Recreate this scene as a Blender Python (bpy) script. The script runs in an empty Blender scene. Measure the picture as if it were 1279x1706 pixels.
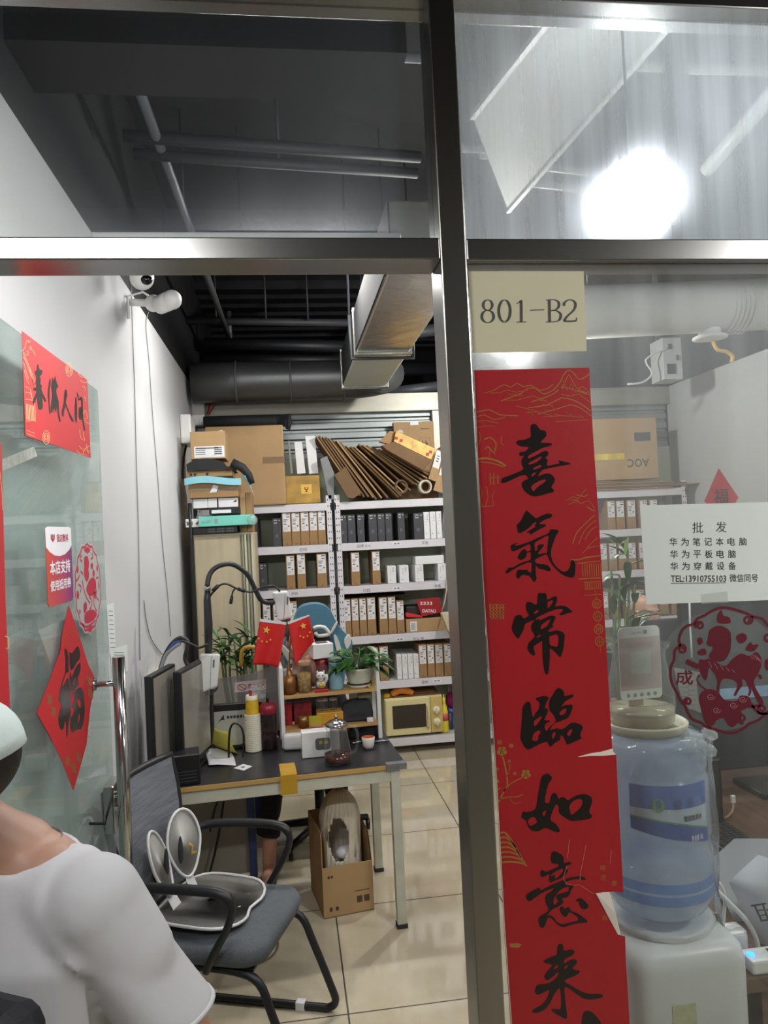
import bpy, bmesh, math, random
from mathutils import Vector, Matrix
from mathutils.geometry import tessellate_polygon
random.seed(7)
SC = bpy.context.scene
COL = SC.collection
PI = math.pi
# ------------------------------------------------------------------ camera
F_PX, H_CAM = 1250.0, 1.83
YAW, PITCH, ROLL = math.atan(162.9/1250), math.atan(24.2/1260.6), math.radians(2.75)
FW = Vector((math.sin(YAW)*math.cos(PITCH), math.cos(YAW)*math.cos(PITCH), math.sin(PITCH)))
R0 = FW.cross(Vector((0, 0, 1))).normalized()
U0 = R0.cross(FW).normalized()
RT = R0*math.cos(ROLL) - U0*math.sin(ROLL)
UP = R0*math.sin(ROLL) + U0*math.cos(ROLL)
EYE = Vector((0, 0, H_CAM))
cam_data = bpy.data.cameras.new('camera')
cam_data.sensor_width = 36.0
cam_data.sensor_fit = 'AUTO'
cam_data.lens = 36.0*F_PX/1706.0
cam_data.clip_start = 0.02
cam = bpy.data.objects.new('camera', cam_data)
COL.objects.link(cam)
cam.matrix_world = Matrix((( RT.x, UP.x, -FW.x, EYE.x), (RT.y, UP.y, -FW.y, EYE.y), (RT.z, UP.z, -FW.z, EYE.z), (0, 0, 0, 1)))
SC.camera = cam
# ------------------------------------------------------------------ colour management, world
SC.view_settings.view_transform = 'Standard'
SC.view_settings.look = 'None'
SC.view_settings.gamma = 1.0
SC.view_settings.use_curve_mapping = False
SC.view_settings.exposure = 0.25
cy = SC.cycles
cy.use_denoising = True
cy.max_bounces = 10
cy.diffuse_bounces = 4
cy.glossy_bounces = 5
cy.transmission_bounces = 8
cy.transparent_max_bounces = 24
cy.sample_clamp_indirect = 6.0
cy.caustics_reflective = False
cy.caustics_refractive = False
W = bpy.data.worlds.new('world')
SC.world = W
W.use_nodes = True
W.node_tree.nodes['Background'].inputs[0].default_value = (0.55, 0.6, 0.68, 1)
W.node_tree.nodes['Background'].inputs[1].default_value = 0.2

def ray(px, py):
    return RT*((px-639.5)/F_PX) - UP*((py-853.0)/F_PX) + FW
def P(px, py, Y):            # the point at depth Y that shows at this pixel
    d = ray(px, py); return EYE + d*(Y/d.y)
def PX(px, py, X):
    d = ray(px, py); return EYE + d*(X/d.x)
def PZ(px, py, Z):
    d = ray(px, py); return EYE + d*((Z-H_CAM)/d.z)
def V(*a): return Vector(a)
def proj(p):
    d = Vector(p)-EYE
    z = d.dot(FW); return (639.5+F_PX*d.dot(RT)/z, 853.0-F_PX*d.dot(UP)/z)

# ------------------------------------------------------------------ lamps of the place and added fill lamps (room lamps carry their own fixtures below)
LAMPS = dict(key=78, flood=30, left=30, front=16, door=13, corridor=17)
def area_light(name, loc, rot, size, power, color=(1, .97, .92), size_y=None, spread=PI):
    l = bpy.data.lights.new(name, 'AREA'); l.energy = power; l.color = color
    l.size = size; l.spread = spread
    if size_y: l.shape = 'RECTANGLE'; l.size_y = size_y
    o = bpy.data.objects.new(name, l); COL.objects.link(o)
    o.location = loc; o.rotation_euler = rot
    return o
def spot_light(name, loc, target, power, angle, blend=.6, r=.06, color=(1, .97, .92)):
    l = bpy.data.lights.new(name, 'SPOT'); l.energy = power; l.color = color
    l.spot_size = angle; l.spot_blend = blend; l.shadow_soft_size = r
    o = bpy.data.objects.new(name, l); COL.objects.link(o); o.location = loc
    o.rotation_euler = (Vector(target)-Vector(loc)).to_track_quat('-Z', 'Y').to_euler()
    return o

def point_light(name, loc, power, r=.07, color=(1, .97, .92)):
    l = bpy.data.lights.new(name, 'POINT'); l.energy = power; l.color = color; l.shadow_soft_size = r
    o = bpy.data.objects.new(name, l); COL.objects.link(o); o.location = loc
    return o
# ------------------------------------------------------------------ materials
def lin(h):
    h = h.lstrip('#')
    out = []
    for i in (0, 2, 4):
        c = int(h[i:i+2], 16)/255.0
        out.append(c/12.92 if c <= .04045 else ((c+.055)/1.055)**2.4)
    return (*out, 1)
MATS = {}
def mat(name, col, rough=.5, metal=0.0, var=.06, scale=12.0, bump=0.0, bscale=None, spec=.5, emit=0.0, trans=0.0, coat=0.0, stretch=None, sheen=0):
    if name in MATS: return MATS[name]
    m = bpy.data.materials.new(name); m.use_nodes = True
    nt = m.node_tree; N = nt.nodes; L = nt.links
    b = N['Principled BSDF']
    c = lin(col) if isinstance(col, str) else (*col[:3], 1)
    b.inputs['Roughness'].default_value = rough
    b.inputs['Metallic'].default_value = metal
    b.inputs['Specular IOR Level'].default_value = spec
    b.inputs['Base Color'].default_value = c
    if coat: b.inputs['Coat Weight'].default_value = coat; b.inputs['Coat Roughness'].default_value = .08
    if sheen: b.inputs['Sheen Weight'].default_value = sheen
    if trans: b.inputs['Transmission Weight'].default_value = trans
    if emit:
        b.inputs['Emission Color'].default_value = c; b.inputs['Emission Strength'].default_value = emit
    tc = N.new('ShaderNodeTexCoord'); src = tc.outputs['Object']
    if stretch:
        mp = N.new('ShaderNodeMapping'); mp.inputs['Scale'].default_value = stretch
        L.new(src, mp.inputs['Vector']); src = mp.outputs['Vector']
    if var:
        n = N.new('ShaderNodeTexNoise'); n.inputs['Scale'].default_value = scale; n.inputs['Detail'].default_value = 5
        L.new(src, n.inputs['Vector'])
        r = N.new('ShaderNodeValToRGB'); r.color_ramp.elements[0].position = .3; r.color_ramp.elements[1].position = .72
        r.color_ramp.elements[0].color = (*[max(0, x*(1-var)) for x in c[:3]], 1)
        r.color_ramp.elements[1].color = (*[min(1, x*(1+var)) for x in c[:3]], 1)
        L.new(n.outputs['Fac'], r.inputs['Fac']); L.new(r.outputs['Color'], b.inputs['Base Color'])
        if emit: L.new(r.outputs['Color'], b.inputs['Emission Color'])
    if bump:
        n2 = N.new('ShaderNodeTexNoise'); n2.inputs['Scale'].default_value = bscale or scale*6; n2.inputs['Detail'].default_value = 3
        L.new(src, n2.inputs['Vector'])
        bp = N.new('ShaderNodeBump'); bp.inputs['Strength'].default_value = bump; bp.inputs['Distance'].default_value = .01
        L.new(n2.outputs['Fac'], bp.inputs['Height']); L.new(bp.outputs['Normal'], b.inputs['Normal'])
    MATS[name] = m
    return m
def node_mat(name):
    m = bpy.data.materials.new(name); m.use_nodes = True
    nt = m.node_tree
    for n in list(nt.nodes):
        if n.type != 'OUTPUT_MATERIAL': nt.nodes.remove(n)
    MATS[name] = m
    return m, nt.nodes, nt.links, nt.nodes['Material Output']
def thin_glass(name, tint=(.95, .97, .96), film=0.05, film_col=(.6, .62, .6), rough=.02, ior=1.45, halo=0.0, halo_rough=.3, streak=None, refl=1.0, film_scale=3.0, fwd=0.0, zramp=None):
    """a clear thin pane or shell: see-through, mirror sheen by angle, plus a film of dust or painted lamp haze that scatters light"""
    m, N, L, out = node_mat(name)
    tr = N.new('ShaderNodeBsdfTransparent'); tr.inputs[0].default_value = (*tint, 1)
    base = tr.outputs[0]
    if film or halo:
        tc = N.new('ShaderNodeTexCoord'); mp = N.new('ShaderNodeMapping')
        mp.inputs['Scale'].default_value = streak or (1, 1, 1)
        L.new(tc.outputs['Object'], mp.inputs['Vector'])
        nz = N.new('ShaderNodeTexNoise'); nz.inputs['Scale'].default_value = film_scale; nz.inputs['Detail'].default_value = 6
        L.new(mp.outputs['Vector'], nz.inputs['Vector'])
        mr = N.new('ShaderNodeMapRange'); mr.inputs[1].default_value = .25; mr.inputs[2].default_value = .8
        mr.inputs[3].default_value = film*.6; mr.inputs[4].default_value = film*1.5
        L.new(nz.outputs['Fac'], mr.inputs[0])
        if zramp:      # lamp haze put into the film, denser high on the pane: (z low, z high, share low, share high)
            sx = N.new('ShaderNodeSeparateXYZ'); L.new(tc.outputs['Object'], sx.inputs[0])
            zr = N.new('ShaderNodeMapRange'); zr.inputs[1].default_value, zr.inputs[2].default_value, zr.inputs[3].default_value, zr.inputs[4].default_value = zramp
            L.new(sx.outputs[2], zr.inputs[0])
            mu = N.new('ShaderNodeMath'); mu.operation = 'MULTIPLY'; L.new(mr.outputs[0], mu.inputs[0]); L.new(zr.outputs[0], mu.inputs[1]); mr = mu
        df = N.new('ShaderNodeBsdfDiffuse'); df.inputs[0].default_value = (*film_col, 1)
        tl = N.new('ShaderNodeBsdfTranslucent'); tl.inputs[0].default_value = (*film_col, 1)
        a = N.new('ShaderNodeMixShader'); a.inputs[0].default_value = .5+fwd
        L.new(df.outputs[0], a.inputs[1]); L.new(tl.outputs[0], a.inputs[2])
        mx = N.new('ShaderNodeMixShader')
        L.new(mr.outputs[0], mx.inputs[0]); L.new(base, mx.inputs[1]); L.new(a.outputs[0], mx.inputs[2])
        base = mx.outputs[0]
        if halo:
            rf = N.new('ShaderNodeBsdfRefraction'); rf.inputs['IOR'].default_value = 1.06; rf.inputs['Roughness'].default_value = 1.0
            rf.inputs[0].default_value = (.95, .97, 1, 1)
            hm = N.new('ShaderNodeMixShader')
            mr2 = N.new('ShaderNodeMapRange'); mr2.inputs[1].default_value = .25; mr2.inputs[2].default_value = .8
            mr2.inputs[3].default_value = halo*.6; mr2.inputs[4].default_value = halo*1.4
            L.new(nz.outputs['Fac'], mr2.inputs[0]); L.new(mr2.outputs[0], hm.inputs[0])
            L.new(base, hm.inputs[1]); L.new(rf.outputs[0], hm.inputs[2]); base = hm.outputs[0]
    gl = N.new('ShaderNodeBsdfGlossy'); gl.inputs['Roughness'].default_value = rough
    fr = N.new('ShaderNodeFresnel')
    ge = N.new('ShaderNodeNewGeometry'); mi = N.new('ShaderNodeMapRange')       # same sheen on both faces of the shell
    mi.inputs[3].default_value = ior; mi.inputs[4].default_value = 1/ior
    L.new(ge.outputs['Backfacing'], mi.inputs[0]); L.new(mi.outputs[0], fr.inputs['IOR'])
    ml = N.new('ShaderNodeMath'); ml.operation = 'MULTIPLY'; ml.inputs[1].default_value = refl
    L.new(fr.outputs[0], ml.inputs[0])
    fm = N.new('ShaderNodeMixShader'); L.new(ml.outputs[0], fm.inputs[0]); L.new(base, fm.inputs[1]); L.new(gl.outputs[0], fm.inputs[2])
    L.new(fm.outputs[0], out.inputs['Surface'])
    return m
def emission(name, col, strength):
    m, N, L, out = node_mat(name)
    e = N.new('ShaderNodeEmission'); e.inputs[0].default_value = lin(col); e.inputs[1].default_value = strength
    L.new(e.outputs[0], out.inputs['Surface']); return m

# ------------------------------------------------------------------ mesh collector
class MB:
    def __init__(s): s.v = []; s.f = []; s.mi = []; s.sm = []
    def add(s, vs, fs, mi=0, sm=False):
        o = len(s.v); s.v += [Vector(v) for v in vs]
        for f in fs:
            s.f.append([i+o for i in f]); s.mi.append(mi); s.sm.append(sm)
        return s
    def hexa(s, c, mi=0):
        return s.add(c, [(0, 3, 2, 1), (4, 5, 6, 7), (0, 1, 5, 4), (1, 2, 6, 5), (2, 3, 7, 6), (3, 0, 4, 7)], mi)
    def box(s, x0, x1, y0, y1, z0, z1, mi=0, M=None):
        c = [V(x0, y0, z0), V(x1, y0, z0), V(x1, y1, z0), V(x0, y1, z0), V(x0, y0, z1), V(x1, y0, z1), V(x1, y1, z1), V(x0, y1, z1)]
        if M is not None: c = [M @ p for p in c]
        return s.hexa(c, mi)
    def bar(s, p0, p1, w, h, mi=0, up=None):
        p0 = Vector(p0); p1 = Vector(p1); d = (p1-p0).normalized()
        u = Vector(up) if up else (V(0, 0, 1) if abs(d.z) < .9 else V(1, 0, 0))
        a = d.cross(u).normalized(); b = a.cross(d).normalized()
        a *= w/2; b *= h/2
        return s.hexa([p0-a-b, p0+a-b, p1+a-b, p1-a-b, p0-a+b, p0+a+b, p1+a+b, p1-a+b], mi)
    def cyl(s, p0, p1, r0, r1=None, n=16, mi=0, cap=True):
        return s.tube([p0, p1], [r0, r0 if r1 is None else r1], n, mi, cap)
    def tube(s, pts, r, n=8, mi=0, cap=True, closed=False):
        pts = [Vector(p) for p in pts]; k = len(pts)
        rs = r if isinstance(r, (list, tuple)) else [r]*k
        vs = []; prev = None
        for i, p in enumerate(pts):
            if closed: d = pts[(i+1) % k]-pts[i-1]
            else: d = (pts[min(i+1, k-1)]-pts[max(i-1, 0)])
            if d.length < 1e-9: d = V(0, 0, 1)
            d.normalize()
            if prev is None:
                u = V(0, 0, 1) if abs(d.z) < .9 else V(1, 0, 0)
                a = d.cross(u).normalized()
            else:
                a = (prev-d*prev.dot(d))
                a = a.normalized() if a.length > 1e-6 else d.cross(V(.3, .5, .8)).normalized()
            prev = a; b = d.cross(a)
            for j in range(n):
                t = 2*PI*j/n
                vs.append(p+(a*math.cos(t)+b*math.sin(t))*rs[i])
        fs = []
        for i in range(k if closed else k-1):
            i2 = (i+1) % k
            for j in range(n):
                fs.append((i*n+j, i*n+(j+1) % n, i2*n+(j+1) % n, i2*n+j))
        s.add(vs, fs, mi, True)
        if cap and not closed:
            s.add(vs[:n], [tuple(range(n-1, -1, -1))], mi); s.add(vs[-n:], [tuple(range(n))], mi)
        return s
    def lathe(s, prof, c=(0, 0, 0), n=24, mi=0, M=None, cap=False):
        vs = []; c = Vector(c)
        for r, z in prof:
            for j in range(n):
                t = 2*PI*j/n; p = V(r*math.cos(t), r*math.sin(t), z)
                if M is not None: p = M @ p
                vs.append(p+c)
        fs = [(i*n+j, i*n+(j+1) % n, (i+1)*n+(j+1) % n, (i+1)*n+j) for i in range(len(prof)-1) for j in range(n)]
        s.add(vs, fs, mi, True)
        if cap:
            s.add(vs[:n], [tuple(range(n-1, -1, -1))], mi); s.add(vs[-n:], [tuple(range(n))], mi)
        return s
    def ball(s, c, r, n=16, m=10, mi=0, M=None):
        r = (r, r, r) if isinstance(r, (int, float)) else r
        c = Vector(c); vs = []; fs = []
        for i in range(m+1):
            a = PI*i/m
            for j in range(n):
                t = 2*PI*j/n
                p = V(r[0]*math.sin(a)*math.cos(t), r[1]*math.sin(a)*math.sin(t), -r[2]*math.cos(a))
                if M is not None: p = M @ p
                vs.append(p+c)
        for i in range(m):
            for j in range(n):
                fs.append((i*n+j, i*n+(j+1) % n, (i+1)*n+(j+1) % n, (i+1)*n+j))
        return s.add(vs, fs, mi, True)
    def grid(s, fn, nu, nv, mi=0, sm=True):
        vs = [fn(i/nu, j/nv) for j in range(nv+1) for i in range(nu+1)]
        fs = [(j*(nu+1)+i, j*(nu+1)+i+1, (j+1)*(nu+1)+i+1, (j+1)*(nu+1)+i) for j in range(nv) for i in range(nu)]
        return s.add(vs, fs, mi, sm)
    def loft(s, rings, mi=0, cap=True, sm=True):
        n = len(rings[0]); vs = [Vector(p) for r in rings for p in r]
        fs = [(i*n+j, i*n+(j+1) % n, (i+1)*n+(j+1) % n, (i+1)*n+j) for i in range(len(rings)-1) for j in range(n)]
        s.add(vs, fs, mi, sm)
        if cap:
            s.add(vs[:n], [tuple(range(n-1, -1, -1))], mi, sm); s.add(vs[-n:], [tuple(range(n))], mi, sm)
        return s
    def plate(s, loops, fn, t=.0006, mi=0):
        """flat outline with holes (2D loops); fn(u,v,w) gives the 3D point, w = 0 back .. t front"""
        L = [[Vector((p[0], p[1], 0)) for p in l] for l in loops]
        tri = tessellate_polygon(L); flat = [p for l in L for p in l]
        front = [fn(p.x, p.y, t) for p in flat]; k = len(flat)
        s.add(front, [tuple(x) for x in tri], mi)
        back = [fn(p.x, p.y, 0) for p in flat]
        vs = front+back; fs = []; o = 0
        for l in L:
            n = len(l)
            for j in range(n): fs.append((o+j, o+(j+1) % n, k+o+(j+1) % n, k+o+j))
            o += n
        s.add(vs, fs, mi)
        return s
    def ribbon(s, pts, w, fn, off=.0009, mi=0):
        """a printed line on a surface: pts in 2D, fn(u,v,w) as in plate, w = line width in the same 2D units"""
        pts = [Vector((p[0], p[1])) for p in pts]; k = len(pts); a = []; b = []
        for i, p in enumerate(pts):
            d = pts[min(i+1, k-1)]-pts[max(i-1, 0)]
            if d.length < 1e-9: d = Vector((1, 0))
            d.normalize(); n = Vector((-d.y, d.x))*w/2
            a.append(fn(p.x+n.x, p.y+n.y, off)); b.append(fn(p.x-n.x, p.y-n.y, off))
        s.add(a+b, [(i, i+1, k+i+1, k+i) for i in range(k-1)], mi)
        return s
    def mesh(s, name, mats):
        me = bpy.data.meshes.new(name)
        me.from_pydata([tuple(v) for v in s.v], [], s.f)
        for m in mats: me.materials.append(m)
        me.polygons.foreach_set('material_index', s.mi)
        me.polygons.foreach_set('use_smooth', s.sm)
        bm = bmesh.new(); bm.from_mesh(me)
        bmesh.ops.remove_doubles(bm, verts=bm.verts, dist=1e-5)
        bmesh.ops.recalc_face_normals(bm, faces=bm.faces)
        bm.to_mesh(me); bm.free(); me.update()
        return me
    def build(s, name, mats, parent=None, bevel=0, seg=2, world=True, subsurf=0, label=None, loc=None):
        """one mesh object; points given in world space unless world=False (then in the parent's own frame)"""
        if not isinstance(mats, (list, tuple)): mats = [mats]
        if world and parent is not None:
            Mi = WM(parent).inverted(); s.v = [Mi @ v for v in s.v]
        org = None
        if parent is None and world:
            if loc is None:
                lo = [min(v[i] for v in s.v) for i in range(3)]; hi = [max(v[i] for v in s.v) for i in range(3)]
                loc = V((lo[0]+hi[0])/2, (lo[1]+hi[1])/2, lo[2])
            org = Vector(loc); s.v = [v-org for v in s.v]
        o = bpy.data.objects.new(name, s.mesh(name, mats)); COL.objects.link(o)
        if org is not None: o.location = org
        if parent is not None: o.parent = parent
        if bevel:
            b = o.modifiers.new('bevel', 'BEVEL'); b.width = bevel; b.segments = seg; b.limit_method = 'ANGLE'; b.angle_limit = math.radians(35)
            b.harden_normals = False
        if subsurf:
            b = o.modifiers.new('smooth', 'SUBSURF'); b.levels = subsurf; b.render_levels = subsurf
        if label: o['label'] = label
        return o
def WM(o):
    m = Matrix.LocRotScale(o.location, o.rotation_euler, o.scale)
    return WM(o.parent) @ m if o.parent else m
def tag(o, label, cat, group=None, kind=None):
    if label: o['label'] = label
    if cat: o['category'] = cat
    if group: o['group'] = group
    if kind: o['kind'] = kind
    return o
def thing(name, label, cat, loc=(0, 0, 0), rz=0, group=None):
    o = bpy.data.objects.new(name, None); COL.objects.link(o)
    o.empty_display_size = .05
    o.location = Vector(loc); o.rotation_euler = (0, 0, rz)
    return tag(o, label, cat, group)
def solo(mb, name, mats, label, cat, group=None, bevel=0, **k):
    return tag(mb.build(name, mats, None, bevel, **k), label, cat, group)
def struct(name, mb, m, bevel=0, parent=None):
    o = mb.build(name, m, parent, bevel)
    if parent is None: o['kind'] = 'structure'
    return o
def copy_tree(o, parent=None):
    c = o.copy(); COL.objects.link(c); c.parent = parent
    for ch in list(o.children): copy_tree(ch, c)
    return c
def smooth(pts, k=3, closed=True):
    pts = [Vector(p) for p in pts]; n = len(pts); out = []
    rng = range(n) if closed else range(n-1)
    for i in rng:
        g = (lambda j: pts[j % n]) if closed else (lambda j: pts[max(0, min(n-1, j))])
        p0, p1, p2, p3 = g(i-1), g(i), g(i+1), g(i+2)
        for j in range(k):
            t = j/k
            out.append(.5*((2*p1)+(p2-p0)*t+(2*p0-5*p1+4*p2-p3)*t*t+(3*p1-p0-3*p2+p3)*t**3))
    if not closed: out.append(pts[-1])
    return out
def circle2(cx, cy, rx, ry=None, n=24, a0=0):
    ry = rx if ry is None else ry
    return [(cx+rx*math.cos(a0+2*PI*i/n), cy+ry*math.sin(a0+2*PI*i/n)) for i in range(n)]
def rrect(x0, x1, y0, y1, r, n=5):
    out = []
    for cx, cy, a in ((x1-r, y1-r, 0), (x0+r, y1-r, PI/2), (x0+r, y0+r, PI), (x1-r, y0+r, 1.5*PI)):
        for i in range(n+1):
            t = a+PI/2*i/n; out.append((cx+r*math.cos(t), cy+r*math.sin(t)))
    return out
_T = {}
def text_poly(s, res=2):
    if (s, res) not in _T:
        cu = bpy.data.curves.new('lettering', 'FONT'); cu.body = s; cu.resolution_u = res
        o = bpy.data.objects.new('lettering', cu); COL.objects.link(o)
        dg = bpy.context.evaluated_depsgraph_get()
        me = bpy.data.meshes.new_from_object(o.evaluated_get(dg))
        _T[(s, res)] = ([v.co.copy() for v in me.vertices], [list(p.vertices) for p in me.polygons])
        bpy.data.objects.remove(o); bpy.data.curves.remove(cu); bpy.data.meshes.remove(me)
    return _T[(s, res)]
def text(mb, s, fn, x0, y0, w=None, h=.1, mi=0, off=.0009, mirror=False, align='L', bold=0, res=2, slant=0):
    """lettering as flat print: box of width w and height h (2D units of fn) from its lower-left corner x0,y0"""
    vs, fs = text_poly(s, res)
    lx = min(v.x for v in vs); hx = max(v.x for v in vs); ly = min(v.y for v in vs); hy = max(v.y for v in vs)
    sy = h/(hy-ly); sx = sy if w is None else w/(hx-lx); ww = (hx-lx)*sx
    if align == 'C': x0 -= ww/2
    outs = [(0, 0)] if not bold else [(0, 0), (bold, 0), (0, bold), (bold, bold)]
    for k, (bx, by) in enumerate(outs):
        pv = []
        for v in vs:
            u = (v.x-lx)*sx; y = (v.y-ly)*sy
            if mirror: u = ww-u
            pv.append(fn(x0+u+bx+slant*y, y0+y+by, off+k*.00002))
        mb.add(pv, fs, mi)
    return mb
def plane_y(Y, sgn=-1):      # picture coordinates -> the upright plane at depth Y, w toward the viewer
    def fn(u, v, w): return P(u, v, Y)+V(0, sgn*w, 0)
    return fn
def frame(o, u, v, n):
    o, u, v, n = map(Vector, (o, u, v, n))
    return lambda a, b, w: o+u*a+v*b+n*w
# ================================================================== the setting
XL, XR, YB, YF = -.72, 3.5, 6.46, 1.5
ZW = 3.06
M_white = mat('wall_paint', '#c0c1c2', .85, var=.03, scale=2.0, bump=.05, bscale=40)
M_black = mat('black_paint', '#0a0b0d', .8, var=.3, scale=3)
M_ceil = mat('black_ceiling', '#0a0b0e', .85, var=.35, scale=2.5, bump=.3, bscale=12)
M_steel = mat('brushed_steel', '#94928c', .30, 1.0, var=.10, scale=9, stretch=(1, 1, .06))
M_steel_h = mat('brushed_steel_bar', '#929290', .27, 1.0, var=.12, scale=9, stretch=(.06, 1, 1))
M_dark = mat('void_dark', '#0c0d0f', .9, var=.2)
M_green = mat('pale_green_wall', '#c6cdb9', .8, var=.06, scale=1.5)
M_conc = mat('corridor_paint', '#b9b8b4', .8, var=.08, scale=1.5)

def floor_mat():
    m, N, L, out = node_mat('polished_tile')
    b = N.new('ShaderNodeBsdfPrincipled'); L.new(b.outputs[0], out.inputs[0])
    tc = N.new('ShaderNodeTexCoord'); sp = N.new('ShaderNodeSeparateXYZ'); L.new(tc.outputs['Object'], sp.inputs[0])
    def edge(sock, off):
        a = N.new('ShaderNodeMath'); a.operation = 'ADD'; a.inputs[1].default_value = -off+80; L.new(sock, a.inputs[0])
        d = N.new('ShaderNodeMath'); d.operation = 'DIVIDE'; d.inputs[1].default_value = .8; L.new(a.outputs[0], d.inputs[0])
        f = N.new('ShaderNodeMath'); f.operation = 'PINGPONG'; f.inputs[1].default_value = .5; L.new(d.outputs[0], f.inputs[0])
        return f.outputs[0], d.outputs[0]
    ex, ix = edge(sp.outputs[0], .147); ey, iy = edge(sp.outputs[1], 2.87)
    mn = N.new('ShaderNodeMath'); mn.operation = 'MINIMUM'; L.new(ex, mn.inputs[0]); L.new(ey, mn.inputs[1])
    gt = N.new('ShaderNodeMath'); gt.operation = 'LESS_THAN'; gt.inputs[1].default_value = .0042; L.new(mn.outputs[0], gt.inputs[0])
    nz = N.new('ShaderNodeTexNoise'); nz.inputs['Scale'].default_value = 3.5; nz.inputs['Detail'].default_value = 7; nz.inputs['Roughness'].default_value = .65
    mp = N.new('ShaderNodeMapping'); mp.inputs['Scale'].default_value = (1, .35, 1); mp.inputs['Rotation'].default_value = (0, 0, .5)
    L.new(tc.outputs['Object'], mp.inputs[0]); L.new(mp.outputs[0], nz.inputs['Vector'])
    cr = N.new('ShaderNodeValToRGB'); L.new(nz.outputs['Fac'], cr.inputs[0])
    cr.color_ramp.elements[0].color = lin('#c0b398'); cr.color_ramp.elements[1].color = lin('#d2c8b1')
    cr.color_ramp.elements[0].position = .3; cr.color_ramp.elements[1].position = .7
    mx = N.new('ShaderNodeMix'); mx.data_type = 'RGBA'; L.new(gt.outputs[0], mx.inputs[0]); L.new(cr.outputs[0], mx.inputs[6]); mx.inputs[7].default_value = lin('#4a4235')
    L.new(mx.outputs[2], b.inputs['Base Color'])
    rr = N.new('ShaderNodeMapRange'); rr.inputs[3].default_value = .06; rr.inputs[4].default_value = .7; L.new(gt.outputs[0], rr.inputs[0]); L.new(rr.outputs[0], b.inputs['Roughness'])
    b.inputs['Coat Weight'].default_value = .5; b.inputs['Coat Roughness'].default_value = .05
    # slight waviness of polished stone
    n2 = N.new('ShaderNodeTexNoise'); n2.inputs['Scale'].default_value = 2.2; L.new(tc.outputs['Object'], n2.inputs['Vector'])
    bp = N.new('ShaderNodeBump'); bp.inputs['Strength'].default_value = .05; bp.inputs['Distance'].default_value = .02
    L.new(n2.outputs['Fac'], bp.inputs['Height']); L.new(bp.outputs[0], b.inputs['Normal'])
    return m
o = MB().box(-3, 5, -2.2, 9.5, -.1, 0).build('floor', floor_mat(), loc=(0, 0, 0)); o['kind'] = 'structure'
struct('wall_left', MB().box(XL-.12, XL, 1.6, YB, 0, ZW), M_white)
struct('trim_1', MB().box(XL-.12, XL-.001, 1.6, 9.5, ZW, 4.2), M_black)
struct('wall_right', MB().box(XR, XR+.12, 1.6, YB, 0, 2.98), M_white)
struct('trim_2', MB().box(XR+.001, XR+.12, 1.6, 9.5, 2.98, 4.2), M_black)
struct('wall_back', MB().box(XL-.12, XR+.12, YB, YB+.1, 0, 2.44), M_green)
# the upper part of the back partition: ribbed grey metal under a steel beam
rib = MB()
zz = 2.44
while zz < 2.80:
    rib.box(XL, XR, YB+.02, YB+.08, zz, zz+.055); rib.box(XL, XR, YB+.045, YB+.08, zz+.055, zz+.085); zz += .085
struct('wall_back_upper', rib, mat('ribbed_metal', '#8d9494', .45, .5, var=.1, scale=4, stretch=(.2, 1, 1)), .006)
struct('trim_3', MB().box(XL-.12, XR+.12, YB-.06, YB+.1, 2.82, 2.98), mat('beam_metal', '#a9a79c', .5, .6, var=.2, scale=3, stretch=(.4, 1, 1)), .006)
struct('trim_4', MB().box(1.30, 1.40, YB-.05, YB+.02, 2.0, 2.82), mat('pale_steel', '#c4c2b8', .5, .3, var=.1), .004)
struct('ceiling', MB().box(-3, 6, -2.2, 9.6, 4.1, 4.2), M_ceil)
struct('wall_far', MB().box(-3, 6, 9.5, 9.6, 0, 4.2), M_dark)
# corridor behind the photographer
struct('wall_corridor', MB().box(-3, 5, -2.3, -2.2, 0, 4.2), M_conc)
struct('wall_corridor_left', MB().box(-3.1, -3, -2.3, 1.56, 0, 4.2), M_conc)
struct('wall_corridor_right', MB().box(5, 5.1, -2.3, 1.56, 0, 4.2), M_conc)
struct('wall_front_left', MB().box(-3, -.80, YF, 1.6, 0, 4.2), M_white)
struct('wall_front_top', MB().box(-.80, 5, YF+.02, 1.6, 2.93+.16, 4.2), M_black)
# shopfront frame in brushed steel: every tube of it is a member of its own
ff = [('trim_5', (.338, .393, YF, 1.60, 0, 3.0), 0), ('trim_6', (-.78, .338, YF, 1.595, 2.373, 2.418), 1), ('trim_7', (.393, 2.3, YF, 1.595, 2.370, 2.416), 1),
      ('trim_8', (-.80, -.735, YF, 1.6, 0, 3.09), 0), ('trim_9', (-.735, 2.3, YF, 1.59, 2.926, 3.09), 1), ('trim_10', (2.3, 2.36, YF, 1.6, 0, 3.09), 0), ('trim_11', (.393, 2.3, YF, 1.59, .0, .10), 1)]
for n, b, h in ff:
    struct(n, MB().box(*b), M_steel_h if h else M_steel, .003)
# panes
M_pane = thin_glass('dusty_pane', film=.19, film_col=(.62, .66, .68), streak=(9, 1, .35), film_scale=3, halo=.17, halo_rough=.34, fwd=.15)
M_pane_l = thin_glass('dusty_pane_dark', film=.014, film_col=(.6, .64, .7), streak=(3, 1, .6), film_scale=1.5, halo=.05, halo_rough=.3)
M_pane_low = thin_glass('shop_pane', film=.13, film_col=(.66, .68, .68), streak=(6, 1, .5), film_scale=2.5, halo=.03, zramp=(1.1, 2.1, .2, 1.0))
struct('window_1', MB().box(-.735, .338, 1.545, 1.553, 2.418, 2.926), M_pane_l)
struct('window_2', MB().box(.393, 2.3, 1.545, 1.553, 2.416, 2.926), M_pane)
struct('window_3', MB().box(.393, 2.3, 1.518, 1.526, .10, 2.370), M_pane_low)
YG = 1.518      # front face of the shop pane: papers are stuck on it

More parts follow.
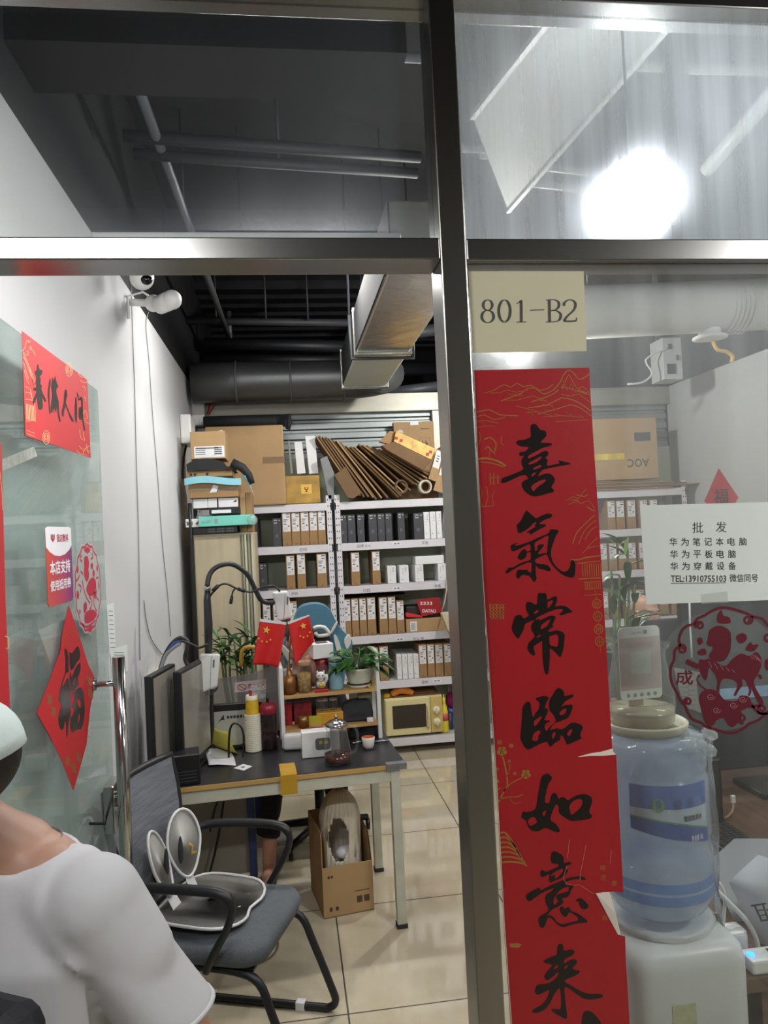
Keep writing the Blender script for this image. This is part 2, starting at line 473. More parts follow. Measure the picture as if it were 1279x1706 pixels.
# ------------------------------------------------------------------ lamps
M_lamp = emission('lamp_glow', '#f4f7ff', 26)
M_lamp_hot = emission('lamp_glow_hot', '#eef3ff', 60)
M_whmetal = mat('white_metal', '#d8d8d6', .4, var=.03)
def flood(loc, label, name='flood_lamp', r=.085, glow=M_lamp_hot, aim=(0, -1, -.3), light=None):
    t = thing(name, label, 'lamp', loc)
    d = Vector(aim).normalized(); q = d.to_track_quat('Z', 'Y').to_matrix()
    MB().lathe([(.03, -.16), (.06, -.12), (r, -.03), (r+.012, 0), (r+.012, .012), (r, .012)], M=q).build('housing', M_whmetal, t, world=False)
    MB().lathe([(.0001, .004), (r*.5, .012), (r*.95, .003)], M=q).build('lamp_lens', glow, t, world=False)
    MB().cyl((0, 0, .10), (0, 0, 3.42-loc[2]), .004, n=8).build('hanger_rod', M_dark, t, world=False)
    return t
fl = P(1052, 342, 2.2)
flood(fl, 'blazing bare flood lamp seen through the dusty upper pane', r=.075, aim=(-.35, -1, -.25))
def tube_lamp(loc, ln, label, rz=0, w=.06, glow=M_lamp, hh=.05, hung=True):
    t = thing('tube_lamp', label, 'lamp', loc, rz, 'ceiling tube lamps')
    MB().box(-ln/2, ln/2, -w/2, w/2, 0, hh).build('housing', M_whmetal, t, .004, world=False)
    MB().tube([(-ln/2+.02, 0, -.022), (ln/2-.02, 0, -.022)], .018, 12).build('lamp_tube', glow, t, world=False)
    for s in (-1, 1):
        MB().box(s*ln/2-.012, s*ln/2+.012, -.02, .02, -.045, .0).build('end_cap', M_whmetal, t, .002, world=False)
        if hung: MB().cyl((s*ln*.4, 0, hh), (s*ln*.4, 0, 4.1-loc[2]), .003, n=6).build('hanger_wire', M_dark, t, world=False)
    return t
KL = V(1.5, 4.75, 3.05)
tube_lamp(KL+V(0, 0, .10), .3, 'short ceiling tube lamp in front of the middle storage rack')
tube_lamp((.22, 4.2, 3.36), 1.0, 'added ceiling tube lamp over the desk area, evening the wall light')  # added lamp, hidden by the transom, to even the wall light
point_light('key_lamp_light', KL, LAMPS['key'], .06)
point_light('flood_lamp_light', fl+V(-.05, -.12, -.04), LAMPS['flood'], .07, (.95, .97, 1))
area_light('added_desk_fill', (.22, 4.2, 3.30), (0, 0, 0), 1.0, LAMPS['left'], size_y=.1)
area_light('added_front_fill', (2.95, 2.6, 3.35), (0, 0, 0), .9, LAMPS['front'], size_y=.1)  # added fill with its tube below, kept out of frame on the right
tube_lamp((2.95, 2.6, 3.41), .9, 'added ceiling tube lamp out of view beyond the brown desk')
tube_lamp((-.05, 1.632, 2.439), .65, 'added tube lamp hidden behind the steel doorway transom to brighten the racks', hh=.03, hung=False)  # added lamp, hidden behind the bar, to brighten the racks
area_light('added_door_fill', (-.05, 1.66, 2.425), (math.radians(84), 0, math.radians(-10)), .6, LAMPS['door'], size_y=.03)
for x, z, ln, pw, lb in ((-.64, 2.82, .55, .6, 'left corridor tube lamp in front of the shop transom'), (2.32, 2.90, .6, 2.5, 'added right corridor tube lamp, out of view, lighting the water dispenser')):  # right lamp is added, outside the reflections, to light dispenser and card
    area_light('corridor_and_added_light', (x, .30, z-.06), (math.radians(30), 0, 0), ln, LAMPS['corridor']*pw, (1, .98, .95), .06)
    tube_lamp((x, .30, z), ln+.06, lb)
# ================================================================== papers and prints on the shopfront
M_red = mat('red_paper', '#a5151f', .42, var=.05, scale=5, bump=.03, bscale=60)
M_redd = mat('red_paper_matte', '#b8141e', .6, var=.05, scale=5)
M_ink = mat('black_ink', '#17100f', .3, var=.1)
M_gold = mat('gold_print', '#a8783c', .4, .25, var=.15, scale=40)
M_goldp = mat('gold_print_pale', '#e0b882', .4, .1, var=.1, scale=40)
M_torn = mat('torn_paper_white', '#e6ddd2', .8, var=.05)
M_paper = mat('paper_white', '#d3dad6', .75, var=.02, scale=6)
M_cream = mat('paper_cream', '#cfcaad', .7, var=.04, scale=4)
M_text = mat('print_grey', '#454746', .6, var=0)
M_textd = mat('print_black', '#232425', .6, var=0)
M_tape = thin_glass('clear_tape', film=.30, film_col=(.78, .80, .8), rough=.15)

def zf(ox, oy, s):            # zoomed crop coordinates -> picture coordinates
    return lambda pts: [(ox+x/s, oy+y/s) for x, y in pts]
YP = YG-.0008
fp = plane_y(YP)
t = thing('spring_couplet', 'tall red paper couplet with brushed black characters, torn along its right edge, stuck on the shop pane beside the steel post', 'couplet', P(915, 1650, YP))
t['label'] = 'tall red paper couplet with black brush characters and torn right edge beside steel post'
body = [(788, 617), (979, 612.5), (981.5, 614), (982, 640), (990, 760), (998, 880), (1005, 1000), (1012, 1120), (1019.5, 1247), (1019, 1250), (1000, 1254), (985, 1257), (962, 1261),
        (985, 1259.5), (1005, 1257.5), (1026, 1256.5), (1030, 1340), (1034, 1410), (1038, 1487), (1020, 1485), (1008, 1487.5), (992, 1488), (1004, 1510), (1018, 1537), (1029, 1557), (1041, 1560), (1042, 1600),
        (1046, 1660), (1049, 1720), (1053, 1800), (1054, 1830), (856, 1840), (850, 1706), (839, 1540), (826, 1300), (815, 1140), (803, 960), (796, 800)]
MB().plate([body], fp, .0004).build('paper', M_red, t)
w = MB()
w.plate([[(961.5, 1261), (985, 1254.5), (1000, 1252.5), (1020, 1247), (1021, 1252), (1026, 1257), (1004, 1259), (985, 1259)]], fp, .0008)
w.plate([[(992, 1488), (1003, 1486), (1014.5, 1485.5), (1024, 1520), (1033.5, 1557), (1029, 1557)]], lambda u, v, q: fp(u, v, q+.004*max(0, 1-abs(v-1515)/45)), .0008)
w.ribbon([(789, 618), (797, 800), (804, 960), (816, 1140), (827, 1300), (840, 1540), (852, 1710)], 1.0, fp, .0007)
w.build('torn_white_edge', M_torn, t, label='torn white paper edge and folded flap')
CH = {}
CH[(820, 695)] = [[[(590,120),(640,100),(680,130),(725,190),(790,205),(822,250),(810,300),(735,375),(760,390),(880,395),(905,412),(870,440),(760,470),(690,508),(610,548),(548,592),(545,628),(640,592),(740,538),(800,512),(845,530),(845,575),(805,625),(840,650),(830,735),(930,722),(1020,700),(1005,660),(1180,700),(1165,720),(1010,745),(850,780),(770,800),(712,860),(695,910),(722,890),(800,860),(880,865),(940,920),(945,980),(900,1050),(905,1080),(935,1110),(920,1145),(860,1155),(760,1185),(640,1205),(560,1180),(480,1110),(445,1040),(460,985),(510,950),(545,945),(530,910),(500,880),(420,895),(300,950),(200,995),(140,1000),(135,960),(165,920),(240,895),(380,840),(465,795),(465,760),(440,700),(450,640),(480,590),(420,590),(408,560),(430,530),(500,520),(550,455),(440,445),(385,420),(362,380),(400,350),(480,345),(560,310),(585,280),(580,180)],
    [(550,700),(640,650),(735,598),(742,620),(690,670),(620,705),(555,720)],[(620,780),(700,735),(740,728),(742,752),(690,780),(630,798)],[(595,880),(640,842),(662,848),(640,880),(605,903)],[(590,1060),(640,1010),(740,960),(808,948),(800,985),(720,1040),(660,1090),(630,1128),(600,1100)]]]
CH[(830, 840)] = [[[(275,320),(340,250),(395,140),(425,95),(460,120),(550,200),(580,210),(640,180),(730,145),(800,150),(818,175),(790,205),(700,240),(640,275),(625,303),(700,305),(725,325),(690,350),(600,395),(480,470),(482,440),(430,430),(500,380),(560,345),(557,310),(582,280),(550,275),(480,345),(400,405),(320,440),(290,410),(285,350)]],
    [[(185,650),(205,615),(270,590),(288,596),(242,625),(300,625),(400,595),(480,565),(600,510),(760,440),(790,385),(890,390),(915,420),(880,470),(840,570),(805,680),(800,780),(830,880),(900,970),(980,1025),(1050,1010),(1090,950),(1105,860),(1140,855),(1170,910),(1165,1040),(1150,1100),(1100,1115),(980,1075),(880,990),(800,900),(755,800),(738,768),(700,772),(570,835),(560,880),(600,905),(740,925),(795,990),(770,1020),(690,995),(610,975),(572,935),(565,960),(570,1080),(580,1130),(550,1180),(520,1160),(480,1100),(400,1075),(350,1085),(305,1135),(270,1100),(275,1040),(300,1000),(380,1000),(440,1000),(460,1030),(500,1030),(505,905),(488,888),(440,890),(320,940),(200,1010),(140,1050),(108,1035),(150,970),(220,960),(330,900),(470,850),(493,820),(488,735),(430,748),(420,800),(360,845),(310,835),(295,800),(340,720),(400,680),(430,720),(488,700),(488,640),(470,610),(400,640),(300,690),(225,718),(195,695)],
     [(562,580),(620,545),(720,490),(765,485),(755,560),(745,660),(738,738),(690,745),(610,758),(605,740),(645,690),(690,625),(680,610),(620,615),(595,640),(590,690),(562,715),(553,660),(548,605)]]]
CH[(840, 980)] = [[[(505,100),(530,70),(570,75),(610,70),(640,100),(650,170),(690,155),(770,120),(800,140),(795,210),(770,275),(850,265),(940,280),(1025,345),(1010,370),(940,385),(880,410),(830,400),(888,345),(878,317),(800,317),(700,348),(600,393),(500,442),(475,480),(520,465),(540,485),(620,450),(700,415),(770,425),(770,470),(730,550),(745,580),(680,630),(672,662),(740,650),(810,640),(880,665),(915,710),(905,830),(895,920),(860,1030),(830,1035),(760,960),(692,922),(690,1030),(680,1200),(665,1290),(640,1312),(615,1280),(595,1180),(580,1040),(575,870),(568,802),(480,860),(442,890),(465,1000),(445,1025),(400,1000),(350,920),(370,830),(430,770),(460,720),(420,650),(405,590),(430,520),(458,487),(400,502),(312,545),(290,630),(240,720),(205,765),(150,700),(112,630),(120,560),(155,440),(210,405),(260,415),(290,455),(370,415),(340,350),(325,270),(345,210),(410,215),(450,240),(495,235)],
    [(440,385),(470,347),(510,332),(522,350),(490,378)],[(655,215),(720,182),(738,192),(718,240),(672,300),(660,298)],[(552,600),(570,550),(688,472),(688,510),(640,580),(560,623)],[(490,755),(510,720),(548,706),(543,730),(500,755)],[(682,760),(692,730),(780,702),(813,720),(823,800),(803,888),(740,878),(692,858)]]]
CH[(850, 1130)] = [[[(190,430),(260,355),(305,385),(315,480),(350,600),(375,535),(430,470),(440,370),(380,310),(490,270),(560,275),(578,310),(540,380),(525,450),(570,465),(555,540),(517,635),(600,640),(590,660),(530,700),(522,760),(547,800),(600,740),(688,652),(650,550),(595,480),(588,350),(650,240),(700,165),(750,150),(810,200),(825,270),(930,245),(965,262),(930,295),(840,345),(778,425),(850,405),(940,405),(935,470),(885,590),(790,640),(720,665),(692,672),(632,730),(604,788),(700,760),(780,775),(850,735),(930,675),(1040,690),(1100,740),(1080,800),(1060,870),(1085,910),(1060,925),(960,970),(870,1005),(840,960),(800,880),(762,872),(755,930),(680,980),(610,1038),(580,1010),(555,965),(480,985),(380,1030),(290,1078),(230,1060),(155,930),(160,800),(175,600)],
    [(742,545),(762,502),(820,462),(853,467),(838,520),(790,558)],[(357,655),(400,617),(473,573),(458,630),(380,726),(362,718)],[(332,930),(352,850),(400,802),(448,792),(453,850),(423,870),(423,930),(370,955)],[(627,880),(652,825),(688,817),(683,870),(650,917)],[(862,840),(892,790),(938,770),(938,810),(900,877),(867,863)]]]
CH[(855, 1270)] = [[[(430,220),(505,168),(560,195),(585,245),(530,330),(500,450),(477,600),(545,613),(570,520),(610,462),(660,490),(690,560),(720,530),(780,535),(830,575),(920,520),(1030,485),(1130,495),(1190,540),(1190,620),(1150,750),(1195,810),(1170,850),(1080,870),(900,890),(820,860),(700,775),(690,680),(665,642),(632,660),(560,860),(640,930),(700,1020),(685,1060),(620,1050),(485,995),(400,1040),(330,1050),(260,1020),(210,950),(185,880),(120,835),(150,745),(190,755),(330,710),(370,520),(400,350)],
    [(217,890),(250,852),(310,827),(358,890),(358,913),(300,953),(255,963),(227,928)],[(442,770),(493,728),(488,780),(465,817)],[(852,660),(900,592),(1000,552),(1048,580),(1038,660),(988,720),(890,797),(857,730)]]]
CH[(860, 1410)] = [[[(530,110),(580,72),(680,120),(720,180),(720,250),(800,235),(835,265),(760,295),(745,320),(785,370),(740,430),(660,490),(590,515),(520,550),(495,520),(500,450),(490,425),(400,465),(365,435),(365,385),(400,360),(460,385),(560,340),(640,300),(620,260),(530,245)],[(525,435),(600,380),(690,337),(708,370),(660,440),(590,488),(583,430),(540,453)]],
    [[(140,770),(180,710),(340,630),(370,665),(500,600),(680,525),(800,480),(900,460),(1000,455),(1055,495),(1010,510),(900,495),(800,520),(742,550),(760,590),(830,585),(870,610),(830,660),(810,730),(760,775),(692,790),(715,850),(640,910),(560,950),(492,1010),(472,1058),(520,1045),(580,1090),(620,1150),(700,1185),(800,1160),(928,1130),(933,1090),(900,1050),(800,1002),(770,1060),(720,1065),(670,1000),(660,930),(700,915),(740,945),(800,920),(830,978),(930,1020),(1070,1120),(1060,1155),(950,1165),(820,1195),(720,1225),(640,1200),(570,1130),(520,1087),(472,1092),(435,1200),(400,1235),(350,1205),(340,1080),(430,1020),(490,960),(440,840),(450,740),(520,690),(568,632),(400,700),(280,780),(195,832)],[(562,830),(602,740),(680,652),(788,612),(788,678),(740,698),(650,723),(607,750),(612,800),(638,830),(580,887)]],
    [[(900,830),(930,795),(990,790),(1060,850),(1095,900),(1080,935),(1010,955),(960,900),(945,840)]]]
CH[(870, 1566)] = [[[(535,90),(580,55),(620,80),(635,160),(720,145),(780,155),(790,190),(750,235),(680,270),(632,310),(642,353),(720,305),(790,290),(830,320),(810,370),(760,430),(800,455),(860,465),(870,490),(800,540),(650,605),(660,645),(760,700),(880,775),(1000,815),(1180,820),(1225,850),(1180,880),(1050,900),(930,885),(800,800),(700,730),(642,717),(640,800),(660,1000),(680,1150),(660,1200),(600,1170),(480,1100),(440,1050),(520,1050),(580,1040),(590,900),(570,742),(540,747),(480,830),(420,950),(340,1050),(240,1100),(160,1100),(150,1075),(200,1035),(300,980),(370,890),(410,760),(330,790),(240,830),(195,800),(195,740),(230,680),(330,670),(430,640),(520,570),(548,510),(543,482),(470,550),(380,610),(345,590),(335,545),(370,480),(450,390),(420,365),(320,335),(345,300),(450,250),(520,220)],
    [(477,430),(502,392),(530,382),(543,400),(520,428),(480,443)],[(632,440),(642,405),(688,377),(688,400),(645,443)]],
    [[(905,1200),(930,1110),(990,1075),(1060,1100),(1140,1180),(1200,1290),(1150,1480),(1050,1500),(960,1420),(905,1300)]]]
for (ox, oy), comps in CH.items():
    z = zf(ox, oy, 9.136); m = MB()
    for c in comps: m.plate([smooth(z(l), 3) for l in c], lambda u, v, w: fp(u, v, w+.0005), .0004)
    m.build('brush_character', M_ink, t)
g = MB()
def gl(z, pts, w=.9, k=2, col=0): g.ribbon(smooth(z(pts), k, False), w, fp, .0006, col)
z3, z4, z5 = zf(780, 440, 3.046), zf(780, 960, 4.489), zf(780, 1300, 4.203)
rr = random.Random(3); pg = []
for pts, w in (([(80,655),(130,640),(180,612),(215,625),(245,605),(275,622),(320,615),(360,640),(400,632),(430,610)],1.2), ([(110,655),(160,652),(200,640),(240,650),(300,640)],.8),
    ([(165,695),(230,670),(270,655),(300,632),(340,630),(380,660),(430,640),(465,600),(480,565),(505,538),(535,555),(560,585),(590,575),(612,560)],1.6), ([(460,640),(490,600),(510,560),(530,600),(560,640),(612,655)],1.2),
    ([(320,700),(380,680),(430,660),(480,625),(540,640),(615,665)],1.6), ([(300,730),(400,715),(470,680),(530,690),(570,710),(620,745)],1.6), ([(350,762),(450,735),(520,715),(575,735),(622,772)],1.4), ([(180,690),(250,690),(330,670),(400,700)],.9),
    ([(240,720),(340,745),(420,770)],.8), ([(380,775),(470,770),(560,775)],.8), ([(440,800),(530,795),(605,790)],.8), ([(30,752),(70,745),(110,740),(160,765),(250,770)],1.6), ([(32,780),(80,765),(130,790),(190,775)],1.2), ([(35,800),(90,795),(150,808)],1), ([(36,830),(100,820),(140,825)],.8),
    ([(290,755),(350,750)],.7), ([(200,660),(280,668)],.7), ([(480,590),(500,640),(520,610),(545,650),(575,620),(612,650)],1), ([(470,660),(520,670),(560,660),(600,690),(620,700)],1),
    ([(55,850),(60,890),(50,920)],1), ([(80,890),(110,880),(140,910),(130,960),(100,925),(85,940)],2), ([(170,870),(165,900),(178,920)],1), ([(45,990),(90,985),(150,1000),(190,1025)],3), ([(60,1005),(120,1010),(180,1030)],1.6), ([(130,930),(135,970)],.8), ([(110,940),(105,980)],.8),
    ([(110,1060),(112,1120)],1.5), ([(128,1060),(128,1120)],1.5), ([(148,1070),(150,1118)],1.5), ([(105,1085),(160,1080)],1), ([(55,1120),(70,1160),(60,1200),(75,1230)],1), ([(90,1130),(100,1180),(85,1230)],1), ([(130,1150),(120,1190),(130,1225)],.8), ([(55,1232),(130,1226)],.8),
    ([(500,1200),(530,1180),(560,1190),(580,1160),(600,1140)],.9), ([(510,1220),(545,1205),(575,1215),(610,1200),(640,1240)],.9), ([(550,1170),(585,1180),(605,1170)],1.4), ([(520,1195),(560,1200)],1.4), ([(600,1230),(630,1250),(645,1250)],1.6),
    ([(530,1420),(545,1370),(580,1330),(610,1300),(640,1275)],1.4), ([(560,1420),(585,1360),(620,1320),(648,1300)],1), ([(590,1400),(620,1350),(652,1330)],1), ([(600,1440),(640,1400),(656,1390)],1), ([(575,1470),(610,1440),(658,1430)],.9),
    ([(520,1500),(560,1500),(600,1488),(665,1480)],2.2), ([(555,1520),(610,1512),(668,1508)],1.4), ([(560,1598),(672,1592)],2), ([(585,1615),(676,1610)],1.2), ([(590,1650),(676,1645)],1.2), ([(590,1680),(680,1675)],1)):
    if pts[0][1] > 1470: pg.append((pts, w))
    else: gl(z3, pts, w)
for k in range(60):          # hatching of the printed mountains
    x = rr.uniform(300, 600); y = rr.uniform(630, 770)
    if y < 760-abs(x-520)*.55: continue
    gl(z3, [(x, y), (x+rr.uniform(10, 30), y+rr.uniform(4, 16))], .5, 1)
g.build('landscape_print', M_gold, t); g = MB()
for pts, w in pg: gl(z3, pts, w)
for k in range(9): gl(z3, [(578+k*11.5, 1518), (581+k*11.5, 1585)], 1.1)
for k in range(8): gl(z3, [(592+k*11, 1618), (594+k*11, 1648)], 1.1)
g.build('pagoda_print', M_gold, t); g = MB()
for i, (cx, cy) in enumerate(((960, 205), (966, 300), (973, 395), (980, 488))):
    g.ribbon(z4(circle2(cx, cy, 32, 34, 18)+[(cx+32, cy)]), 1.3, fp, .0006)
    for d in (-14, 0, 14): gl(z4, [(cx+d, cy-22), (cx+d, cy+22)], .9, 1)
    gl(z4, [(cx-20, cy), (cx+20, cy)], .9, 1); gl(z4, [(cx, cy-36), (cx-1, cy-50)], .8, 1)
gl(z4, [(984, 522), (990, 575)], .9, 1); gl(z4, [(945, 100), (955, 170)], .7, 1)
g.build('lantern_print', M_gold, t); g = MB()
for k in range(5):
    gl(z4, [(160+k*25, 208), (165+k*24, 320)], 2, 1); gl(z4, [(160, 215+k*25), (268, 210+k*25)], 1.4, 1)
g.build('seal_print', M_gold, t); g = MB()
for cx, cy, r in ((250, 1310, 40), (430, 1480, 38), (232, 1240, 20), (320, 1268, 18), (305, 1385, 14), (345, 1475, 14)):
    for k in range(5):
        a = k*2*PI/5+.3; g.plate([z4(circle2(cx+r*.55*math.cos(a), cy+r*.55*math.sin(a), r*.42, None, 9))], lambda u, v, w: fp(u, v, w+.0003), .0003)
for pts, w in (([(225,1690),(260,1620),(290,1570),(285,1480),(265,1380),(252,1340)],2.4), ([(265,1610),(310,1555),(370,1520),(410,1500)],1.6), ([(285,1500),(310,1440),(305,1390)],1.2), ([(222,1670),(300,1650),(360,1650),(405,1630)],1.6), ([(215,1600),(240,1580)],1.5), ([(310,1660),(340,1700),(390,1690)],.9), ([(213,1430),(225,1450)],3), ([(214,1520),(228,1540)],3)):
    gl(z4, pts, w)
g.build('blossom_print', M_gold, t); g = MB()
for k in range(7):
    gl(z5, [(222, 370+k*34), (255+k*8, 365+k*34), (300+k*14, 420+k*27), (330+k*13, 470+k*22)], 3.0, 2)
g.build('pine_print', M_gold, t); g = MB()
g.plate([z5([(288,1142),(350,1140),(372,1150),(352,1172),(292,1168)])], lambda u, v, w: fp(u, v, w+.0003), .0003)
g.build('patch_print', M_gold, t); g = MB()
for c, (x, y) in zip('梅花香自', ((920, 610), (925, 680), (1000, 720), (940, 960))):
    text(g, c, lambda a, b, w: fp(a, -b, w), 780+x/4.2, -(1300+(y+20)/4.2), None, 9, 0, .0006)
g.build('verse_print', M_gold, t)
wl = MB()
for pts in ([(705,410),(700,470),(692,540)], [(822,450),(800,560),(785,640),(780,700)], [(1000,490),(990,580)], [(690,600),(665,680),(690,720),(745,735),(765,730),(800,745),(860,785),(890,790)]):
    MB().ribbon(smooth(z5(pts), 3, False), .6, fp, .0011).build('scratch_line', mat('scratch_pale', '#c98d84', .6, var=0), t)

# door number
def sheet(name, label, cat, quad, mt, Y=YP, curl=.0):
    """a sheet of paper given by its four corners in the picture, lying on the pane; returns the thing and a metric frame on its face"""
    c = [P(x, y, Y) for x, y in quad]
    t = thing(name, label, cat, c[3])
    MB().plate([quad], plane_y(Y), .0004).build('paper', mt, t)
    u = (c[2]-c[3]).normalized(); vv = (c[0]-c[3]).normalized()
    return t, frame(c[3], u, vv, (0, -1, 0)), (c[2]-c[3]).length, (c[0]-c[3]).length
t, fr, w, h = sheet('door_number', 'cream paper sheet with the room number 801-B2 above the red couplet', 'sign', [(780, 452), (972, 452), (977, 585), (787, 588)], M_cream)
z = zf(780, 440, 3.046); fn8 = lambda u, v, w: plane_y(YP-.0004)(u, v, w)
def nib(m, pts, wmin, wmax, closed=False):
    pts = z(pts); pts = smooth(pts, 5, closed)+([] if not closed else []); k = len(pts); A = []; B = []
    if closed: pts.append(pts[0]); k += 1
    for i, p in enumerate(pts):
        d = (pts[(i+1) % (k-1) if closed else min(i+1, k-1)]-pts[(i-1) % (k-1) if closed else max(i-1, 0)]).normalized()
        w = (wmin+(wmax-wmin)*abs(d.y)**1.5)/2; n = Vector((-d.y, d.x))*w
        A.append(fn8(p.x+n.x, p.y+n.y, .0006)); B.append(fn8(p.x-n.x, p.y-n.y, .0006))
    m.add(A+B, [(i, i+1, k+i+1, k+i) for i in range(k-1)])
m = MB()
nib(m, circle2(98, 208, 23, 26, 12), 1.2, 4.2, True); nib(m, circle2(98, 266, 30, 31, 12), 1.2, 4.6, True); nib(m, circle2(183, 238, 29, 56, 14), 1.2, 4.6, True)
nib(m, [(244, 200), (256, 195), (268, 184)], 1.2, 1.6); nib(m, [(267, 184), (268, 238), (268, 294)], 1.2, 4.6); nib(m, [(244, 295), (268, 294), (293, 293)], 1.2, 3)
nib(m, [(312, 235), (348, 233), (385, 232)], 1.5, 2)
nib(m, [(410, 183), (411, 238), (412, 293)], 1.2, 4.6); nib(m, [(393, 183), (435, 181), (458, 195), (456, 220), (436, 234), (412, 236)], 1.2, 4.4); nib(m, [(412, 236), (445, 236), (468, 255), (462, 282), (440, 292), (393, 294)], 1.2, 4.6)
nib(m, [(485, 212), (488, 195), (512, 181), (537, 190), (543, 212), (530, 238), (502, 264), (484, 289)], 1.4, 4.4); nib(m, [(484, 289), (515, 290), (547, 288)], 2.6, 3); nib(m, [(546, 289), (549, 272)], 1.2, 1.6)
m.build('printed_number', M_text, t)
MB().plate([[(786, 590), (842, 589), (842, 606), (788, 616)]], plane_y(YP-.0004), .0003).build('tape', M_tape, t)
# wholesale notice
t, fr, w, h = sheet('wholesale_notice', 'white notice sheet offering wholesale computers with a telephone line, on the pane right of the couplet', 'notice', [(1065.5, 842), (1300, 836), (1302, 999), (1076, 1007)], M_paper)
t['label'] = 'white printed notice sheet with black Chinese lines and telephone number on the shop pane'
m = MB()
q = plane_y(YP-.0006)
fx = lambda a, b, ww: q(a, -b, ww)
for s, x0, x1, y0, y1 in (('批', 1153, 1171, 870, 888), ('发', 1192, 1210, 869, 887)): text(m, s, fx, x0, -y1, x1-x0, y1-y0, 0, 0, slant=0)
for s, xs, y, n in (('华为笔记本电脑', 1115, 897, 7), ('华为平板电脑', 1116, 917.5, 6), ('华为穿戴设备', 1116.5, 937.5, 6)):
    for i, ch in enumerate(s): text(m, ch, fx, xs+i*19.3, -(y+12.5-i*.1), 12.5, 13, 0, 0, bold=.25)
text(m, 'TEL:13910755103', fx, 1117, -969.5, 92, 10.5, 0, 0, bold=.35)
m.ribbon([(1117, 972), (1209, 971)], 1, q, 0)
text(m, '微信同号', fx, 1215, -969.5, 47, 13, 0, 0, bold=.2)
m.build('printed_lines', M_textd, t)
MB().plate([[(1168, 990), (1211, 985), (1213, 1004), (1168, 1006)]], plane_y(YP-.0008), .0003).build('tape', M_tape, t)

# paper-cut window flower on the pane: running horse among clouds
M_cut = mat('paper_cut_red', '#5c0f22', .5, var=.06)
t = thing('paper_cut_medallion', 'round clear window sticker with a red paper-cut horse and flowers on the lower pane', 'window sticker', P(1197, 1205, YP))
MB().plate([circle2(1200, 1117, 104, 100, 64)], fp, .0002).build('clear_disc', thin_glass('clear_vinyl', film=.10, film_col=(.55, .6, .58), rough=.2), t)
z = zf(1100, 1000, 7.107); m = MB()
fq = lambda u, v, w: fp(u, v, w+.0004)
def shape(m, z, pts, fn=fq, k=3, holes=()): m.plate([smooth(z(pts), k)]+[smooth(z(h), k) for h in holes], fn, .0003)
def line(m, z, pts, w, fn=fq, k=3): m.ribbon(smooth(z(pts), k, False), w, fn, .0004)
border = [(1330,330),(1260,290),(1200,220),(1100,195),(1000,150),(900,118),(780,88),(680,95),(580,140),(520,180),(430,220),(390,280),(300,310),(240,380),(215,470),(225,530),(165,600),(160,700),(120,790),(115,900),(140,1000),(190,1090),(230,1180),(290,1255),(320,1330),(380,1410),(480,1450),(540,1500),(650,1530),(750,1560),(850,1570),(960,1530),(1050,1460),(1150,1420),(1260,1330),(1340,1280),(1400,1200),(1460,1120),(1480,1000),(1530,900),(1530,800),(1480,700),(1480,600),(1430,500),(1420,420),(1330,330)]
line(m, z, border, 4.6)
def curl(cx, cy, r, a0, turns=1.4, w=4):
    line(m, z, [(cx+r*(1-i/16*.75)*math.cos(a0+i/16*2*PI*turns), cy+r*(1-i/16*.75)*math.sin(a0+i/16*2*PI*turns)) for i in range(17)], w)
for a in ((250, 580, 55, -2.2), (320, 1200, 50, 2.2), (1030, 230, 60, -.8), (460, 300, 55, 2.6), (1270, 440, 60, -1), (600, 1440, 60, 1.5), (960, 1400, 60, 1.2), (1200, 1290, 60, 1)): curl(*a)
shape(m, z, [(570,690),(640,720),(760,780),(850,690),(950,630),(1050,660),(1130,610),(1190,680),(1190,780),(1150,880),(1105,960),(1135,1060),(1215,1200),(1180,1260),(1110,1130),(1050,1000),(965,930),(970,1000),(930,1060),(890,1130),(865,1120),(900,1040),(905,990),(850,940),(742,932),(702,1000),(692,1085),(660,1065),(668,960),(640,880),(575,800),(560,860),(550,920),(520,950),(475,880),(450,790),(460,700),(520,705)])
shape(m, z, [(570,660),(620,560),(545,530),(560,440),(580,350),(680,300),(780,330),(830,400),(830,560),(800,650),(740,720),(640,720)])
shape(m, z, [(890,430),(960,390),(1020,420),(1000,490),(930,510)]); shape(m, z, [(1000,580),(1060,490),(1090,530),(1160,520),(1110,600),(1050,605)], k=2)
shape(m, z, [(430,460),(480,440),(500,500),(450,530)]); shape(m, z, [(440,600),(520,570),(540,640),(450,650)]); shape(m, z, [(670,180),(720,110),(740,180),(810,200),(820,270),(680,270)]); shape(m, z, [(1230,720),(1300,690),(1320,780),(1250,830)])
shape(m, z, [(450,1180),(490,1080),(600,1050),(690,1100),(760,1180),(900,1190),(940,1130),(1040,1140),(1070,1220),(1000,1290),(945,1310),(930,1420),(860,1500),(800,1480),(740,1395),(620,1440),(540,1470),(500,1380),(480,1280)])
for pts, w in (([(460,880),(430,940),(470,1010),(540,1060)],3), ([(1070,1220),(1150,1330),(1270,1340)],4.5), ([(1180,1240),(1090,1260),(1010,1250)],5), ([(950,1310),(945,1400)],2), ([(1020,960),(1060,1060),(1040,1130)],4), ([(300,720),(380,760),(450,790)],9), ([(1160,880),(1190,930)],5)): line(m, z, pts, w)
text(m, '成', lambda a, b, w: fq(a, -b, w), 1125, -1141, 28, 24, 0, .0005, bold=.8)
m.build('red_paper_cut', M_cut, t)
cl = MB()
ft = lambda u, v, w: fp(u, v, w+.0008)
for i in range(5): line(cl, z, [(560+i*70, 720+i*25), (590+i*70, 760+i*22), (600+i*70, 800+i*14)], .7, ft)
for i in range(5): line(cl, z, [(1060+i*22, 690+i*6), (1100+i*18, 640+i*14), (1140+i*12, 690+i*14)], .5, ft)
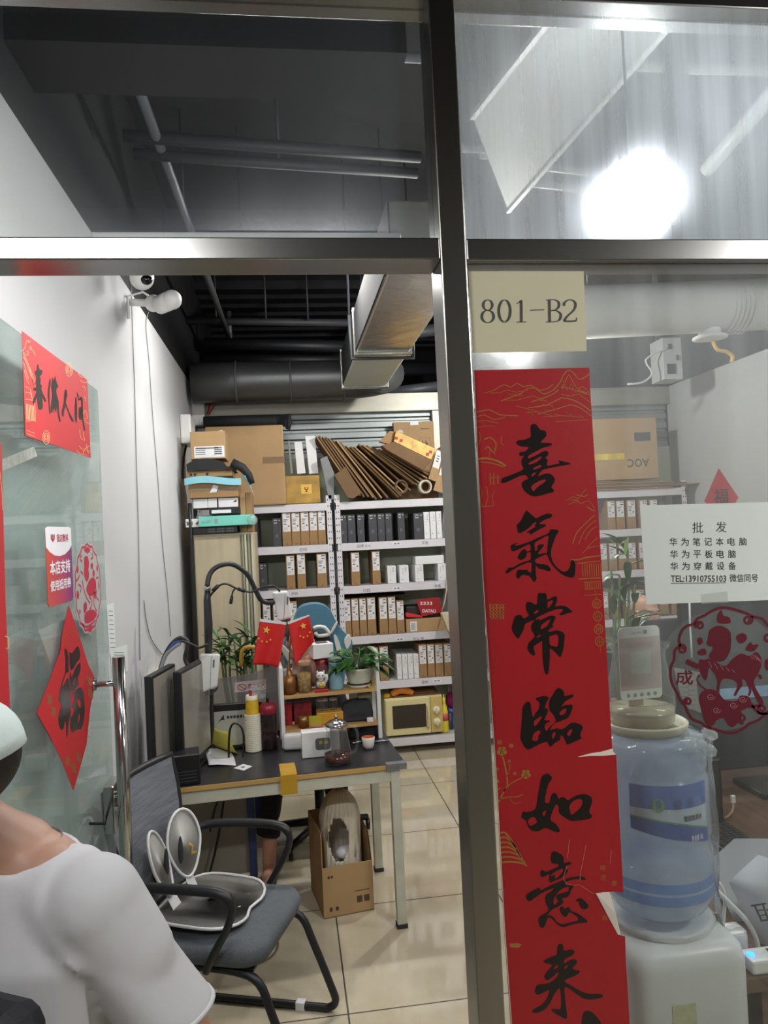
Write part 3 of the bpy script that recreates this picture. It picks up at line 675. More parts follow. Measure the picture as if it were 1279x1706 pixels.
for cx, cy in ((590, 1140), (660, 1300), (970, 1170), (860, 1240)):
    cl.ribbon(smooth(z([(cx+50*(1-i/14)*math.cos(i*.8), cy+40*(1-i/14)*math.sin(i*.8)) for i in range(13)]), 2, False), .8, ft, .0003)
cl.build('cut_out_lines', mat('cut_line_pale', '#b0777e', .6, var=0), t)
# ================================================================== the open glass door and what is stuck on it
XD = -.63
t = thing('glass_door', 'frameless greenish glass door swung open against the white side wall, steel bar handle', 'door', (XD, 1.57, 0))
t['label'] = 'frameless green glass door swung open beside the white wall with long steel handle'
M_door = thin_glass('door_glass', tint=(.86, .92, .90), film=.17, film_col=(.66, .74, .71), rough=.02, ior=1.5, refl=.5)
MB().box(XD, XD+.012, 1.58, 2.656, .02, 2.342).build('glass_leaf', M_door, t, .002, 1)
M_chrome = mat('chrome', '#b9b9b8', .12, 1.0, var=.03)
M_edge = mat('glass_edge_green', '#5f7f76', .3, var=.05)
hx = XD+.075                      # bar handle: room side, held by two stand-offs
hy = 2.44
ht, hb = P(197, 1094, hy), P(222, 1560, hy)
hx = ht.x
h = MB().cyl((hx, hy, hb.z), (hx, hy, ht.z), .0195, n=20)
ho = h.build('bar_handle', M_chrome, t)
for z in (PX(182, 1153, hx).z, hb.z+.10):
    MB().cyl((XD+.012, hy, z), (hx, hy, z), .009, n=12).cyl((XD+.0125, hy, z), (XD+.020, hy, z), .018, n=16).build('stand_off', M_chrome, ho)
lk = MB(); c = PX(178, 1335, XD+.012)
lk.box(XD+.0125, XD+.045, c.y-.05, c.y+.07, c.z-.09, c.z+.06)
lo = lk.build('lock_case', M_chrome, t, .005)
MB().cyl((XD+.045, c.y+.02, c.z), (XD+.062, c.y+.02, c.z), .026, n=20).build('lock_cylinder', M_chrome, lo)
MB().box(XD-.003, XD+.016, 2.05, 2.656, 0, 0.12).build('bottom_patch', M_chrome, t, .003)
for z in (.16, 2.2): MB().box(XD-.012, XD+.024, 1.57, 1.68, z, z+.10).build('hinge', M_chrome, t, .004)
MB().tube([PX(150, 1372, XD+.014), PX(185, 1372, XD+.014)], .004, 6).build('seal_strip', M_dark, t)
XS = XD+.0135
fd = lambda u, v, w: PX(u, v, XS)+V(w, 0, 0)
# horizontal couplet piece
t = thing('couplet_banner', 'red paper banner with four brushed characters, top corner of the glass door', 'couplet', PX(90, 740, XS))
MB().plate([[(36, 551), (90, 592), (145, 632), (151, 763), (95, 743), (42, 726)]], fd, .0004).build('paper', M_redd, t)
z = zf(30, 540, 7.415); f2 = lambda u, v, w: fd(u, v, w+.0005)
for comps in ([[(230,520),(245,495),(262,560),(295,570),(290,620),(265,650),(280,680),(270,740),(295,760),(285,800),(310,870),(345,940),(330,960),(292,900),(300,960),(300,1040),(270,1060),(245,1040),(240,970),(227,900),(210,960),(190,990),(178,950),(205,890),(225,830),(190,820),(190,790),(225,770),(212,720),(225,660),(205,610),(205,580),(230,570)]],
              [[(375,760),(392,662),(402,740),(388,800),(388,1000),(402,1080),(388,1115),(376,1000),(364,860)], [(420,660),(440,705),(455,640),(472,720),(497,770),(472,800),(472,860),(500,960),(502,1080),(522,1180),(515,1210),(492,1140),(478,1020),(466,1100),(452,1030),(440,1100),(430,1020),(418,1100),(402,1050),(410,950),(418,870),(408,780)]],
              [[(580,810),(600,820),(606,880),(587,960),(602,1010),(642,1110),(687,1190),(670,1207),(638,1160),(582,1010),(562,1130),(547,1142),(535,1080),(560,980),(566,880)]],
              [[(705,910),(722,930),(727,1100),(722,1222),(708,1200),(696,1120)], [(724,840),(748,890),(742,915),(729,893)], [(742,922),(790,898),(797,1000),(802,1150),(826,1300),(813,1312),(788,1180),(778,1000),(772,935),(745,948)], [(748,1050),(765,1020),(787,1060),(787,1160),(765,1187),(747,1140)]]):
    m = MB()
    for c in comps: m.plate([smooth(z(c), 2)], f2, .0004)
    m.build('brush_character', M_ink, t)
g = MB(); fg = lambda u, v, w: fd(u, v, w+.0004)
def dl(pts, w=.7, k=2, zz=z): g.ribbon(smooth(zz(pts), k, False), w, fg, .0003)
for pts in ([(60,360),(100,440),(150,560),(210,720)], [(62,400),(110,500),(170,680),(205,790)], [(65,470),(90,560),(130,680)], [(70,560),(95,650),(130,740)], [(80,770),(145,800),(160,900)], [(85,840),(160,860),(170,950)], [(85,930),(200,960),(210,1210)], [(95,1200),(205,1190)], [(100,1310),(200,1350)], [(105,1350),(205,1390)],
            [(50,330),(80,290),(110,190),(130,230),(150,200)], [(60,340),(110,390),(125,340),(95,330)], [(130,280),(150,300),(190,340),(210,385)], [(150,260),(160,300),(135,310)],
            [(740,600),(770,650),(820,660),(850,700)], [(770,690),(800,720),(850,720)], [(790,760),(830,790),(820,830)], [(820,880),(835,960)], [(805,1110),(830,1060),(855,1160),(810,1170)], [(810,1190),(870,1230)],
            [(760,1300),(770,1400),(800,1430)], [(800,1330),(820,1440)], [(750,1500),(800,1550),(880,1500)], [(720,1560),(760,1600),(850,1620)], [(840,1480),(860,1560),(890,1580)], [(800,1600),(830,1540),(870,1600)]): dl(pts)
g.build('plum_and_tower_print', M_goldp, t); g = MB()
for k in range(6): dl([(98+k*18, 980+k*6), (105+k*18, 1180+k*3)], 1.2, 1)
for k in range(5): dl([(115+k*16, 520+k*45), (150+k*12, 590+k*45)], 1.0, 1)
g.build('tower_wall_print', M_goldp, t)
for cx, cy in ((630, 560), (345, 1400)):
    g = MB()
    for r in (1, .65, .35): g.ribbon(z(circle2(cx, cy, 42*r, 85*r, 14)+[(cx+42*r, cy)]), .8, fg, .0003)
    g.build('rosette_print', M_goldp, t)
# strip couplet at the left picture edge
t = thing('couplet_strip', 'strip of red paper couplet on the hinge half of the glass door', 'couplet', PX(5, 1200, XS))
MB().plate([[(-36, 700), (2, 742), (9, 1000), (18, 1215), (20, 1300), (-10, 1300), (-20, 1000)]], fd, .0004).build('paper', M_redd, t)
g = MB(); dl([(-10, 760), (0, 790), (4, 850)], .8, 2, lambda p: p); dl([(8, 1060), (14, 1062), (14, 1080), (9, 1080)], 2, 1, lambda p: p)
g.build('gold_print', M_goldp, t)
# voucher sticker
def grad_mat():
    m, N, L, out = node_mat('sticker_gradient'); b = N.new('ShaderNodeBsdfPrincipled'); L.new(b.outputs[0], out.inputs[0]); b.inputs['Roughness'].default_value = .35
    tc = N.new('ShaderNodeTexCoord'); sp = N.new('ShaderNodeSeparateXYZ'); L.new(tc.outputs['Generated'], sp.inputs[0])
    r = N.new('ShaderNodeValToRGB'); L.new(sp.outputs[1], r.inputs[0])
    r.color_ramp.elements[0].color = lin('#c8472f'); r.color_ramp.elements[1].color = lin('#6d2a70'); e = r.color_ramp.elements.new(.6); e.color = lin('#b0395c')
    L.new(r.outputs[0], b.inputs['Base Color']); return m
q = [PX(x, y, XS) for x, y in ((73.5, 874), (117.5, 881), (122.5, 1001), (80, 1011))]
y0, y1 = q[3].y, q[2].y; z0, z1 = (q[3].z+q[2].z)/2, (q[0].z+q[1].z)/2
t = thing('voucher_sticker', 'rounded orange to purple voucher sticker with white characters on the glass door', 'sticker', (XS, y0, z0))
w, h = y1-y0, z1-z0
fs = frame((XS, y0, z0), (0, 1, 0), (0, 0, 1), (1, 0, 0))
MB().plate([rrect(0, w, 0, h, w*.08)], fs, .0004).build('backing', grad_mat(), t)
M_stwhite = mat('sticker_white', '#e8e6ea', .4, var=0)
m = MB(); top = [(w*.0, h*.98), (w*.08, h), (w*.92, h), (w, h*.98)]
m.plate([top[::-1]+[(0, h*.75), (w*.12, h*.685), (w*.3, h*.635), (w*.5, h*.62), (w*.7, h*.635), (w*.88, h*.685), (w, h*.75)]], lambda a, b, c: fs(a, b, c+.0004), .0003)
m.build('white_header', M_stwhite, t)
m = MB(); fo = lambda a, b, c: fs(a, b, .0010+c)
text(m, '我店数科', fo, w*.40, h*.80, w*.46, h*.10, 0, 0, bold=.001)
for k in range(3): m.plate([circle2(w*(.2+.055*k), h*.875, w*.022, w*.03, 8)], lambda a, b, c: fs(a, b, c+.0008), .0002); m.plate([[(w*(.175+.055*k), h*.85), (w*(.225+.055*k), h*.85), (w*(.255), h*.80)]], lambda a, b, c: fs(a, b, c+.0008), .0002)
m.build('red_lettering', mat('sticker_red', '#a3203f', .4, var=0), t)
m = MB()
text(m, '本店支持', fo, w*.11, h*.39, w*.78, h*.17, 0, 0, bold=.002)
text(m, '使用抵用券', fo, w*.10, h*.185, w*.80, h*.13, 0, 0, bold=.0015)
m.build('white_lettering', M_stwhite, t)
# diamond with the fortune character
t = thing('fortune_diamond', 'red paper diamond with a black fortune character on the glass door', 'paper decoration', PX(120, 1315, XS))
MB().plate([[(114, 1008), (118, 1018), (132, 1060), (146, 1105), (160, 1136), (163, 1140), (156, 1146), (150, 1180), (144, 1240), (130, 1290), (122, 1317), (104, 1270), (82, 1225), (61, 1188), (80, 1140), (100, 1085), (103, 1058)]], fd, .0005).build('paper', M_redd, t)
z = zf(80, 1060, 9.475); m = MB()
for c in ([[(255,210),(275,198),(300,230),(320,330),(320,480),(325,560),(300,570),(272,602),(242,700),(217,800),(260,740),(300,655),(325,690),(345,800),(330,860),(355,960),(350,1100),(355,1200),(345,1290),(325,1330),(320,1460),(300,1585),(285,1560),(280,1400),(270,1330),(245,1430),(215,1485),(175,1430),(158,1310),(170,1220),(205,1070),(170,1030),(165,980),(185,850),(225,690),(268,570),(265,330)]],
          [[(335,250),(370,270),(430,190),(465,160),(495,220),(500,350),(450,410),(410,490),(375,530),(350,520),(335,400)]],
          [[(350,560),(372,645),(420,520),(470,440),(505,420),(510,500),(490,600),(465,660),(480,760),(440,820),(380,885),(340,860),(350,780),(335,680)], [(392,740),(423,655),(428,690),(402,775)]],
          [[(370,930),(430,850),(500,805),(540,850),(565,1000),(575,1200),(545,1400),(510,1470),(450,1470),(390,1520),(355,1480),(345,1300),(375,1260),(410,1150),(370,1120),(400,1030),(410,930)], [(457,1020),(480,987),(513,1050),(508,1128),(477,1108)], [(472,1290),(495,1205),(498,1300),(472,1365)]]):
    m.plate([smooth(z(l), 2) for l in c], f2, .0004)
m.build('brush_character', M_ink, t)
g = MB()
for pts in ([(108,1060),(120,1052),(130,1066)], [(104,1075),(118,1070)]): g.ribbon(smooth(pts, 3, False), 1, fg, .0003)
for x, y in ((82, 1165), (88, 1185), (148, 1135), (150, 1155), (112, 1268), (122, 1280), (130, 1262)): MB().plate([[(x-4, y-9), (x+4, y-6), (x+5, y+9), (x-3, y+7)]], fg, .0002).build('gold_patch', mat('gold_print_dull', '#96502f', .5, .1, var=.2, scale=50), t)
g.build('corner_print', mat('gold_print_dull', '#96502f'), t)
# round paper-cut sticker
def medallion_on_door():
    c = PX(147.5, 979, XS); top = PX(144, 902, XS); R = abs(top.z-c.z)
    t = thing('paper_cut_sticker', 'round white and red paper-cut sticker near the free edge of the glass door', 'window sticker', (XS, c.y, c.z-R))
    ry = abs(PX(170, 979, XS).y-PX(124, 979, XS).y)/2
    f = lambda a, b, w: V(XS+w, c.y+a*ry, c.z+b*R)
    sc = [((1-.045*abs(math.sin(8*a)))*math.cos(a)*1.02, (1-.045*abs(math.sin(8*a)))*math.sin(a)*1.02) for a in [2*PI*i/128 for i in range(128)]]
    MB().plate([sc], f, .0003).build('white_backing', thin_glass('sticker_backing', film=.62, film_col=(.86, .82, .82), rough=.3), t)
    m = MB(); fm = lambda a, b, w: f(a, b, w+.0005)
    rg = [((.95-.05*abs(math.sin(8*a)))*math.cos(a), (.95-.05*abs(math.sin(8*a)))*math.sin(a)) for a in [2*PI*i/128 for i in range(129)]]
    m.ribbon(rg, .05, fm, 0)
    zz = lambda pts: [((x-1050)/170, -(y-850)/545) for x, y in pts]
    for pts in ([(1010,490),(1050,480),(1065,560),(1055,640),(1060,720),(1030,780),(1000,700),(1005,600)], [(1060,770),(1100,740),(1140,780),(1145,870),(1120,940),(1060,960),(1020,880),(1030,820)], [(1085,580),(1115,570),(1110,640),(1090,630)], [(1120,640),(1135,700),(1115,750),(1105,690)], [(980,1030),(1010,1000),(1020,1080),(985,1130)], [(1110,930),(1140,920),(1130,1010),(1112,990)],
                [(985,1150),(1030,1110),(1100,1130),(1140,1190),(1110,1240),(1050,1260),(990,1240)], [(920,570),(940,600),(930,660),(915,630)], [(1165,600),(1180,640),(1170,690),(1160,650)], [(915,840),(935,900),(920,950),(905,900)], [(1180,800),(1190,860),(1175,920)], [(930,1060),(945,1090),(930,1120)], [(1010,1330),(1050,1300),(1090,1330),(1050,1360)], [(1010,400),(1050,370),(1090,410),(1050,450)]):
        m.plate([smooth(zz(pts), 2)], fm, .0002)
    for pts in ([(975,740),(990,850),(1020,960),(1060,1040)], [(1050,960),(1080,1010),(1070,1090),(1050,1100)], [(1100,960),(1110,1080),(1140,1160)], [(930,780),(960,820),(950,880)], [(1150,760),(1180,760)], [(985,540),(960,500),(980,460)], [(1090,520),(1120,500),(1110,450)], [(960,640),(990,680)], [(1150,900),(1140,980),(1170,1040)], [(900,740),(930,720),(950,680)], [(960,1240),(1000,1290),(1060,1290),(1120,1260)]):
        m.ribbon(smooth(zz(pts), 3, False), .045, fm, 0)
    m.build('red_paper_cut', mat('paper_cut_bright', '#b01c3c', .5, var=.04), t)
medallion_on_door()
t = thing('pale_pennant', 'faded pale paper pennant with a star behind the lower edge of the round sticker', 'paper decoration', PX(140, 1130, XD-.001))
t['label'] = 'faded pink paper behind the fortune diamond on the far face of the glass door'
MB().plate([[(64, 1050), (110, 1030), (160, 1040), (164, 1120), (150, 1180), (120, 1200), (100, 1150)]], lambda u, v, w: PX(u, v, XD-.002)-V(w, 0, 0), .0004).build('paper', mat('faded_pink', '#c3b3b0', .7, var=.1), t)
tp = MB().plate([[(4, 765), (56, 744), (62, 760), (4, 785)]], fd, .0003)
solo(tp, 'packing_tape', thin_glass('crinkled_tape', film=.55, film_col=(.8, .8, .74), rough=.12, film_scale=30), 'strip of crinkled clear packing tape below the red banner on the glass door', 'tape')
# things on the white side wall
XW = XL+.001
fw = lambda u, v, w: PX(u, v, XL)+V(w+.001, 0, 0)
for i, (qd, lb) in enumerate((([(177, 1008), (189, 1004), (192, 1086), (182, 1092)], 'narrow white leaflet with grey rows taped to the side wall above the door handle'), ([(183, 1082), (211, 1074), (213, 1118), (186, 1126)], 'small pale printed slip on the white side wall behind the handle top'))):
    t = thing('wall_leaflet', lb, 'leaflet', PX(*qd[3], XL))
    MB().plate([qd], fw, .0006).build('paper', M_paper, t)
    m = MB(); (a, b), (c, d), (e, f_), (g_, h_) = qd
    for k in range(9):
        s = .12+k*.09
        m.ribbon([(a+(g_-a)*s+(c-a)*.2, b+(h_-b)*s), (a+(g_-a)*s+(c-a)*.8, b+(h_-b)*s)], .8, fw, .001)
    m.build('printed_rows', M_text, t)
t = thing('socket_box', 'cream surface socket box on the white wall beside the desk cables', 'socket box', PX(255, 1180, XL))
c0, c1 = PX(247, 1186, XL), PX(264, 1110, XL)
MB().box(XL, XL+.04, min(c0.y, c1.y), max(c0.y, c1.y)+.02, c0.z, c1.z).build('box', mat('cream_plastic', '#cfcbb4', .5, var=.03), t, .004)
MB().box(XL+.04, XL+.046, min(c0.y, c1.y)+.02, max(c0.y, c1.y), c0.z+.06, c1.z-.04).build('cover', mat('cream_plastic', '#cfcbb4'), t, .002)
M_wire = mat('wire_grey', '#8f9092', .5, var=0)
for pts, lb in (([(218, 462), (221, 560), (224, 640), (226, 725), (228, 800), (231, 900), (232, 985), (233, 1100)], 'thin grey wire running down the white wall below the dome camera'),
                ([(247, 520), (243, 545), (248, 600), (254, 690), (263, 800), (270, 900), (280, 1000), (284, 1060)], 'thin grey wire hanging down the white wall below the second camera'),
                ([(240, 1000), (243, 1030), (252, 1065), (270, 1090)], 'slack grey wire looping off the white wall towards the desk')):
    solo(MB().tube([PX(x, y, XL+.006) for x, y in smooth(pts, 3, False)], .0028, 6), 'wall_wire', M_wire, lb, 'wire')
M_camw = mat('camera_white', '#dcdcda', .35, var=.02)
c = P(236, 463, 3.35)
t = thing('dome_camera', 'round white dome security camera at the top of the white side wall', 'security camera', (c.x, c.y, c.z))
MB().ball((0, 0, 0), .052, 20, 14).build('dome', M_camw, t, world=False)
MB().ball((.022, -.028, -.018), (.028, .026, .022), 14, 10).build('lens_window', mat('camera_glass', '#0c0d10', .08, var=0), t, world=False)
MB().cyl((0, 0, .03), (0, 0, .08), .04, n=18).box(-abs(c.x-XL)-.0, .03, -.03, .03, .07, .09).build('mount', M_camw, t, .003, world=False)
c = P(267, 510, 3.75)
t = thing('bullet_camera', 'white two-part security camera below the dome camera on the side wall', 'security camera', (c.x, c.y, c.z))
MB().cyl((.0, -.02, 0), (.07, -.10, 0), .045, n=20).ball((.07, -.10, 0), .046, 18, 12).build('body', M_camw, t, world=False)
MB().ball((-.035, .02, .02), .042, 16, 12).tube([(-.035, .02, .02), (XL-c.x, .03, .03)], .018, 10).build('mount', M_camw, t, world=False)
MB().tube([(-.05, .02, .05), (-.08, 0, .07), (XL-c.x+.006, 0, .05), (XL-c.x+.006, 0, -.06)], .006, 8).build('camera_cable', M_camw, t, world=False)
# ================================================================== storage racks and stock
M_rack = mat('rack_white', '#cfccd2', .45, var=.05, scale=6)
M_hole = mat('rack_hole', '#2c2c30', .8, var=0)
M_board = mat('rack_board', '#b9b6b6', .6, var=.05)
ZS = [.125, .59, .96, 1.365, 1.71, 2.04]
YR0, YR1 = 6.0, 6.40
def rack(x0, x1, label, top=2.10, group='white storage racks'):
    t = thing('storage_rack', label, 'storage rack', ((x0+x1)/2, (YR0+YR1)/2, 0), 0, group)
    t.location = V((x0+x1)/2, (YR0+YR1)/2, 0)
    for y, s in ((YR0, 1), (YR1, -1)):
        for x, d in ((x0, 1), (x1, -1)):
            m = MB().box(min(x, x+d*.046), max(x, x+d*.046), min(y, y+s*.003), max(y, y+s*.003), 0, top).box(min(x, x+d*.003), max(x, x+d*.003), min(y, y+s*.046), max(y, y+s*.046), 0, top)
            if s > 0:
                z = .05
                while z < top-.03:
                    for o in (.014, .032):
                        xx = x+d*o; m.box(xx-.003, xx+.003, y-.0012, y+.0005, z, z+.012, 1)
                    z += .0515
            m.build('post', [M_rack, M_hole], t)
    for i, z in enumerate(ZS):
        m = MB().box(x0+.004, x1-.004, YR0+.004, YR1-.004, z-.018, z, 1)
        m.box(x0+.046, x1-.046, YR0-.002, YR0+.012, z-.062, z); m.box(x0+.046, x1-.046, YR1-.012, YR1, z-.062, z)
        m.box(x0+.002, x0+.014, YR0, YR1, z-.062, z); m.box(x1-.014, x1-.002, YR0, YR1, z-.062, z)
        m.build('shelf', [M_rack, M_board], t, .0015, 1)
    return t
RX = [(-.70, .365), (.383, 1.362), (1.385, 2.365), (2.385, 3.385)]
RN = ['white perforated rack behind the wooden cabinet', 'white perforated rack with the cream microwave', 'white perforated rack behind the red couplet', 'white perforated rack against the far right wall']
for (a, b), n in zip(RX, RN): rack(a, b, n)
# markings written on the shelf lips
def mark(px, py, s, w, h, dark=True, sticker=False):
    c = P(px, py, YR0-.0035)
    t = thing('shelf_tag' if sticker else 'shelf_marking', '', 'shelf tag' if sticker else 'marking', c)
    fr = frame(c, (1, 0, 0), (0, 0, 1), (0, -1, 0))
    return t, fr
# --- cartons
M_brown = mat('kraft_board', '#97764f', .75, var=.06, scale=8)
M_brown2 = mat('kraft_board_pale', '#a98a62', .75, var=.08, scale=5)
M_brown_d = mat('kraft_board_dark', '#6f5539', .8, var=.10, scale=6)
M_lab = mat('label_white', '#d9d9dc', .5, var=.02)
M_labtext = mat('label_print', '#5d5d60', .6, var=0)
M_dkbox = mat('charcoal_board', '#3b3c41', .5, var=.06)
M_dkprint = mat('pale_print', '#b6b8bc', .5, var=0)
M_whbox = mat('white_board', '#dedfe0', .5, var=.02)
M_whprint = mat('grey_print', '#8e8f92', .5, var=0)
M_side = mat('grey_board_side', '#8b8a80', .7, var=.05)
def proto_brown():
    t = thing('brown_carton', '', 'carton')
    MB().box(0, 1, 0, 1, 0, 1).build('box', M_brown, t, .012, 1, world=False)
    s = MB().box(.10, .93, -.004, .0, .42, .965).build('white_label', M_lab, t, world=False)
    m = MB(); f = frame((0, -.0045, 0), (1, 0, 0), (0, 0, 1), (0, -1, 0))
    m.ribbon([(.52, .93), (.86, .93), (.86, .85), (.52, .85), (.52, .94)], .03, f, .0006)
    for i in range(4): m.ribbon([(.18, .78-i*.025), (.18+.5-.06*i, .78-i*.025)], .012, f, .0006)
    m.ribbon([(.22, .64), (.50, .64)], .035, f, .0006); m.ribbon([(.64, .58), (.82, .58)], .04, f, .0006)
    for i in range(3): m.ribbon([(.2, .54-i*.03), (.6, .54-i*.03)], .006, f, .0006)
    m.build('label_print', M_labtext, s, world=False)
    m = MB(); m.ribbon([(.4, .06), (.56, .06)], .03, f, .0042-.0045+.005); m.build('logo_print', M_brown_d, t, world=False)
    return t
def proto_dark():
    t = thing('charcoal_carton', '', 'carton')
    MB().box(0, 1, 0, 1, 0, 1).build('box', M_dkbox, t, .012, 1, world=False)
    m = MB(); f = frame((0, -.0012, 0), (1, 0, 0), (0, 0, 1), (0, -1, 0))
    m.ribbon([(.18, .93), (.5, .93), (.5, .83), (.18, .83), (.18, .94)], .035, f); m.ribbon([(.7, .92), (.85, .92)], .035, f)
    m.build('front_print', M_dkprint, t, world=False)
    m = MB()
    for i in range(4): m.ribbon([(.3, .42-i*.03), (.55+.1*(i % 2), .42-i*.03)], .014, f)
    m.build('spec_print', mat('dim_print', '#77797d', .5, var=0), t, world=False)
    return t
def proto_white():
    t = thing('white_carton', '', 'carton')
    MB().box(0, 1, 0, 1, 0, 1).build('box', M_whbox, t, .012, 1, world=False)
    m = MB(); f = frame((0, -.0012, 0), (1, 0, 0), (0, 0, 1), (0, -1, 0))
    for i in range(5): m.ribbon([(.55, .9-i*.06), (.8, .9-i*.06)], .02, f)
    for i in range(5): m.ribbon([(.3, .8-i*.07), (.42, .8-i*.07)], .02, f)
    m.ribbon([(.25, .2), (.4, .2)], .04, f)
    m.build('front_print', M_whprint, t, world=False)
    return t
PROTO = {}
def carton(kind, x0, x1, yt, yb, z, label, group, dep=.28, Y=YR0+.015, rz=0, lean=0):
    """a boxed notebook standing on shelf height z between picture columns x0..x1, top edge at yt"""
    a = P(x0, yb, Y); b = P(x1, yb, Y); c = P((x0+x1)/2-1, yt, Y)
    if kind not in PROTO: o = PROTO[kind] = {'b': proto_brown, 'd': proto_dark, 'w': proto_white}[kind]()
    else: o = copy_tree(PROTO[kind])
    o.location = (a.x+.001, Y, z+.0008); o.scale = (b.x-a.x-.003, dep, c.z-z); o.rotation_euler = (0, lean, rz)
    tag(o, label, 'carton', group)
    return o
ORD = ['first', 'second', 'third', 'fourth', 'fifth', 'sixth', 'seventh', 'eighth']
def row(kind, spans, yt0, yt1, yb0, yb1, z, noun, where, group, **k):
    n = len(spans)
    for i, (a, b) in enumerate(spans):
        s = i/max(1, n-1)
        carton(kind, a, b, yt0+(yt1-yt0)*s, yb0+(yb1-yb0)*s, z, '%s of the %s, %s' % (ORD[i] + (' from left' if i else ''), noun, where), group, **k)
Z1, Z2, Z3, Z4, Z5 = ZS[4], ZS[3], ZS[2], ZS[1], ZS[0]
gL, gM = 'cartons on the rack behind the cabinet', 'cartons on the rack with the microwave'
# rack behind the cabinet
row('b', [(471, 486.5), (486.5, 501.5), (501.5, 516.5), (516.5, 530.5), (530.5, 544)], 853, 850, 910, 907, Z1, 'five labelled brown cartons', 'level with the teal box', gL)
carton('d', 417, 430.5, 865, 912, Z1, 'dark carton with pale side beside the teal box end', gL, rz=-.06)
carton('d', 455.5, 470, 863.5, 910, Z1, 'upside-down charcoal carton left of the five brown cartons', gL)
row('d', [(418.5, 429.5), (433, 446.5)], 939, 939, 986, 985, Z2, 'two charcoal cartons', 'one shelf below the teal box', gL)
carton('b', 478, 493, 925, 983, Z2, 'brown carton with a shaded label, leftmost of three under the five cartons', gL)
carton('b', 496, 511, 922, 983, Z2, 'middle brown carton with a second small sticker, under the five cartons', gL)
carton('b', 529, 546, 922, 980, Z2, 'brown carton beside the perforated posts, under the five cartons', gL)
row('b', [(421, 436), (439, 453), (456, 470), (484, 497)], 1004, 1002, 1063, 1060, Z3, 'four brown cartons', 'behind the white device and blue chair', gL)
row('d', [(420, 432), (436, 448), (452, 464)], 1088, 1086, 1138, 1136, Z4, 'three dark cartons', 'behind the red flags', gL)
# rack with the microwave
row('d', [(566, 579.5), (580, 593.5), (596, 608.5)], 858, 857, 905, 904, Z1, 'three plain charcoal cartons', 'under the cardboard pile', gM)
row('d', [(615, 629.5), (630, 642.5), (643, 654.5)], 856, 855, 902, 901, Z1, 'three printed charcoal cartons', 'below the cardboard pile', gM)
carton('d', 663.5, 675.5, 854, 900, Z1, 'lone slim dark carton right of the printed charcoal cartons', gM)
carton('d', 690, 707, 855, 899, Z1, 'wide dark carton touching the three white cartons', gM)
row('w', [(707, 717), (717.5, 727.5), (728, 737)], 853, 852, 898.5, 897, Z1, 'three white cartons', 'beside the rack end below the tape roll', gM)
carton('b', 586, 601, 920, 977, Z2, 'brown carton standing alone beside the perforated posts, below charcoal cartons', gM)
carton('b', 621, 635, 918, 975, Z2, 'tall brown carton left of the small white cartons', gM)
carton('w', 646, 661, 943, 974, Z2, 'small white carton nearest the tall brown carton', gM, dep=.22)
carton('w', 666, 682, 942, 973, Z2, 'second small white carton from the tall brown carton', gM, dep=.22)
carton('w', 692, 706.5, 941, 971, Z2, 'small white carton under the left end of the lying white box', gM, dep=.22)
carton('w', 730, 744, 939, 969.5, Z2, 'small white carton under the right end of the lying white box', gM, dep=.22)
a = P(692, 940.5, YR0+.02); b = P(739, 925, YR0+.02)
zt = max(P(699, 941, YR0+.015).z, P(737, 939, YR0+.015).z)+.002
solo(MB().box(a.x, b.x, YR0+.02, YR0+.24, zt, zt+.066), 'flat_white_box', M_whbox, 'white box lying across the tops of two small white cartons', 'box', gM, .004)
row('b', [(574, 586.5), (587, 599.5), (600, 612.5), (613, 628)], 998, 995, 1062, 1060, Z3, 'four brown cartons', 'above the green potted plant', gM)
row('b', [(633, 647.5), (648, 661.5)], 995, 994, 1060, 1059, Z3, 'two brown cartons', 'left of the red printed case', gM)
carton('b', 662, 675, 1001, 1058, Z3, 'shorter brown carton with a long label beside the red printed case', gM)
a = P(677, 1057, YR0+.03); b = P(741, 1028, YR0+.03)
t = thing('brown_carton', 'long brown carton lying flat under the red printed case', 'carton', (a.x, YR0+.03, Z3), 0, gM)
MB().box(a.x, b.x, YR0+.03, YR0+.36, Z3, b.z).build('box', M_brown2, t, .004)
lb = P(683.5, 1052, YR0+.03); lt = P(694, 1035, YR0+.03)
s = MB().box(lb.x, lt.x, YR0+.028, YR0+.03, lb.z, lt.z).build('white_label', M_lab, t)
m = MB()
for i in range(5): m.box(lb.x+.006+.008*i, lb.x+.009+.008*i, YR0+.0272, YR0+.028, lb.z+.01, lt.z-.012)
m.build('barcode', M_labtext, s)
ct = b.z
t = thing('red_case', 'crimson printed case with white lettering leaning on the lying brown carton', 'case', P(705, 1026, YR0+.05))
M_crim = mat('crimson_print', '#9b1a24', .45, var=.05)
fr = plane_y(YR0+.05)
MB().plate([[(693, 999), (731, 995), (736, 1020), (702, 1027), (697, 1014)]], fr, .012).build('lid', M_crim, t, .002)
m = MB(); text(m, 'DATALI', lambda u, v, w: fr(u, -v, .0135+w), 703, -1020, 22, 5, 0, 0, bold=.25); text(m, '3333', lambda u, v, w: fr(u, -v, .0135+w), 699, -1007.5, 20, 5, 0, 0, bold=.2); m.build('white_lettering', M_whbox, t)
mm = MB().box(P(677, 1026, YR0+.06).x, P(735, 1026, YR0+.06).x, YR0+.07, YR0+.25, ct, ct+.10)
mm.build('dark_interior', mat('dark_lining', '#2a2224', .6, var=.05), t, .01)
MB().plate([[(675, 1020), (700, 1025), (704, 1028.5), (676, 1028)]], plane_y(YR0+.045), .01).build('red_strap', mat('bright_red_cloth', '#c8262c', .6, var=.06), t, .002)
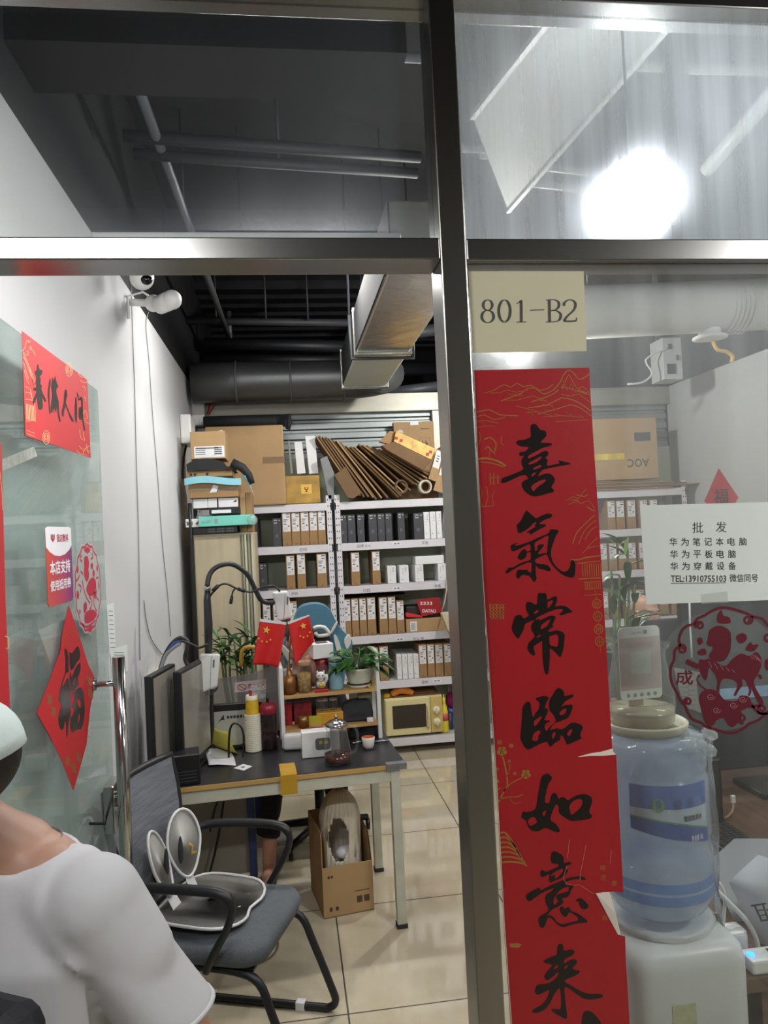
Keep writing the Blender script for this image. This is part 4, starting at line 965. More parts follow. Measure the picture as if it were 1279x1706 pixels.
# black folded cloth lying on the brown cartons
m = MB(); rr = random.Random(5)
c0 = P(574, 995, YR0+.02); c1 = P(676, 986, YR0+.02); zc = P(600, 995.5, YR0+.02).z
m.grid(lambda u, v: V(c0.x+(c1.x-c0.x)*u, YR0+.01+.3*v, zc+.022+.03*math.sin(PI*u)*(.6+.4*math.sin(7*v+3*u))+.010*math.sin(11*u)), 24, 6)
m.grid(lambda u, v: V(c0.x+(c1.x-c0.x)*u, YR0+.01+.3*v, zc+.004), 24, 6)
t = solo(m, 'folded_banner', mat('black_cloth', '#241b1e', .8, var=.2, scale=20), 'black cloth folded on top of the brown cartons under the shelf', 'cloth')
# lowest stock shelf
carton('b', 622, 632.5, 1079, 1135, Z4, 'brown carton mostly hidden by the potted plant', gM)
carton('b', 633.5, 649, 1077, 1134, Z4, 'brown carton with bright label right of the potted plant', gM)
row('w', [(662, 670.7), (671, 680.2), (680.5, 689.7), (690, 699)], 1091, 1090, 1133, 1132, Z4, 'four slim white cartons', 'above the microwave', gM, dep=.30)
row('b', [(699, 712.5), (713, 725.5), (726, 740), (740.6, 754)], 1074, 1072, 1131, 1127, Z4, 'four brown cartons', 'at the right end above the microwave', gM)
# rack against the right wall: seen through the shop pane
gR = 'cartons on the far right rack'
row('b', [(1013, 1027), (1028, 1042.5), (1046, 1061), (1067, 1081), (1084, 1098)], 834, 832, 893, 890, Z1, 'five hazy brown cartons', 'left of the wholesale notice', gR)
row('b', [(1000, 1014), (1016, 1030), (1032, 1046), (1048, 1062), (1066, 1080)], 905, 903, 966, 963, Z2, 'five hazy brown cartons', 'behind the bamboo leaves', gR)
row('b', [(1000, 1016), (1020, 1036), (1040, 1056), (1060, 1076), (1080, 1096), (1100, 1116), (1120, 1136)], 985, 980, 1045, 1040, Z3, 'seven brown cartons', 'behind the bald head', gR)
row('b', [(772, 788), (792, 808), (812, 828), (960, 976)], 850, 845, 905, 900, Z1, 'four brown cartons', 'behind the red couplet', 'cartons behind the couplet')
# shelf tags
for i, (x, y, s, lab) in enumerate(((661, 905.5, 1, 'white paper tag on the shelf lip below the printed charcoal cartons'), (661, 980, 1, 'white paper tag on the shelf lip below the small white cartons'), (666, 1065, 1, 'white paper tag on the shelf lip below the short brown carton'), (728, 1134, 1, 'white paper tag on the shelf lip below the end brown cartons'))):
    c = P(x, y, YR0-.0025)
    t = thing('shelf_tag', lab, 'shelf tag', c, 0, 'paper shelf tags')
    MB().box(-.036, .036, -.0008, 0, -.014, .014).build('paper', M_lab, t, world=False)
    MB().box(-.022, -.006, -.0014, -.0008, -.005, .004).box(.004, .02, -.0014, -.0008, -.005, .005).build('print', M_labtext, t, world=False)
for x, y, s, lab in ((505, 915.5, '日四', 'handwriting on the shelf lip below the five brown cartons'), (491, 989, '手环', 'handwriting on the shelf lip beside the white device'), (606, 909, '品牌 X16', 'handwriting on the shelf lip below the charcoal cartons'), (708, 904, '平板', 'handwriting on the shelf lip below the white cartons'), (611, 983.5, '日四', 'handwriting on the shelf lip below the two brown cartons'), (729, 976, '手表', 'handwriting on the shelf lip below the lying white box'), (697, 1063.5, '办公 本', 'handwriting on the shelf lip below the lying brown carton'), (708, 1136, '鼠标', 'handwriting on the shelf lip above the microwave')):
    c = P(x, y+3, YR0-.0022); m = MB()
    text(m, s, frame(c, (1, 0, 0), (0, 0, 1), (0, -1, 0)), 0, 0, None, .026, 0, .0008, align='C')
    solo(m, 'shelf_writing', M_labtext, lab, 'handwriting')
# microwave
a, b = P(643, 1228, 6.02), P(737, 1170, 6.02)
t = thing('microwave', 'cream microwave oven with a dark window on the lowest rack shelf', 'microwave', (a.x, 6.02, Z5))
M_cr = mat('microwave_cream', '#d3c795', .4, var=.04); M_crp = mat('microwave_panel', '#c2ab6a', .45, var=.05)
wx, wz = b.x-a.x, .30
x0, y0, z0 = a.x, 6.03, Z5+.015
M_ = MB().box(x0, x0+wx, y0, y0+.34, z0, z0+wz).build('body', M_cr, t, .008)
dr = MB().box(x0+.004, x0+wx*.78, y0-.022, y0, z0+.004, z0+wz-.004).build('door', M_cr, t, .008)
MB().box(x0+.06, x0+wx*.70, y0-.0265, y0-.022, z0+.06, z0+wz-.055).build('window', mat('dark_window', '#37302a', .25, var=.05), dr, .004)
ha = MB(); ha.tube(smooth([(x0+wx*.72, y0-.025, z0+.05), (x0+wx*.745, y0-.036, z0+.15), (x0+wx*.72, y0-.025, z0+wz-.05)], 4, False), .010, 8); ha.build('handle', M_cr, dr)
pn = MB().box(x0+wx*.785, x0+wx-.004, y0-.016, y0, z0+.004, z0+wz-.004).build('control_panel', M_crp, t, .005)
for zz in (.62, .30): MB().lathe([(.030, 0), (.028, .016), (.0001, .018)], (x0+wx*.885, y0-.016, z0+wz*zz), 18, M=Matrix.Rotation(PI/2, 3, 'X')).box(x0+wx*.885-.004, x0+wx*.885+.004, y0-.044, y0-.032, z0+wz*zz-.026, z0+wz*zz+.026).build('knob', mat('knob_white', '#e0d9c0', .4, var=.02), pn)
for dx in (.04, wx-.04):
    for dy in (.04, .3): MB().cyl((x0+dx, y0+dy, Z5), (x0+dx, y0+dy, z0), .014, n=10).build('foot', M_hole, t)
mz = z0+wz
solo(MB().box(x0+.08, x0+wx-.01, y0+.02, y0+.32, mz+.0005, mz+.012).box(x0+.2, x0+wx-.05, y0+.05, y0+.3, mz+.012, mz+.022), 'folded_mat', mat('orange_brown_mat', '#86603f', .8, var=.2, scale=20), 'brown folded mat lying on top of the microwave', 'mat', None, .004)
c = P(668, 1166, 6.06); m = MB()
m.tube(smooth([(c.x-.08, 6.05, mz+.030), (c.x, 6.05, mz+.060), (c.x+.07, 6.05, mz+.042), (c.x+.10, 6.04, mz+.028)], 4, False), [.02, .026, .03, .03, .033, .034, .032, .030, .026, .024, .022, .02, .018], 12)
solo(m, 'orange_hammer', mat('orange_plastic', '#c9761e', .45, var=.2, scale=30), 'orange glove bundle lying on the microwave', 'glove')
solo(MB().ball((P(645, 1169, 6.06).x, 6.06, mz+.020), (.03, .022, .019), 14, 10), 'yellow_sponge', mat('yellow_sponge', '#d8a820', .7, var=.1), 'small yellow sponge on the left corner of the microwave', 'sponge')
c = P(743, 1222, 6.03)
t = thing('cleaner_bottle', 'yellow bottle with a spray neck beside the microwave', 'bottle', (c.x+.0, 6.06, Z5))
MB().lathe([(.0001, 0), (.028, .002), (.03, .02), (.03, .17), (.022, .21), (.012, .235), (.012, .25)], (c.x, 6.06, Z5), 18).build('bottle', mat('yellow_plastic', '#d9c63a', .35, var=.05), t)
MB().lathe([(.0302, .10), (.0306, .10), (.0306, .16), (.0302, .16)], (c.x, 6.06, Z5), 18).build('wrap_label', mat('red_label', '#c45a5a', .5, var=.2, scale=40), t)
MB().lathe([(.014, .25), (.014, .28), (.006, .285), (.006, .31), (.0001, .311)], (c.x, 6.06, Z5), 12).build('cap', mat('yellow_plastic', '#d9c63a'), t)
c = P(750, 1166, 6.12)
t = thing('feather_duster', 'magenta duster with a blue handle beside the yellow bottle', 'duster', (c.x, 6.12, Z5))
MB().ball((c.x+.005, 6.12, c.z), (.045, .045, .07), 14, 12).build('duster_head', mat('magenta_fluff', '#8c1d55', .9, var=.3, scale=60, bump=.8), t)
MB().tube([(c.x+.01, 6.11, c.z-.09), (c.x+.0, 6.12, Z5+.005)], .008, 8).build('stick', mat('blue_plastic', '#2f4da0', .4, var=.03), t)
MB().tube([(c.x-.03, 6.08, c.z-.07), (c.x+.02, 6.09, c.z-.095), (c.x+.05, 6.09, c.z-.11)], .018, 10).build('grip', mat('blue_plastic', '#2f4da0'), t)
# hand bag hung on the rack post
c = P(749, 1038, YR0-.05)
t = thing('hand_bag', 'beige hand bag with a clasp hung from the rack by its strap', 'bag', c)
M_bag = mat('beige_leather', '#c3b89c', .5, var=.06, scale=20, bump=.1)
fb = plane_y(YR0-.10)
m = MB().plate([smooth([(733, 1021), (745, 1019), (764, 1018), (763, 1060), (752, 1059), (744, 1050), (738, 1035)], 2)], lambda u, v, w: P(u, v, YR0-.09)+V(0, -w, 0), .07)
m.build('pouch', M_bag, t, .015, 3)
MB().ball(P(751, 1033, YR0-.165), .012, 12, 8).build('clasp', mat('brass', '#c9a75a', .25, 1, var=0), t)
MB().tube([P(x, y, YR0-(.006 if y < 945 else .05)) for x, y in ((735, 1022), (741, 1000), (744, 980), (745, 960), (749, 940), (752, 950), (753, 985), (757, 1019))], .006, 8).build('strap', M_bag, t)
# ================================================================== overhead: pipes and ducts
M_pipe = mat('pipe_grey', '#63666a', .5, .3, var=.15, scale=6)
M_pipe_w = mat('pipe_white', '#c9cbca', .5, var=.1, scale=6)
M_pipe_d = mat('pipe_dark', '#34363a', .6, .2, var=.2, scale=6)
M_foil = mat('duct_foil', '#b9b9b2', .22, .85, var=.12, scale=5, bump=.35, bscale=9)
M_duct = mat('duct_grey', '#5e6060', .42, .6, var=.12, scale=4, bump=.1, bscale=8)
M_ductd = mat('duct_dark', '#26282b', .5, .4, var=.25, scale=4)
def pipe(pts, r, m, label, name='ceiling_pipe', group='pipes under the ceiling'):
    return solo(MB().tube(pts, r, 10), name, m, label, 'pipe', group)
ZP = 3.5
pipe([PZ(204, 75, ZP), PZ(320, 390, ZP), PZ(383, 567, ZP)], .022, M_pipe, 'grey pipe running into the shop along the left wall')
pipe([PZ(383, 567, ZP), PZ(383, 567, ZP)+V(0, 0, .25)], .022, M_pipe, 'short upright at the far end of the grey left pipe')
pipe([PZ(205, 226, ZP), PZ(700, 262, ZP)], .026, M_pipe_d, 'upper of two parallel cross pipes behind the dark upper pane')
pipe([PZ(222, 256, ZP-.02), PZ(695, 289, ZP-.02)], .024, M_pipe_d, 'lower of two parallel cross pipes behind the dark upper pane')
pipe([PZ(372, 82, ZP), PZ(705, 97, ZP)], .018, M_pipe, 'thin cross pipe nearest the top of the dark pane')
for (x, y0, y1), lb in (((464, 92, 262), 'hanger rod between the thin pipe and the two cross pipes'), ((307, 290, 375), 'short hanger rod beside the grey left pipe')):
    a = PZ(x, y1, ZP-.02); solo(MB().cyl(a, (a.x, a.y, 4.1), .006, n=8), 'hanger_rod', M_pipe_d, lb, 'rod')
struct('trim_12', MB().box(XL, .42, 2.18, 2.44, 3.24, 4.1), M_black)
# far pipes seen through the doorway
for (x0, y0, x1, y1, Y, r, m), lb in (((245, 534, 605, 538, 6.1, .03, M_pipe_d), 'dark cross pipe above the cardboard pile'), ((340, 572, 600, 578, 6.5, .05, M_ductd), 'black cross pipe under the dark decking'), ((340, 598, 605, 600, 7.0, .06, M_ductd), 'thick black cross pipe behind the duct elbow'),
                                      ((350, 625, 740, 613, 7.6, .07, M_ductd), 'lowest thick black pipe behind the cross duct'), ((640, 560, 760, 545, 6.9, .06, M_pipe), 'grey pipe right of the foil duct'), ((640, 655, 760, 640, 6.9, .05, M_pipe), 'grey pipe over the right end of the beam')):
    pipe([P(x0, y0, Y), P(x1, y1, Y)], r, m, lb)
for k, (x, y0, y1) in enumerate(((360, 462, 528), (443, 460, 532), (513, 458, 534), (604, 460, 540))):
    a = P(x, y1, 6.05); solo(MB().cyl(a, (a.x, a.y, 4.1), .008, n=8), 'hanger_rod', M_pipe_d, '%s hanger rod from the left over the dark cross pipe' % ORD[k], 'rod', 'rods over the far cross pipe')
# metal decking under the far ceiling
m = MB()
for k in range(9): m.box(-1.6, 3.8, 6.8+k*.28, 6.95+k*.28, 4.02, 4.099)
struct('trim_13', m, M_ductd)
# foil wrapped duct coming forward, cross duct at the back
t = thing('foil_duct', 'shiny foil wrapped air duct running toward the door above the racks', 'air duct', (.62, 4.6, 2.9))
m = MB().box(.47, .80, 3.0, 4.55, 2.90, 3.16); m.build('front_section', M_foil, t, .01)
m = MB().box(.47, .80, 4.60, 5.62, 2.90, 3.14); m.build('rear_section', mat('duct_pale_foil', '#c4cabd', .5, .4, var=.06, scale=3, bump=.15, bscale=10), t, .01)
MB().box(.464, .4695, 3.0, 5.62, 2.915, 3.16).build('dark_side_panel', mat('dark_duct_side', '#17181a', .8, var=.2), t)  # thin dark panel along the duct's left side
for y in (4.55, 5.62): MB().box(.455, .815, y, y+.05, 2.885, 3.18).build('flange', M_foil, t, .004)
MB().tube([(.44, 4.58, 3.14), (.44, 4.58, 2.87), (.83, 4.58, 2.87), (.83, 4.58, 3.14)], .012, 6).build('support_bracket', M_pipe_d, t)
for x in (.44, .83): MB().cyl((x, 4.58, 3.1), (x, 4.58, 4.1), .007, n=8).build('hanger_rod', M_pipe_d, t)
t = thing('cross_duct', 'grey round-cornered air duct crossing above the back partition', 'air duct', (.1, 5.9, 2.86))
ring = [(math.cos(a), math.sin(a)) for a in [2*PI*i/20 for i in range(20)]]
m = MB().loft([[V(x, 5.98+.17*c, 3.02+.155*s) for c, s in ring] for x in (-.68, -.3, .1, .5)]+[[V(.5+.30*math.sin(a)+.0, 5.98-.30*(1-math.cos(a))+.17*c*math.cos(a), 3.02+.155*s)+V(.17*c*math.sin(a), 0, 0) for c, s in ring] for a in (.35, .7, 1.05, 1.4)])
m.build('duct_body', M_duct, t)
for x in (-.34, .08, .5): MB().tube([V(x, 5.98+.175*c, 3.02+.16*s) for c, s in ring], .008, 6, closed=True).build('seam_ring', M_pipe, t)
# white round duct with an outlet and a wide flat duct on the right
t = thing('white_round_duct', 'white wrapped round air duct crossing above the right half of the shop', 'air duct', P(1130, 560, 4.4))
a, b = P(930, 523, 4.4), P(1420, 500, 4.4)
MB().tube([a, a*.5+b*.5, b], .16, 24).build('duct_body', mat('duct_wrap_white', '#b9b8b2', .7, var=.06, scale=4, bump=.2, bscale=8), t)
c = P(1182, 556, 4.4)
MB().lathe([(.07, .10), (.07, .03), (.065, 0), (.105, -.02), (.105, -.03), (.07, -.035), (.0001, -.03)], c, 24).build('round_outlet', M_whmetal, t)
for k in range(5): MB().tube([V(c.x+.10+.03*k, 4.4+.163*cc, P(1182, 513, 4.4).z+.163*ss) for cc, ss in ring], .006, 6, closed=True).build('wrap_fold', mat('duct_wrap_white', '#b9b8b2'), t)
for x in (a.x+.2, b.x-.3): MB().cyl((x, 4.4, a.z+.1), (x, 4.4, 4.1), .007, n=8).build('hanger_rod', M_pipe_d, t)
t = thing('flat_duct', 'wide grey flat duct slanting away behind the dusty upper pane', 'air duct', (.95, 3.0, 3.4))
q = [PZ(948, -10, 3.42), PZ(1160, -10, 3.42), PZ(846, 352, 3.42), PZ(786, 196, 3.42)]
q2 = [PZ(786, 196, 3.42), PZ(846, 352, 3.42), PZ(815, 400, 3.42), PZ(778, 330, 3.42)]
m = MB().hexa([q[0], q[1], q[2], q[3]]+[p+V(0, 0, .3) for p in (q[0], q[1], q[2], q[3])]); m.build('duct_body', mat('duct_matte', '#9b9d9b', .6, .1, var=.06, scale=3), t, .004)
for (p0, p1) in ((q[0], q[3]), (q[1], q[2])): MB().bar(p0, p1, .02, .02).build('edge_angle', M_whmetal, t)
for (x0, y0, x1, y1), lb in (((1056, 108, 1104, 111), 'short white pipe end behind the flat duct'), ((1148, 114, 1300, 117), 'long white pipe at the top right of the dusty pane'), ((888, 275, 998, 288), 'white cross pipe left of the flood lamp'), ((871, 303, 976, 315), 'white cross pipe lowest left of the flood lamp'), ((770, 246, 888, 250), 'thin white pipe near the steel post'), ((800, 257, 858, 259), 'short thin white pipe near the steel post')):
    pipe([PZ(x0, y0, 3.6), PZ(x1, y1, 3.6)], .022, M_pipe_w, lb)
pipe([PZ(1300, 140, 3.3), PZ(1178, 282, 3.3)], .03, M_pipe_w, 'white pipe running away from the top right corner')
t = thing('power_box', 'pale electrical box high on the black upper wall at the far right', 'electrical box', P(1125, 630, 5.6))
a, b = P(1106, 632, 5.5), P(1146, 562, 5.5)
MB().box(a.x, b.x-.06, 5.5, 5.7, a.z, b.z).build('box', mat('grey_enamel', '#b5b9ba', .5, var=.05), t, .004)
MB().box(a.x+.03, b.x-.12, 5.492, 5.5, a.z+.04, a.z+.12).build('meter_window', M_pipe_d, t)
MB().box(a.x+.05, a.x+.07, 5.49, 5.5, b.z-.09, b.z-.05).box(b.x-.11, b.x-.09, 5.49, 5.5, b.z-.18, b.z-.14).build('lock', M_pipe_d, t)
MB().bar((b.x-.2, 5.6, b.z), (b.x-.2, 5.6, 4.1), .03, .03).build('conduit', M_pipe, t)
solo(MB().tube([P(x, y, 4.45) for x, y in smooth([(1183, 557), (1190, 575), (1196, 583), (1210, 586), (1220, 594), (1218, 603)], 3, False)], .012, 8), 'foam_bead', mat('yellow_foam', '#d5ac3c', .7, var=.15), 'yellow foam strip hanging near the round outlet', 'strip')
solo(MB().tube([P(x, y, 5.495) for x, y in smooth([(1112, 580), (1100, 585), (1075, 600), (1086, 622), (1070, 637), (1045, 640)], 3, False)], .008, 8), 'loose_cable', M_pipe_w, 'loose pale cable looping left of the electrical box', 'cable')
solo(MB().tube([P(x, y, 6.3) for x, y in ((361, 650), (352, 665), (345, 690))], .008, 8).tube([P(x, y, 6.3) for x, y in ((362, 652), (358, 672), (348, 690))], .006, 6), 'red_strap', mat('red_plastic', '#b03038', .5, var=.05), 'red plastic strap hanging from the left end of the cross duct', 'strap')

# ================================================================== cabinet and the pile on it
M_wood_c = mat('pale_ash_laminate', '#b3a78c', .5, var=.08, scale=3, stretch=(12, 12, .6))
M_teal = mat('teal_print', '#6fc4b4', .5, var=.05)
M_blk = mat('black_plastic', '#151517', .4, var=.1)
M_blk_m = mat('black_matte', '#1b1b1d', .75, var=.15, scale=20)
YC = 5.2
a, b = P(320, 893, YC), P(423, 885, YC)
t = thing('wooden_cabinet', 'tall pale wooden cabinet with white sliding rails in the back left corner', 'cabinet', ((a.x+b.x)/2, YC+.3, 0))
zc = 1.835
xm = P(399, 890, YC).x
MB().box(a.x, b.x, YC+.02, YC+.55, 0.02, zc).build('body', M_wood_c, t, .004)
MB().box(a.x+.01, xm, YC, YC+.02, .06, zc-.015).build('door', M_wood_c, t, .003)
for i, w in enumerate((.012, .03, .052, .074)): MB().box(xm+w, xm+w+.014, YC-.004-.008*(i % 2), YC+.02, .04, zc-.01).build('sliding_rail', mat('rail_white', '#bdb9a4', .4, var=.05) if i % 2 else mat('rail_green', '#8f9478', .4, var=.05), t, .002)
MB().box(a.x, b.x, YC+.01, YC+.55, 0, .04).build('plinth', M_blk_m, t)
bc = MB().tube([V(a.x-.006, YC-.01, z) for z in (.75, 1.0, 1.4, 1.8, 2.05)], .014, 8)
solo(bc, 'black_strip', M_blk, 'black upright strip down the left edge of the wooden cabinet', 'cable')  # plain dark upright along the cabinet's left edge
def pbox(name, label, x0, y0, x1, y1, Y, dep, mats, cat='box', bevel=.004, rz=0, group=None, extra=None):
    """a box whose front face fills picture rectangle x0..x1, y0(top)..y1(bottom) at depth Y"""
    a = P((x0), y1, Y); b = P(x1, y0, Y); a2 = P(x1, y1, Y)
    t = thing(name, label, cat, (a.x, Y, (a.z+a2.z)/2), rz, group)
    w = a2.x-a.x; h = P((x0+x1)/2, y0, Y).z-(a.z+a2.z)/2
    MB().box(0, w, 0, dep, 0, h).build('box', mats, t, bevel, world=False)
    return t, w, h, frame((0, -.0015, 0), (1, 0, 0), (0, 0, 1), (0, -1, 0))
gC = 'things piled on the wooden cabinet'
def sit(t, z): t.location.z = z
zt = zc+.001
t, w, h, f = pbox('network_switch', 'dark network switch with rows of sockets on top of the wooden cabinet', 318, 880, 396, 892, YC+.0, .25, M_blk, 'network switch', group=gC)
sit(t, zt); t.location.y = YC
m = MB()
for g_ in range(3):
    for i in range(6):
        for j in range(2): m.box(w*(.36+g_*.2)+i*.0085, w*(.36+g_*.2)+i*.0085+.0062, -.0012, 0, h*(.18+.36*j), h*(.18+.36*j)+.011)
m.build('sockets', M_pipe, t, world=False)
zt += h
t, w, h, f = pbox('teal_box', 'long teal printed box with a torn clear end on the network switch', 331, 866, 424, 883, YC-.06, .22, M_teal, group=gC); sit(t, zt+.0005)
m = MB(); text(m, 'oneD', f, w*.06, h*.35, w*.16, h*.28, 0, 0); m.ribbon([(w*.29, h*.5), (w*.35, h*.5)], h*.4, f, 0); m.build('printed_lettering', M_whprint, t, world=False)
MB().ball((w*.97, -.01, h*.45), (.035, .03, .035), 8, 6).build('torn_film', thin_glass('plastic_film', film=.28, film_col=(.8, .85, .85), rough=.1, film_scale=25), t, world=False)
zb = zt
t, w, h, f = pbox('switch_box', 'small white and red printed box at the left end of the teal box', 309, 860, 333, 874, YC-.02, .2, M_whbox, group=gC); sit(t, zt+.0005)
m = MB(); m.plate([smooth([(w*.7, h*.4), (w*.8, h*.6), (w*1.0-.01, h*.7), (w*.95, h*.4), (w*.8, h*.3)], 3)], f, .0004); m.build('red_print', M_crim, t, world=False)
MB().box(w*.08, w*.5, -.001, 0, h*.25, h*.7).build('grey_print', M_pipe, t, world=False)
zt += .078
t, w, h, f = pbox('parcel_box', 'black parcel with a white strip lying on the teal box', 349, 857, 400, 868, YC-.02, .3, M_blk_m, group=gC); sit(t, zt+.001)
MB().box(w*.08, w*.72, -.0012, 0, h*.2, h*.7).build('white_label', M_lab, t, world=False)
zt2 = zt+h+.002
t, w, h, f = pbox('white_label_box', 'left of two shipping boxes with white printed fronts above the teal box', 322, 843, 363, 860, YC+.0, .3, M_brown_d, group=gC); sit(t, zt2)
MB().box(.003, w*.6, -.0012, 0, .004, h-.004).box(w*.62, w-.003, -.0012, 0, .004, h-.004).build('white_label', M_lab, t, world=False)
t, w, h, f = pbox('white_label_box', 'right of two shipping boxes, with an arrow mark, above the teal box', 364, 842, 398, 859, YC+.0, .3, M_brown_d, group=gC); sit(t, zt2)
l_ = MB().box(.003, w-.004, -.0012, 0, .004, h-.004).build('white_label', M_lab, t, world=False)
m = MB(); m.plate([[(w*.72, h*.5), (w*.92, h*.78), (w*.9, h*.5)]], lambda u, v, q_: f(u, v, q_), .0004); m.build('arrow_print', M_textd, l_, world=False)
zt3 = zt2+h+.001
t, w, h, f = pbox('taped_carton', 'brown taped carton under the blue strip on the cabinet', 315, 818, 398, 845, YC-.02, .36, M_brown, group=gC); sit(t, zt3)
MB().box(.0, w, -.001, 0, h*.38, h*.62).build('clear_tape', thin_glass('carton_tape', film=.22, film_col=(.75, .68, .55), rough=.12, film_scale=20), t, world=False)
m = MB(); m.plate([[(w*.42, h*.3), (w*.56, h*.34), (w*.6, h*.7), (w*.5, h*.78), (w*.46, h*.5)]], f, .0005); m.build('torn_patch', M_lab, t, world=False)
zt4 = zt3+h+.001
M_strip = mat('pale_blue_plastic', '#7fbccb', .35, var=.08, scale=10)
xa, xb = P(308, 815, YC-.04).x, P(402, 810, YC-.04).x
m = MB().grid(lambda u, v: V(xa+(xb-xa)*u, YC-.05+.3*v, zt4+.012+.012*math.sin(5*u+2*v)), 20, 6).grid(lambda u, v: V(xa+(xb-xa)*u, YC-.05, zt4-.022+.046*v+.012*math.sin(5*u)), 20, 2)
m.grid(lambda u, v: V(xb+.055*u+.03*v, YC-.05+.05*u, zt4+.03-.05*u-.10*v*u), 6, 6)
solo(m, 'blue_sleeve', M_strip, 'pale blue plastic sleeve draped over the taped carton', 'plastic sleeve', gC)
t, w, h, f = pbox('flat_carton', 'flat brown carton with small dark marks under the black bag', 313, 803, 388, 813, YC+.01, .32, M_brown, group=gC); sit(t, zt4+.034)
m = MB()
for i in range(3): m.plate([circle2(w*(.08+.09*i+(.18 if i == 2 else 0)), h*.45, h*.25, None, 8)], f, .0004)
m.build('printed_marks', M_textd, t, world=False)
zt5 = zt4+.034+h
a_, b_ = P(312, 808, YC), P(392, 790, YC)
m = MB().grid(lambda u, v: V(a_.x+(b_.x-a_.x)*u, YC-.005+.3*v, zt5+.004+.075*(math.sin(PI*min(1, u*1.15+.05))**.45)*(1 if v > .05 else .2)+.008*math.sin(13*u+5*v)), 24, 8)
m.grid(lambda u, v: V(a_.x+(b_.x-a_.x)*u, YC-.005+.3*v, zt5+.002), 24, 8)
m.grid(lambda u, v: V(a_.x+(b_.x-a_.x)*u, YC-.006, zt5+.003+(.02+.06*(math.sin(PI*min(1, u*1.15+.05))**.5))*v), 24, 3)
m.tube([(b_.x-.02, YC, zt5+.05), (b_.x+.05, YC, zt5+.01), (b_.x+.09, YC, zt5-.04), (b_.x+.11, YC, zt5-.10)], [.03, .03, .025, .02], 8)
solo(m, 'black_bag', M_blk_m, 'slack black bag below the labelled carton on the cabinet pile', 'bag', gC)
t, w, h, f = pbox('labelled_carton', 'square brown carton with a large white shipping label, topmost of the cabinet pile', 319, 742, 377, 788, YC+.05, .3, M_brown2, 'carton', group=gC)
sit(t, zt5+.085)
l_ = MB().box(w*.1, w*.97, -.0012, 0, .01, h*.46).build('white_label', M_lab, t, world=False)
m = MB()
for i in range(4): m.box(w*.14, w*.42, -.002, -.0012, .03+i*.014, .035+i*.014).box(w*.68, w*.9, -.002, -.0012, .03+i*.014, .038+i*.014)
m.box(w*.15, w*.8, -.002, -.0012, h*.37, h*.41); m.build('label_print', M_labtext, l_, world=False)
top_carton = zt5+.085+h
# slabs of board stood on end beside the pile
for i, (x, c_) in enumerate(((401, M_brown2), (411, M_brown))):
    p0, p1 = P(x, 880, YC+.08), P(x+7, 822-i*2, YC+.08)
    solo(MB().box(p0.x, p1.x, YC+.08, YC+.45, zc+.002, p1.z), 'board_slab', c_, ['brown board slab stood on edge right of the cabinet pile', 'second brown board slab, outer one right of the cabinet pile'][i], 'cardboard', gC, .003)
t = thing('wifi_router', 'white router with four aerials fixed to the wall above the cabinet pile', 'router', P(338, 742, 5.6))
a, b = P(331, 742, 5.6), P(346, 694, 5.6)
xw0 = XL+.002
MB().box(xw0, xw0+.075, 5.45, 5.72, a.z, b.z).build('case', M_camw, t, .01)
for y0, y1, sl in ((724, 718, .0), (729, 722, 0), (734, 731, 0), (738, 735.5, 0)): MB().tube([P(344, y0, 5.6), P(371, y1, 5.6)], .008, 8).build('aerial', M_camw, t)
solo(MB().tube([V(XL+.02, 5.7, b.z+.01), V(XL+.04, 5.65, b.z-.1), V(XL+.012, 5.5, b.z-.3), V(XL+.012, 5.4, a.z-.25)], .008, 8), 'router_cable', M_blk, 'black cable running down behind the white router', 'cable')
for yy, zz, lb in ((5.2, 2.93, 'white bracket under the wall top above the router'),):
    solo(MB().box(XL+.001, XL+.10, 6.2, 6.3, 2.72, 2.95), 'wall_bracket', M_camw, lb, 'bracket', None, .004)

# ================================================================== top of the racks
ZT = ZS[5]
gT = 'things on top of the racks'
t, w, h, f = pbox('big_carton', 'very large plain brown carton on top of the left rack', 346, 704, 477, 838, 5.97, .42, M_brown2, 'carton', .012, group=gT); sit(t, ZT+.001)
M_ptape = mat('brown_tape', '#7a5c3a', .5, var=.08)
m = MB().box(w*.72, w+.002, -.0018, 0, h*.52, h*.60).box(w, w+.002, 0, .3, h*.50, h*.66); m.build('packing_tape', M_ptape, t, world=False)
big_top = ZT+h
a, b = P(338, 699, 6.05), P(481, 690, 6.05)
m = MB().tube([(a.x, 6.1, big_top+.052), (a.x*.5+b.x*.5, 6.1, big_top+.054), (b.x, 6.1, big_top+.05)], [.050, .048, .050], 14)
t = solo(m, 'fabric_roll', M_blk_m, 'black rolled fabric lying on the very large carton', 'roll', gT)
MB().tube([P(480, 690, 6.0), P(482, 705, 6.0), P(479, 715, 6.0)], .02, 8).build('loose_end', M_blk_m, t)
t, w, h, f = pbox('yellow_carton', 'carton wrapped in shiny yellow tape with a paper sticker on the left rack top', 476, 788, 534, 835, 5.99, .3, mat('yellow_tape_wrap', '#a5802f', .42, var=.35, scale=9, bump=.25, bscale=14), 'carton', .008, group=gT); sit(t, ZT+.001)
l_ = MB().box(w*.45, w*.76, -.0016, 0, h*.35, h*.68).build('sticker', mat('sticker_yellow', '#d8b13e', .4, var=.05), t, world=False)
m = MB(); f2_ = frame((0, -.0018, 0), (1, 0, 0), (0, 0, 1), (0, -1, 0))
m.ribbon([(w*.56, h*.58), (w*.57, h*.50), (w*.64, h*.50), (w*.65, h*.58)], .01, f2_, 0).ribbon([(w*.605, h*.5), (w*.605, h*.43)], .008, f2_, 0).ribbon([(w*.57, h*.43), (w*.64, h*.43)], .008, f2_, 0); m.build('glass_symbol', M_crim, l_, world=False)
ytop = ZT+h+.001
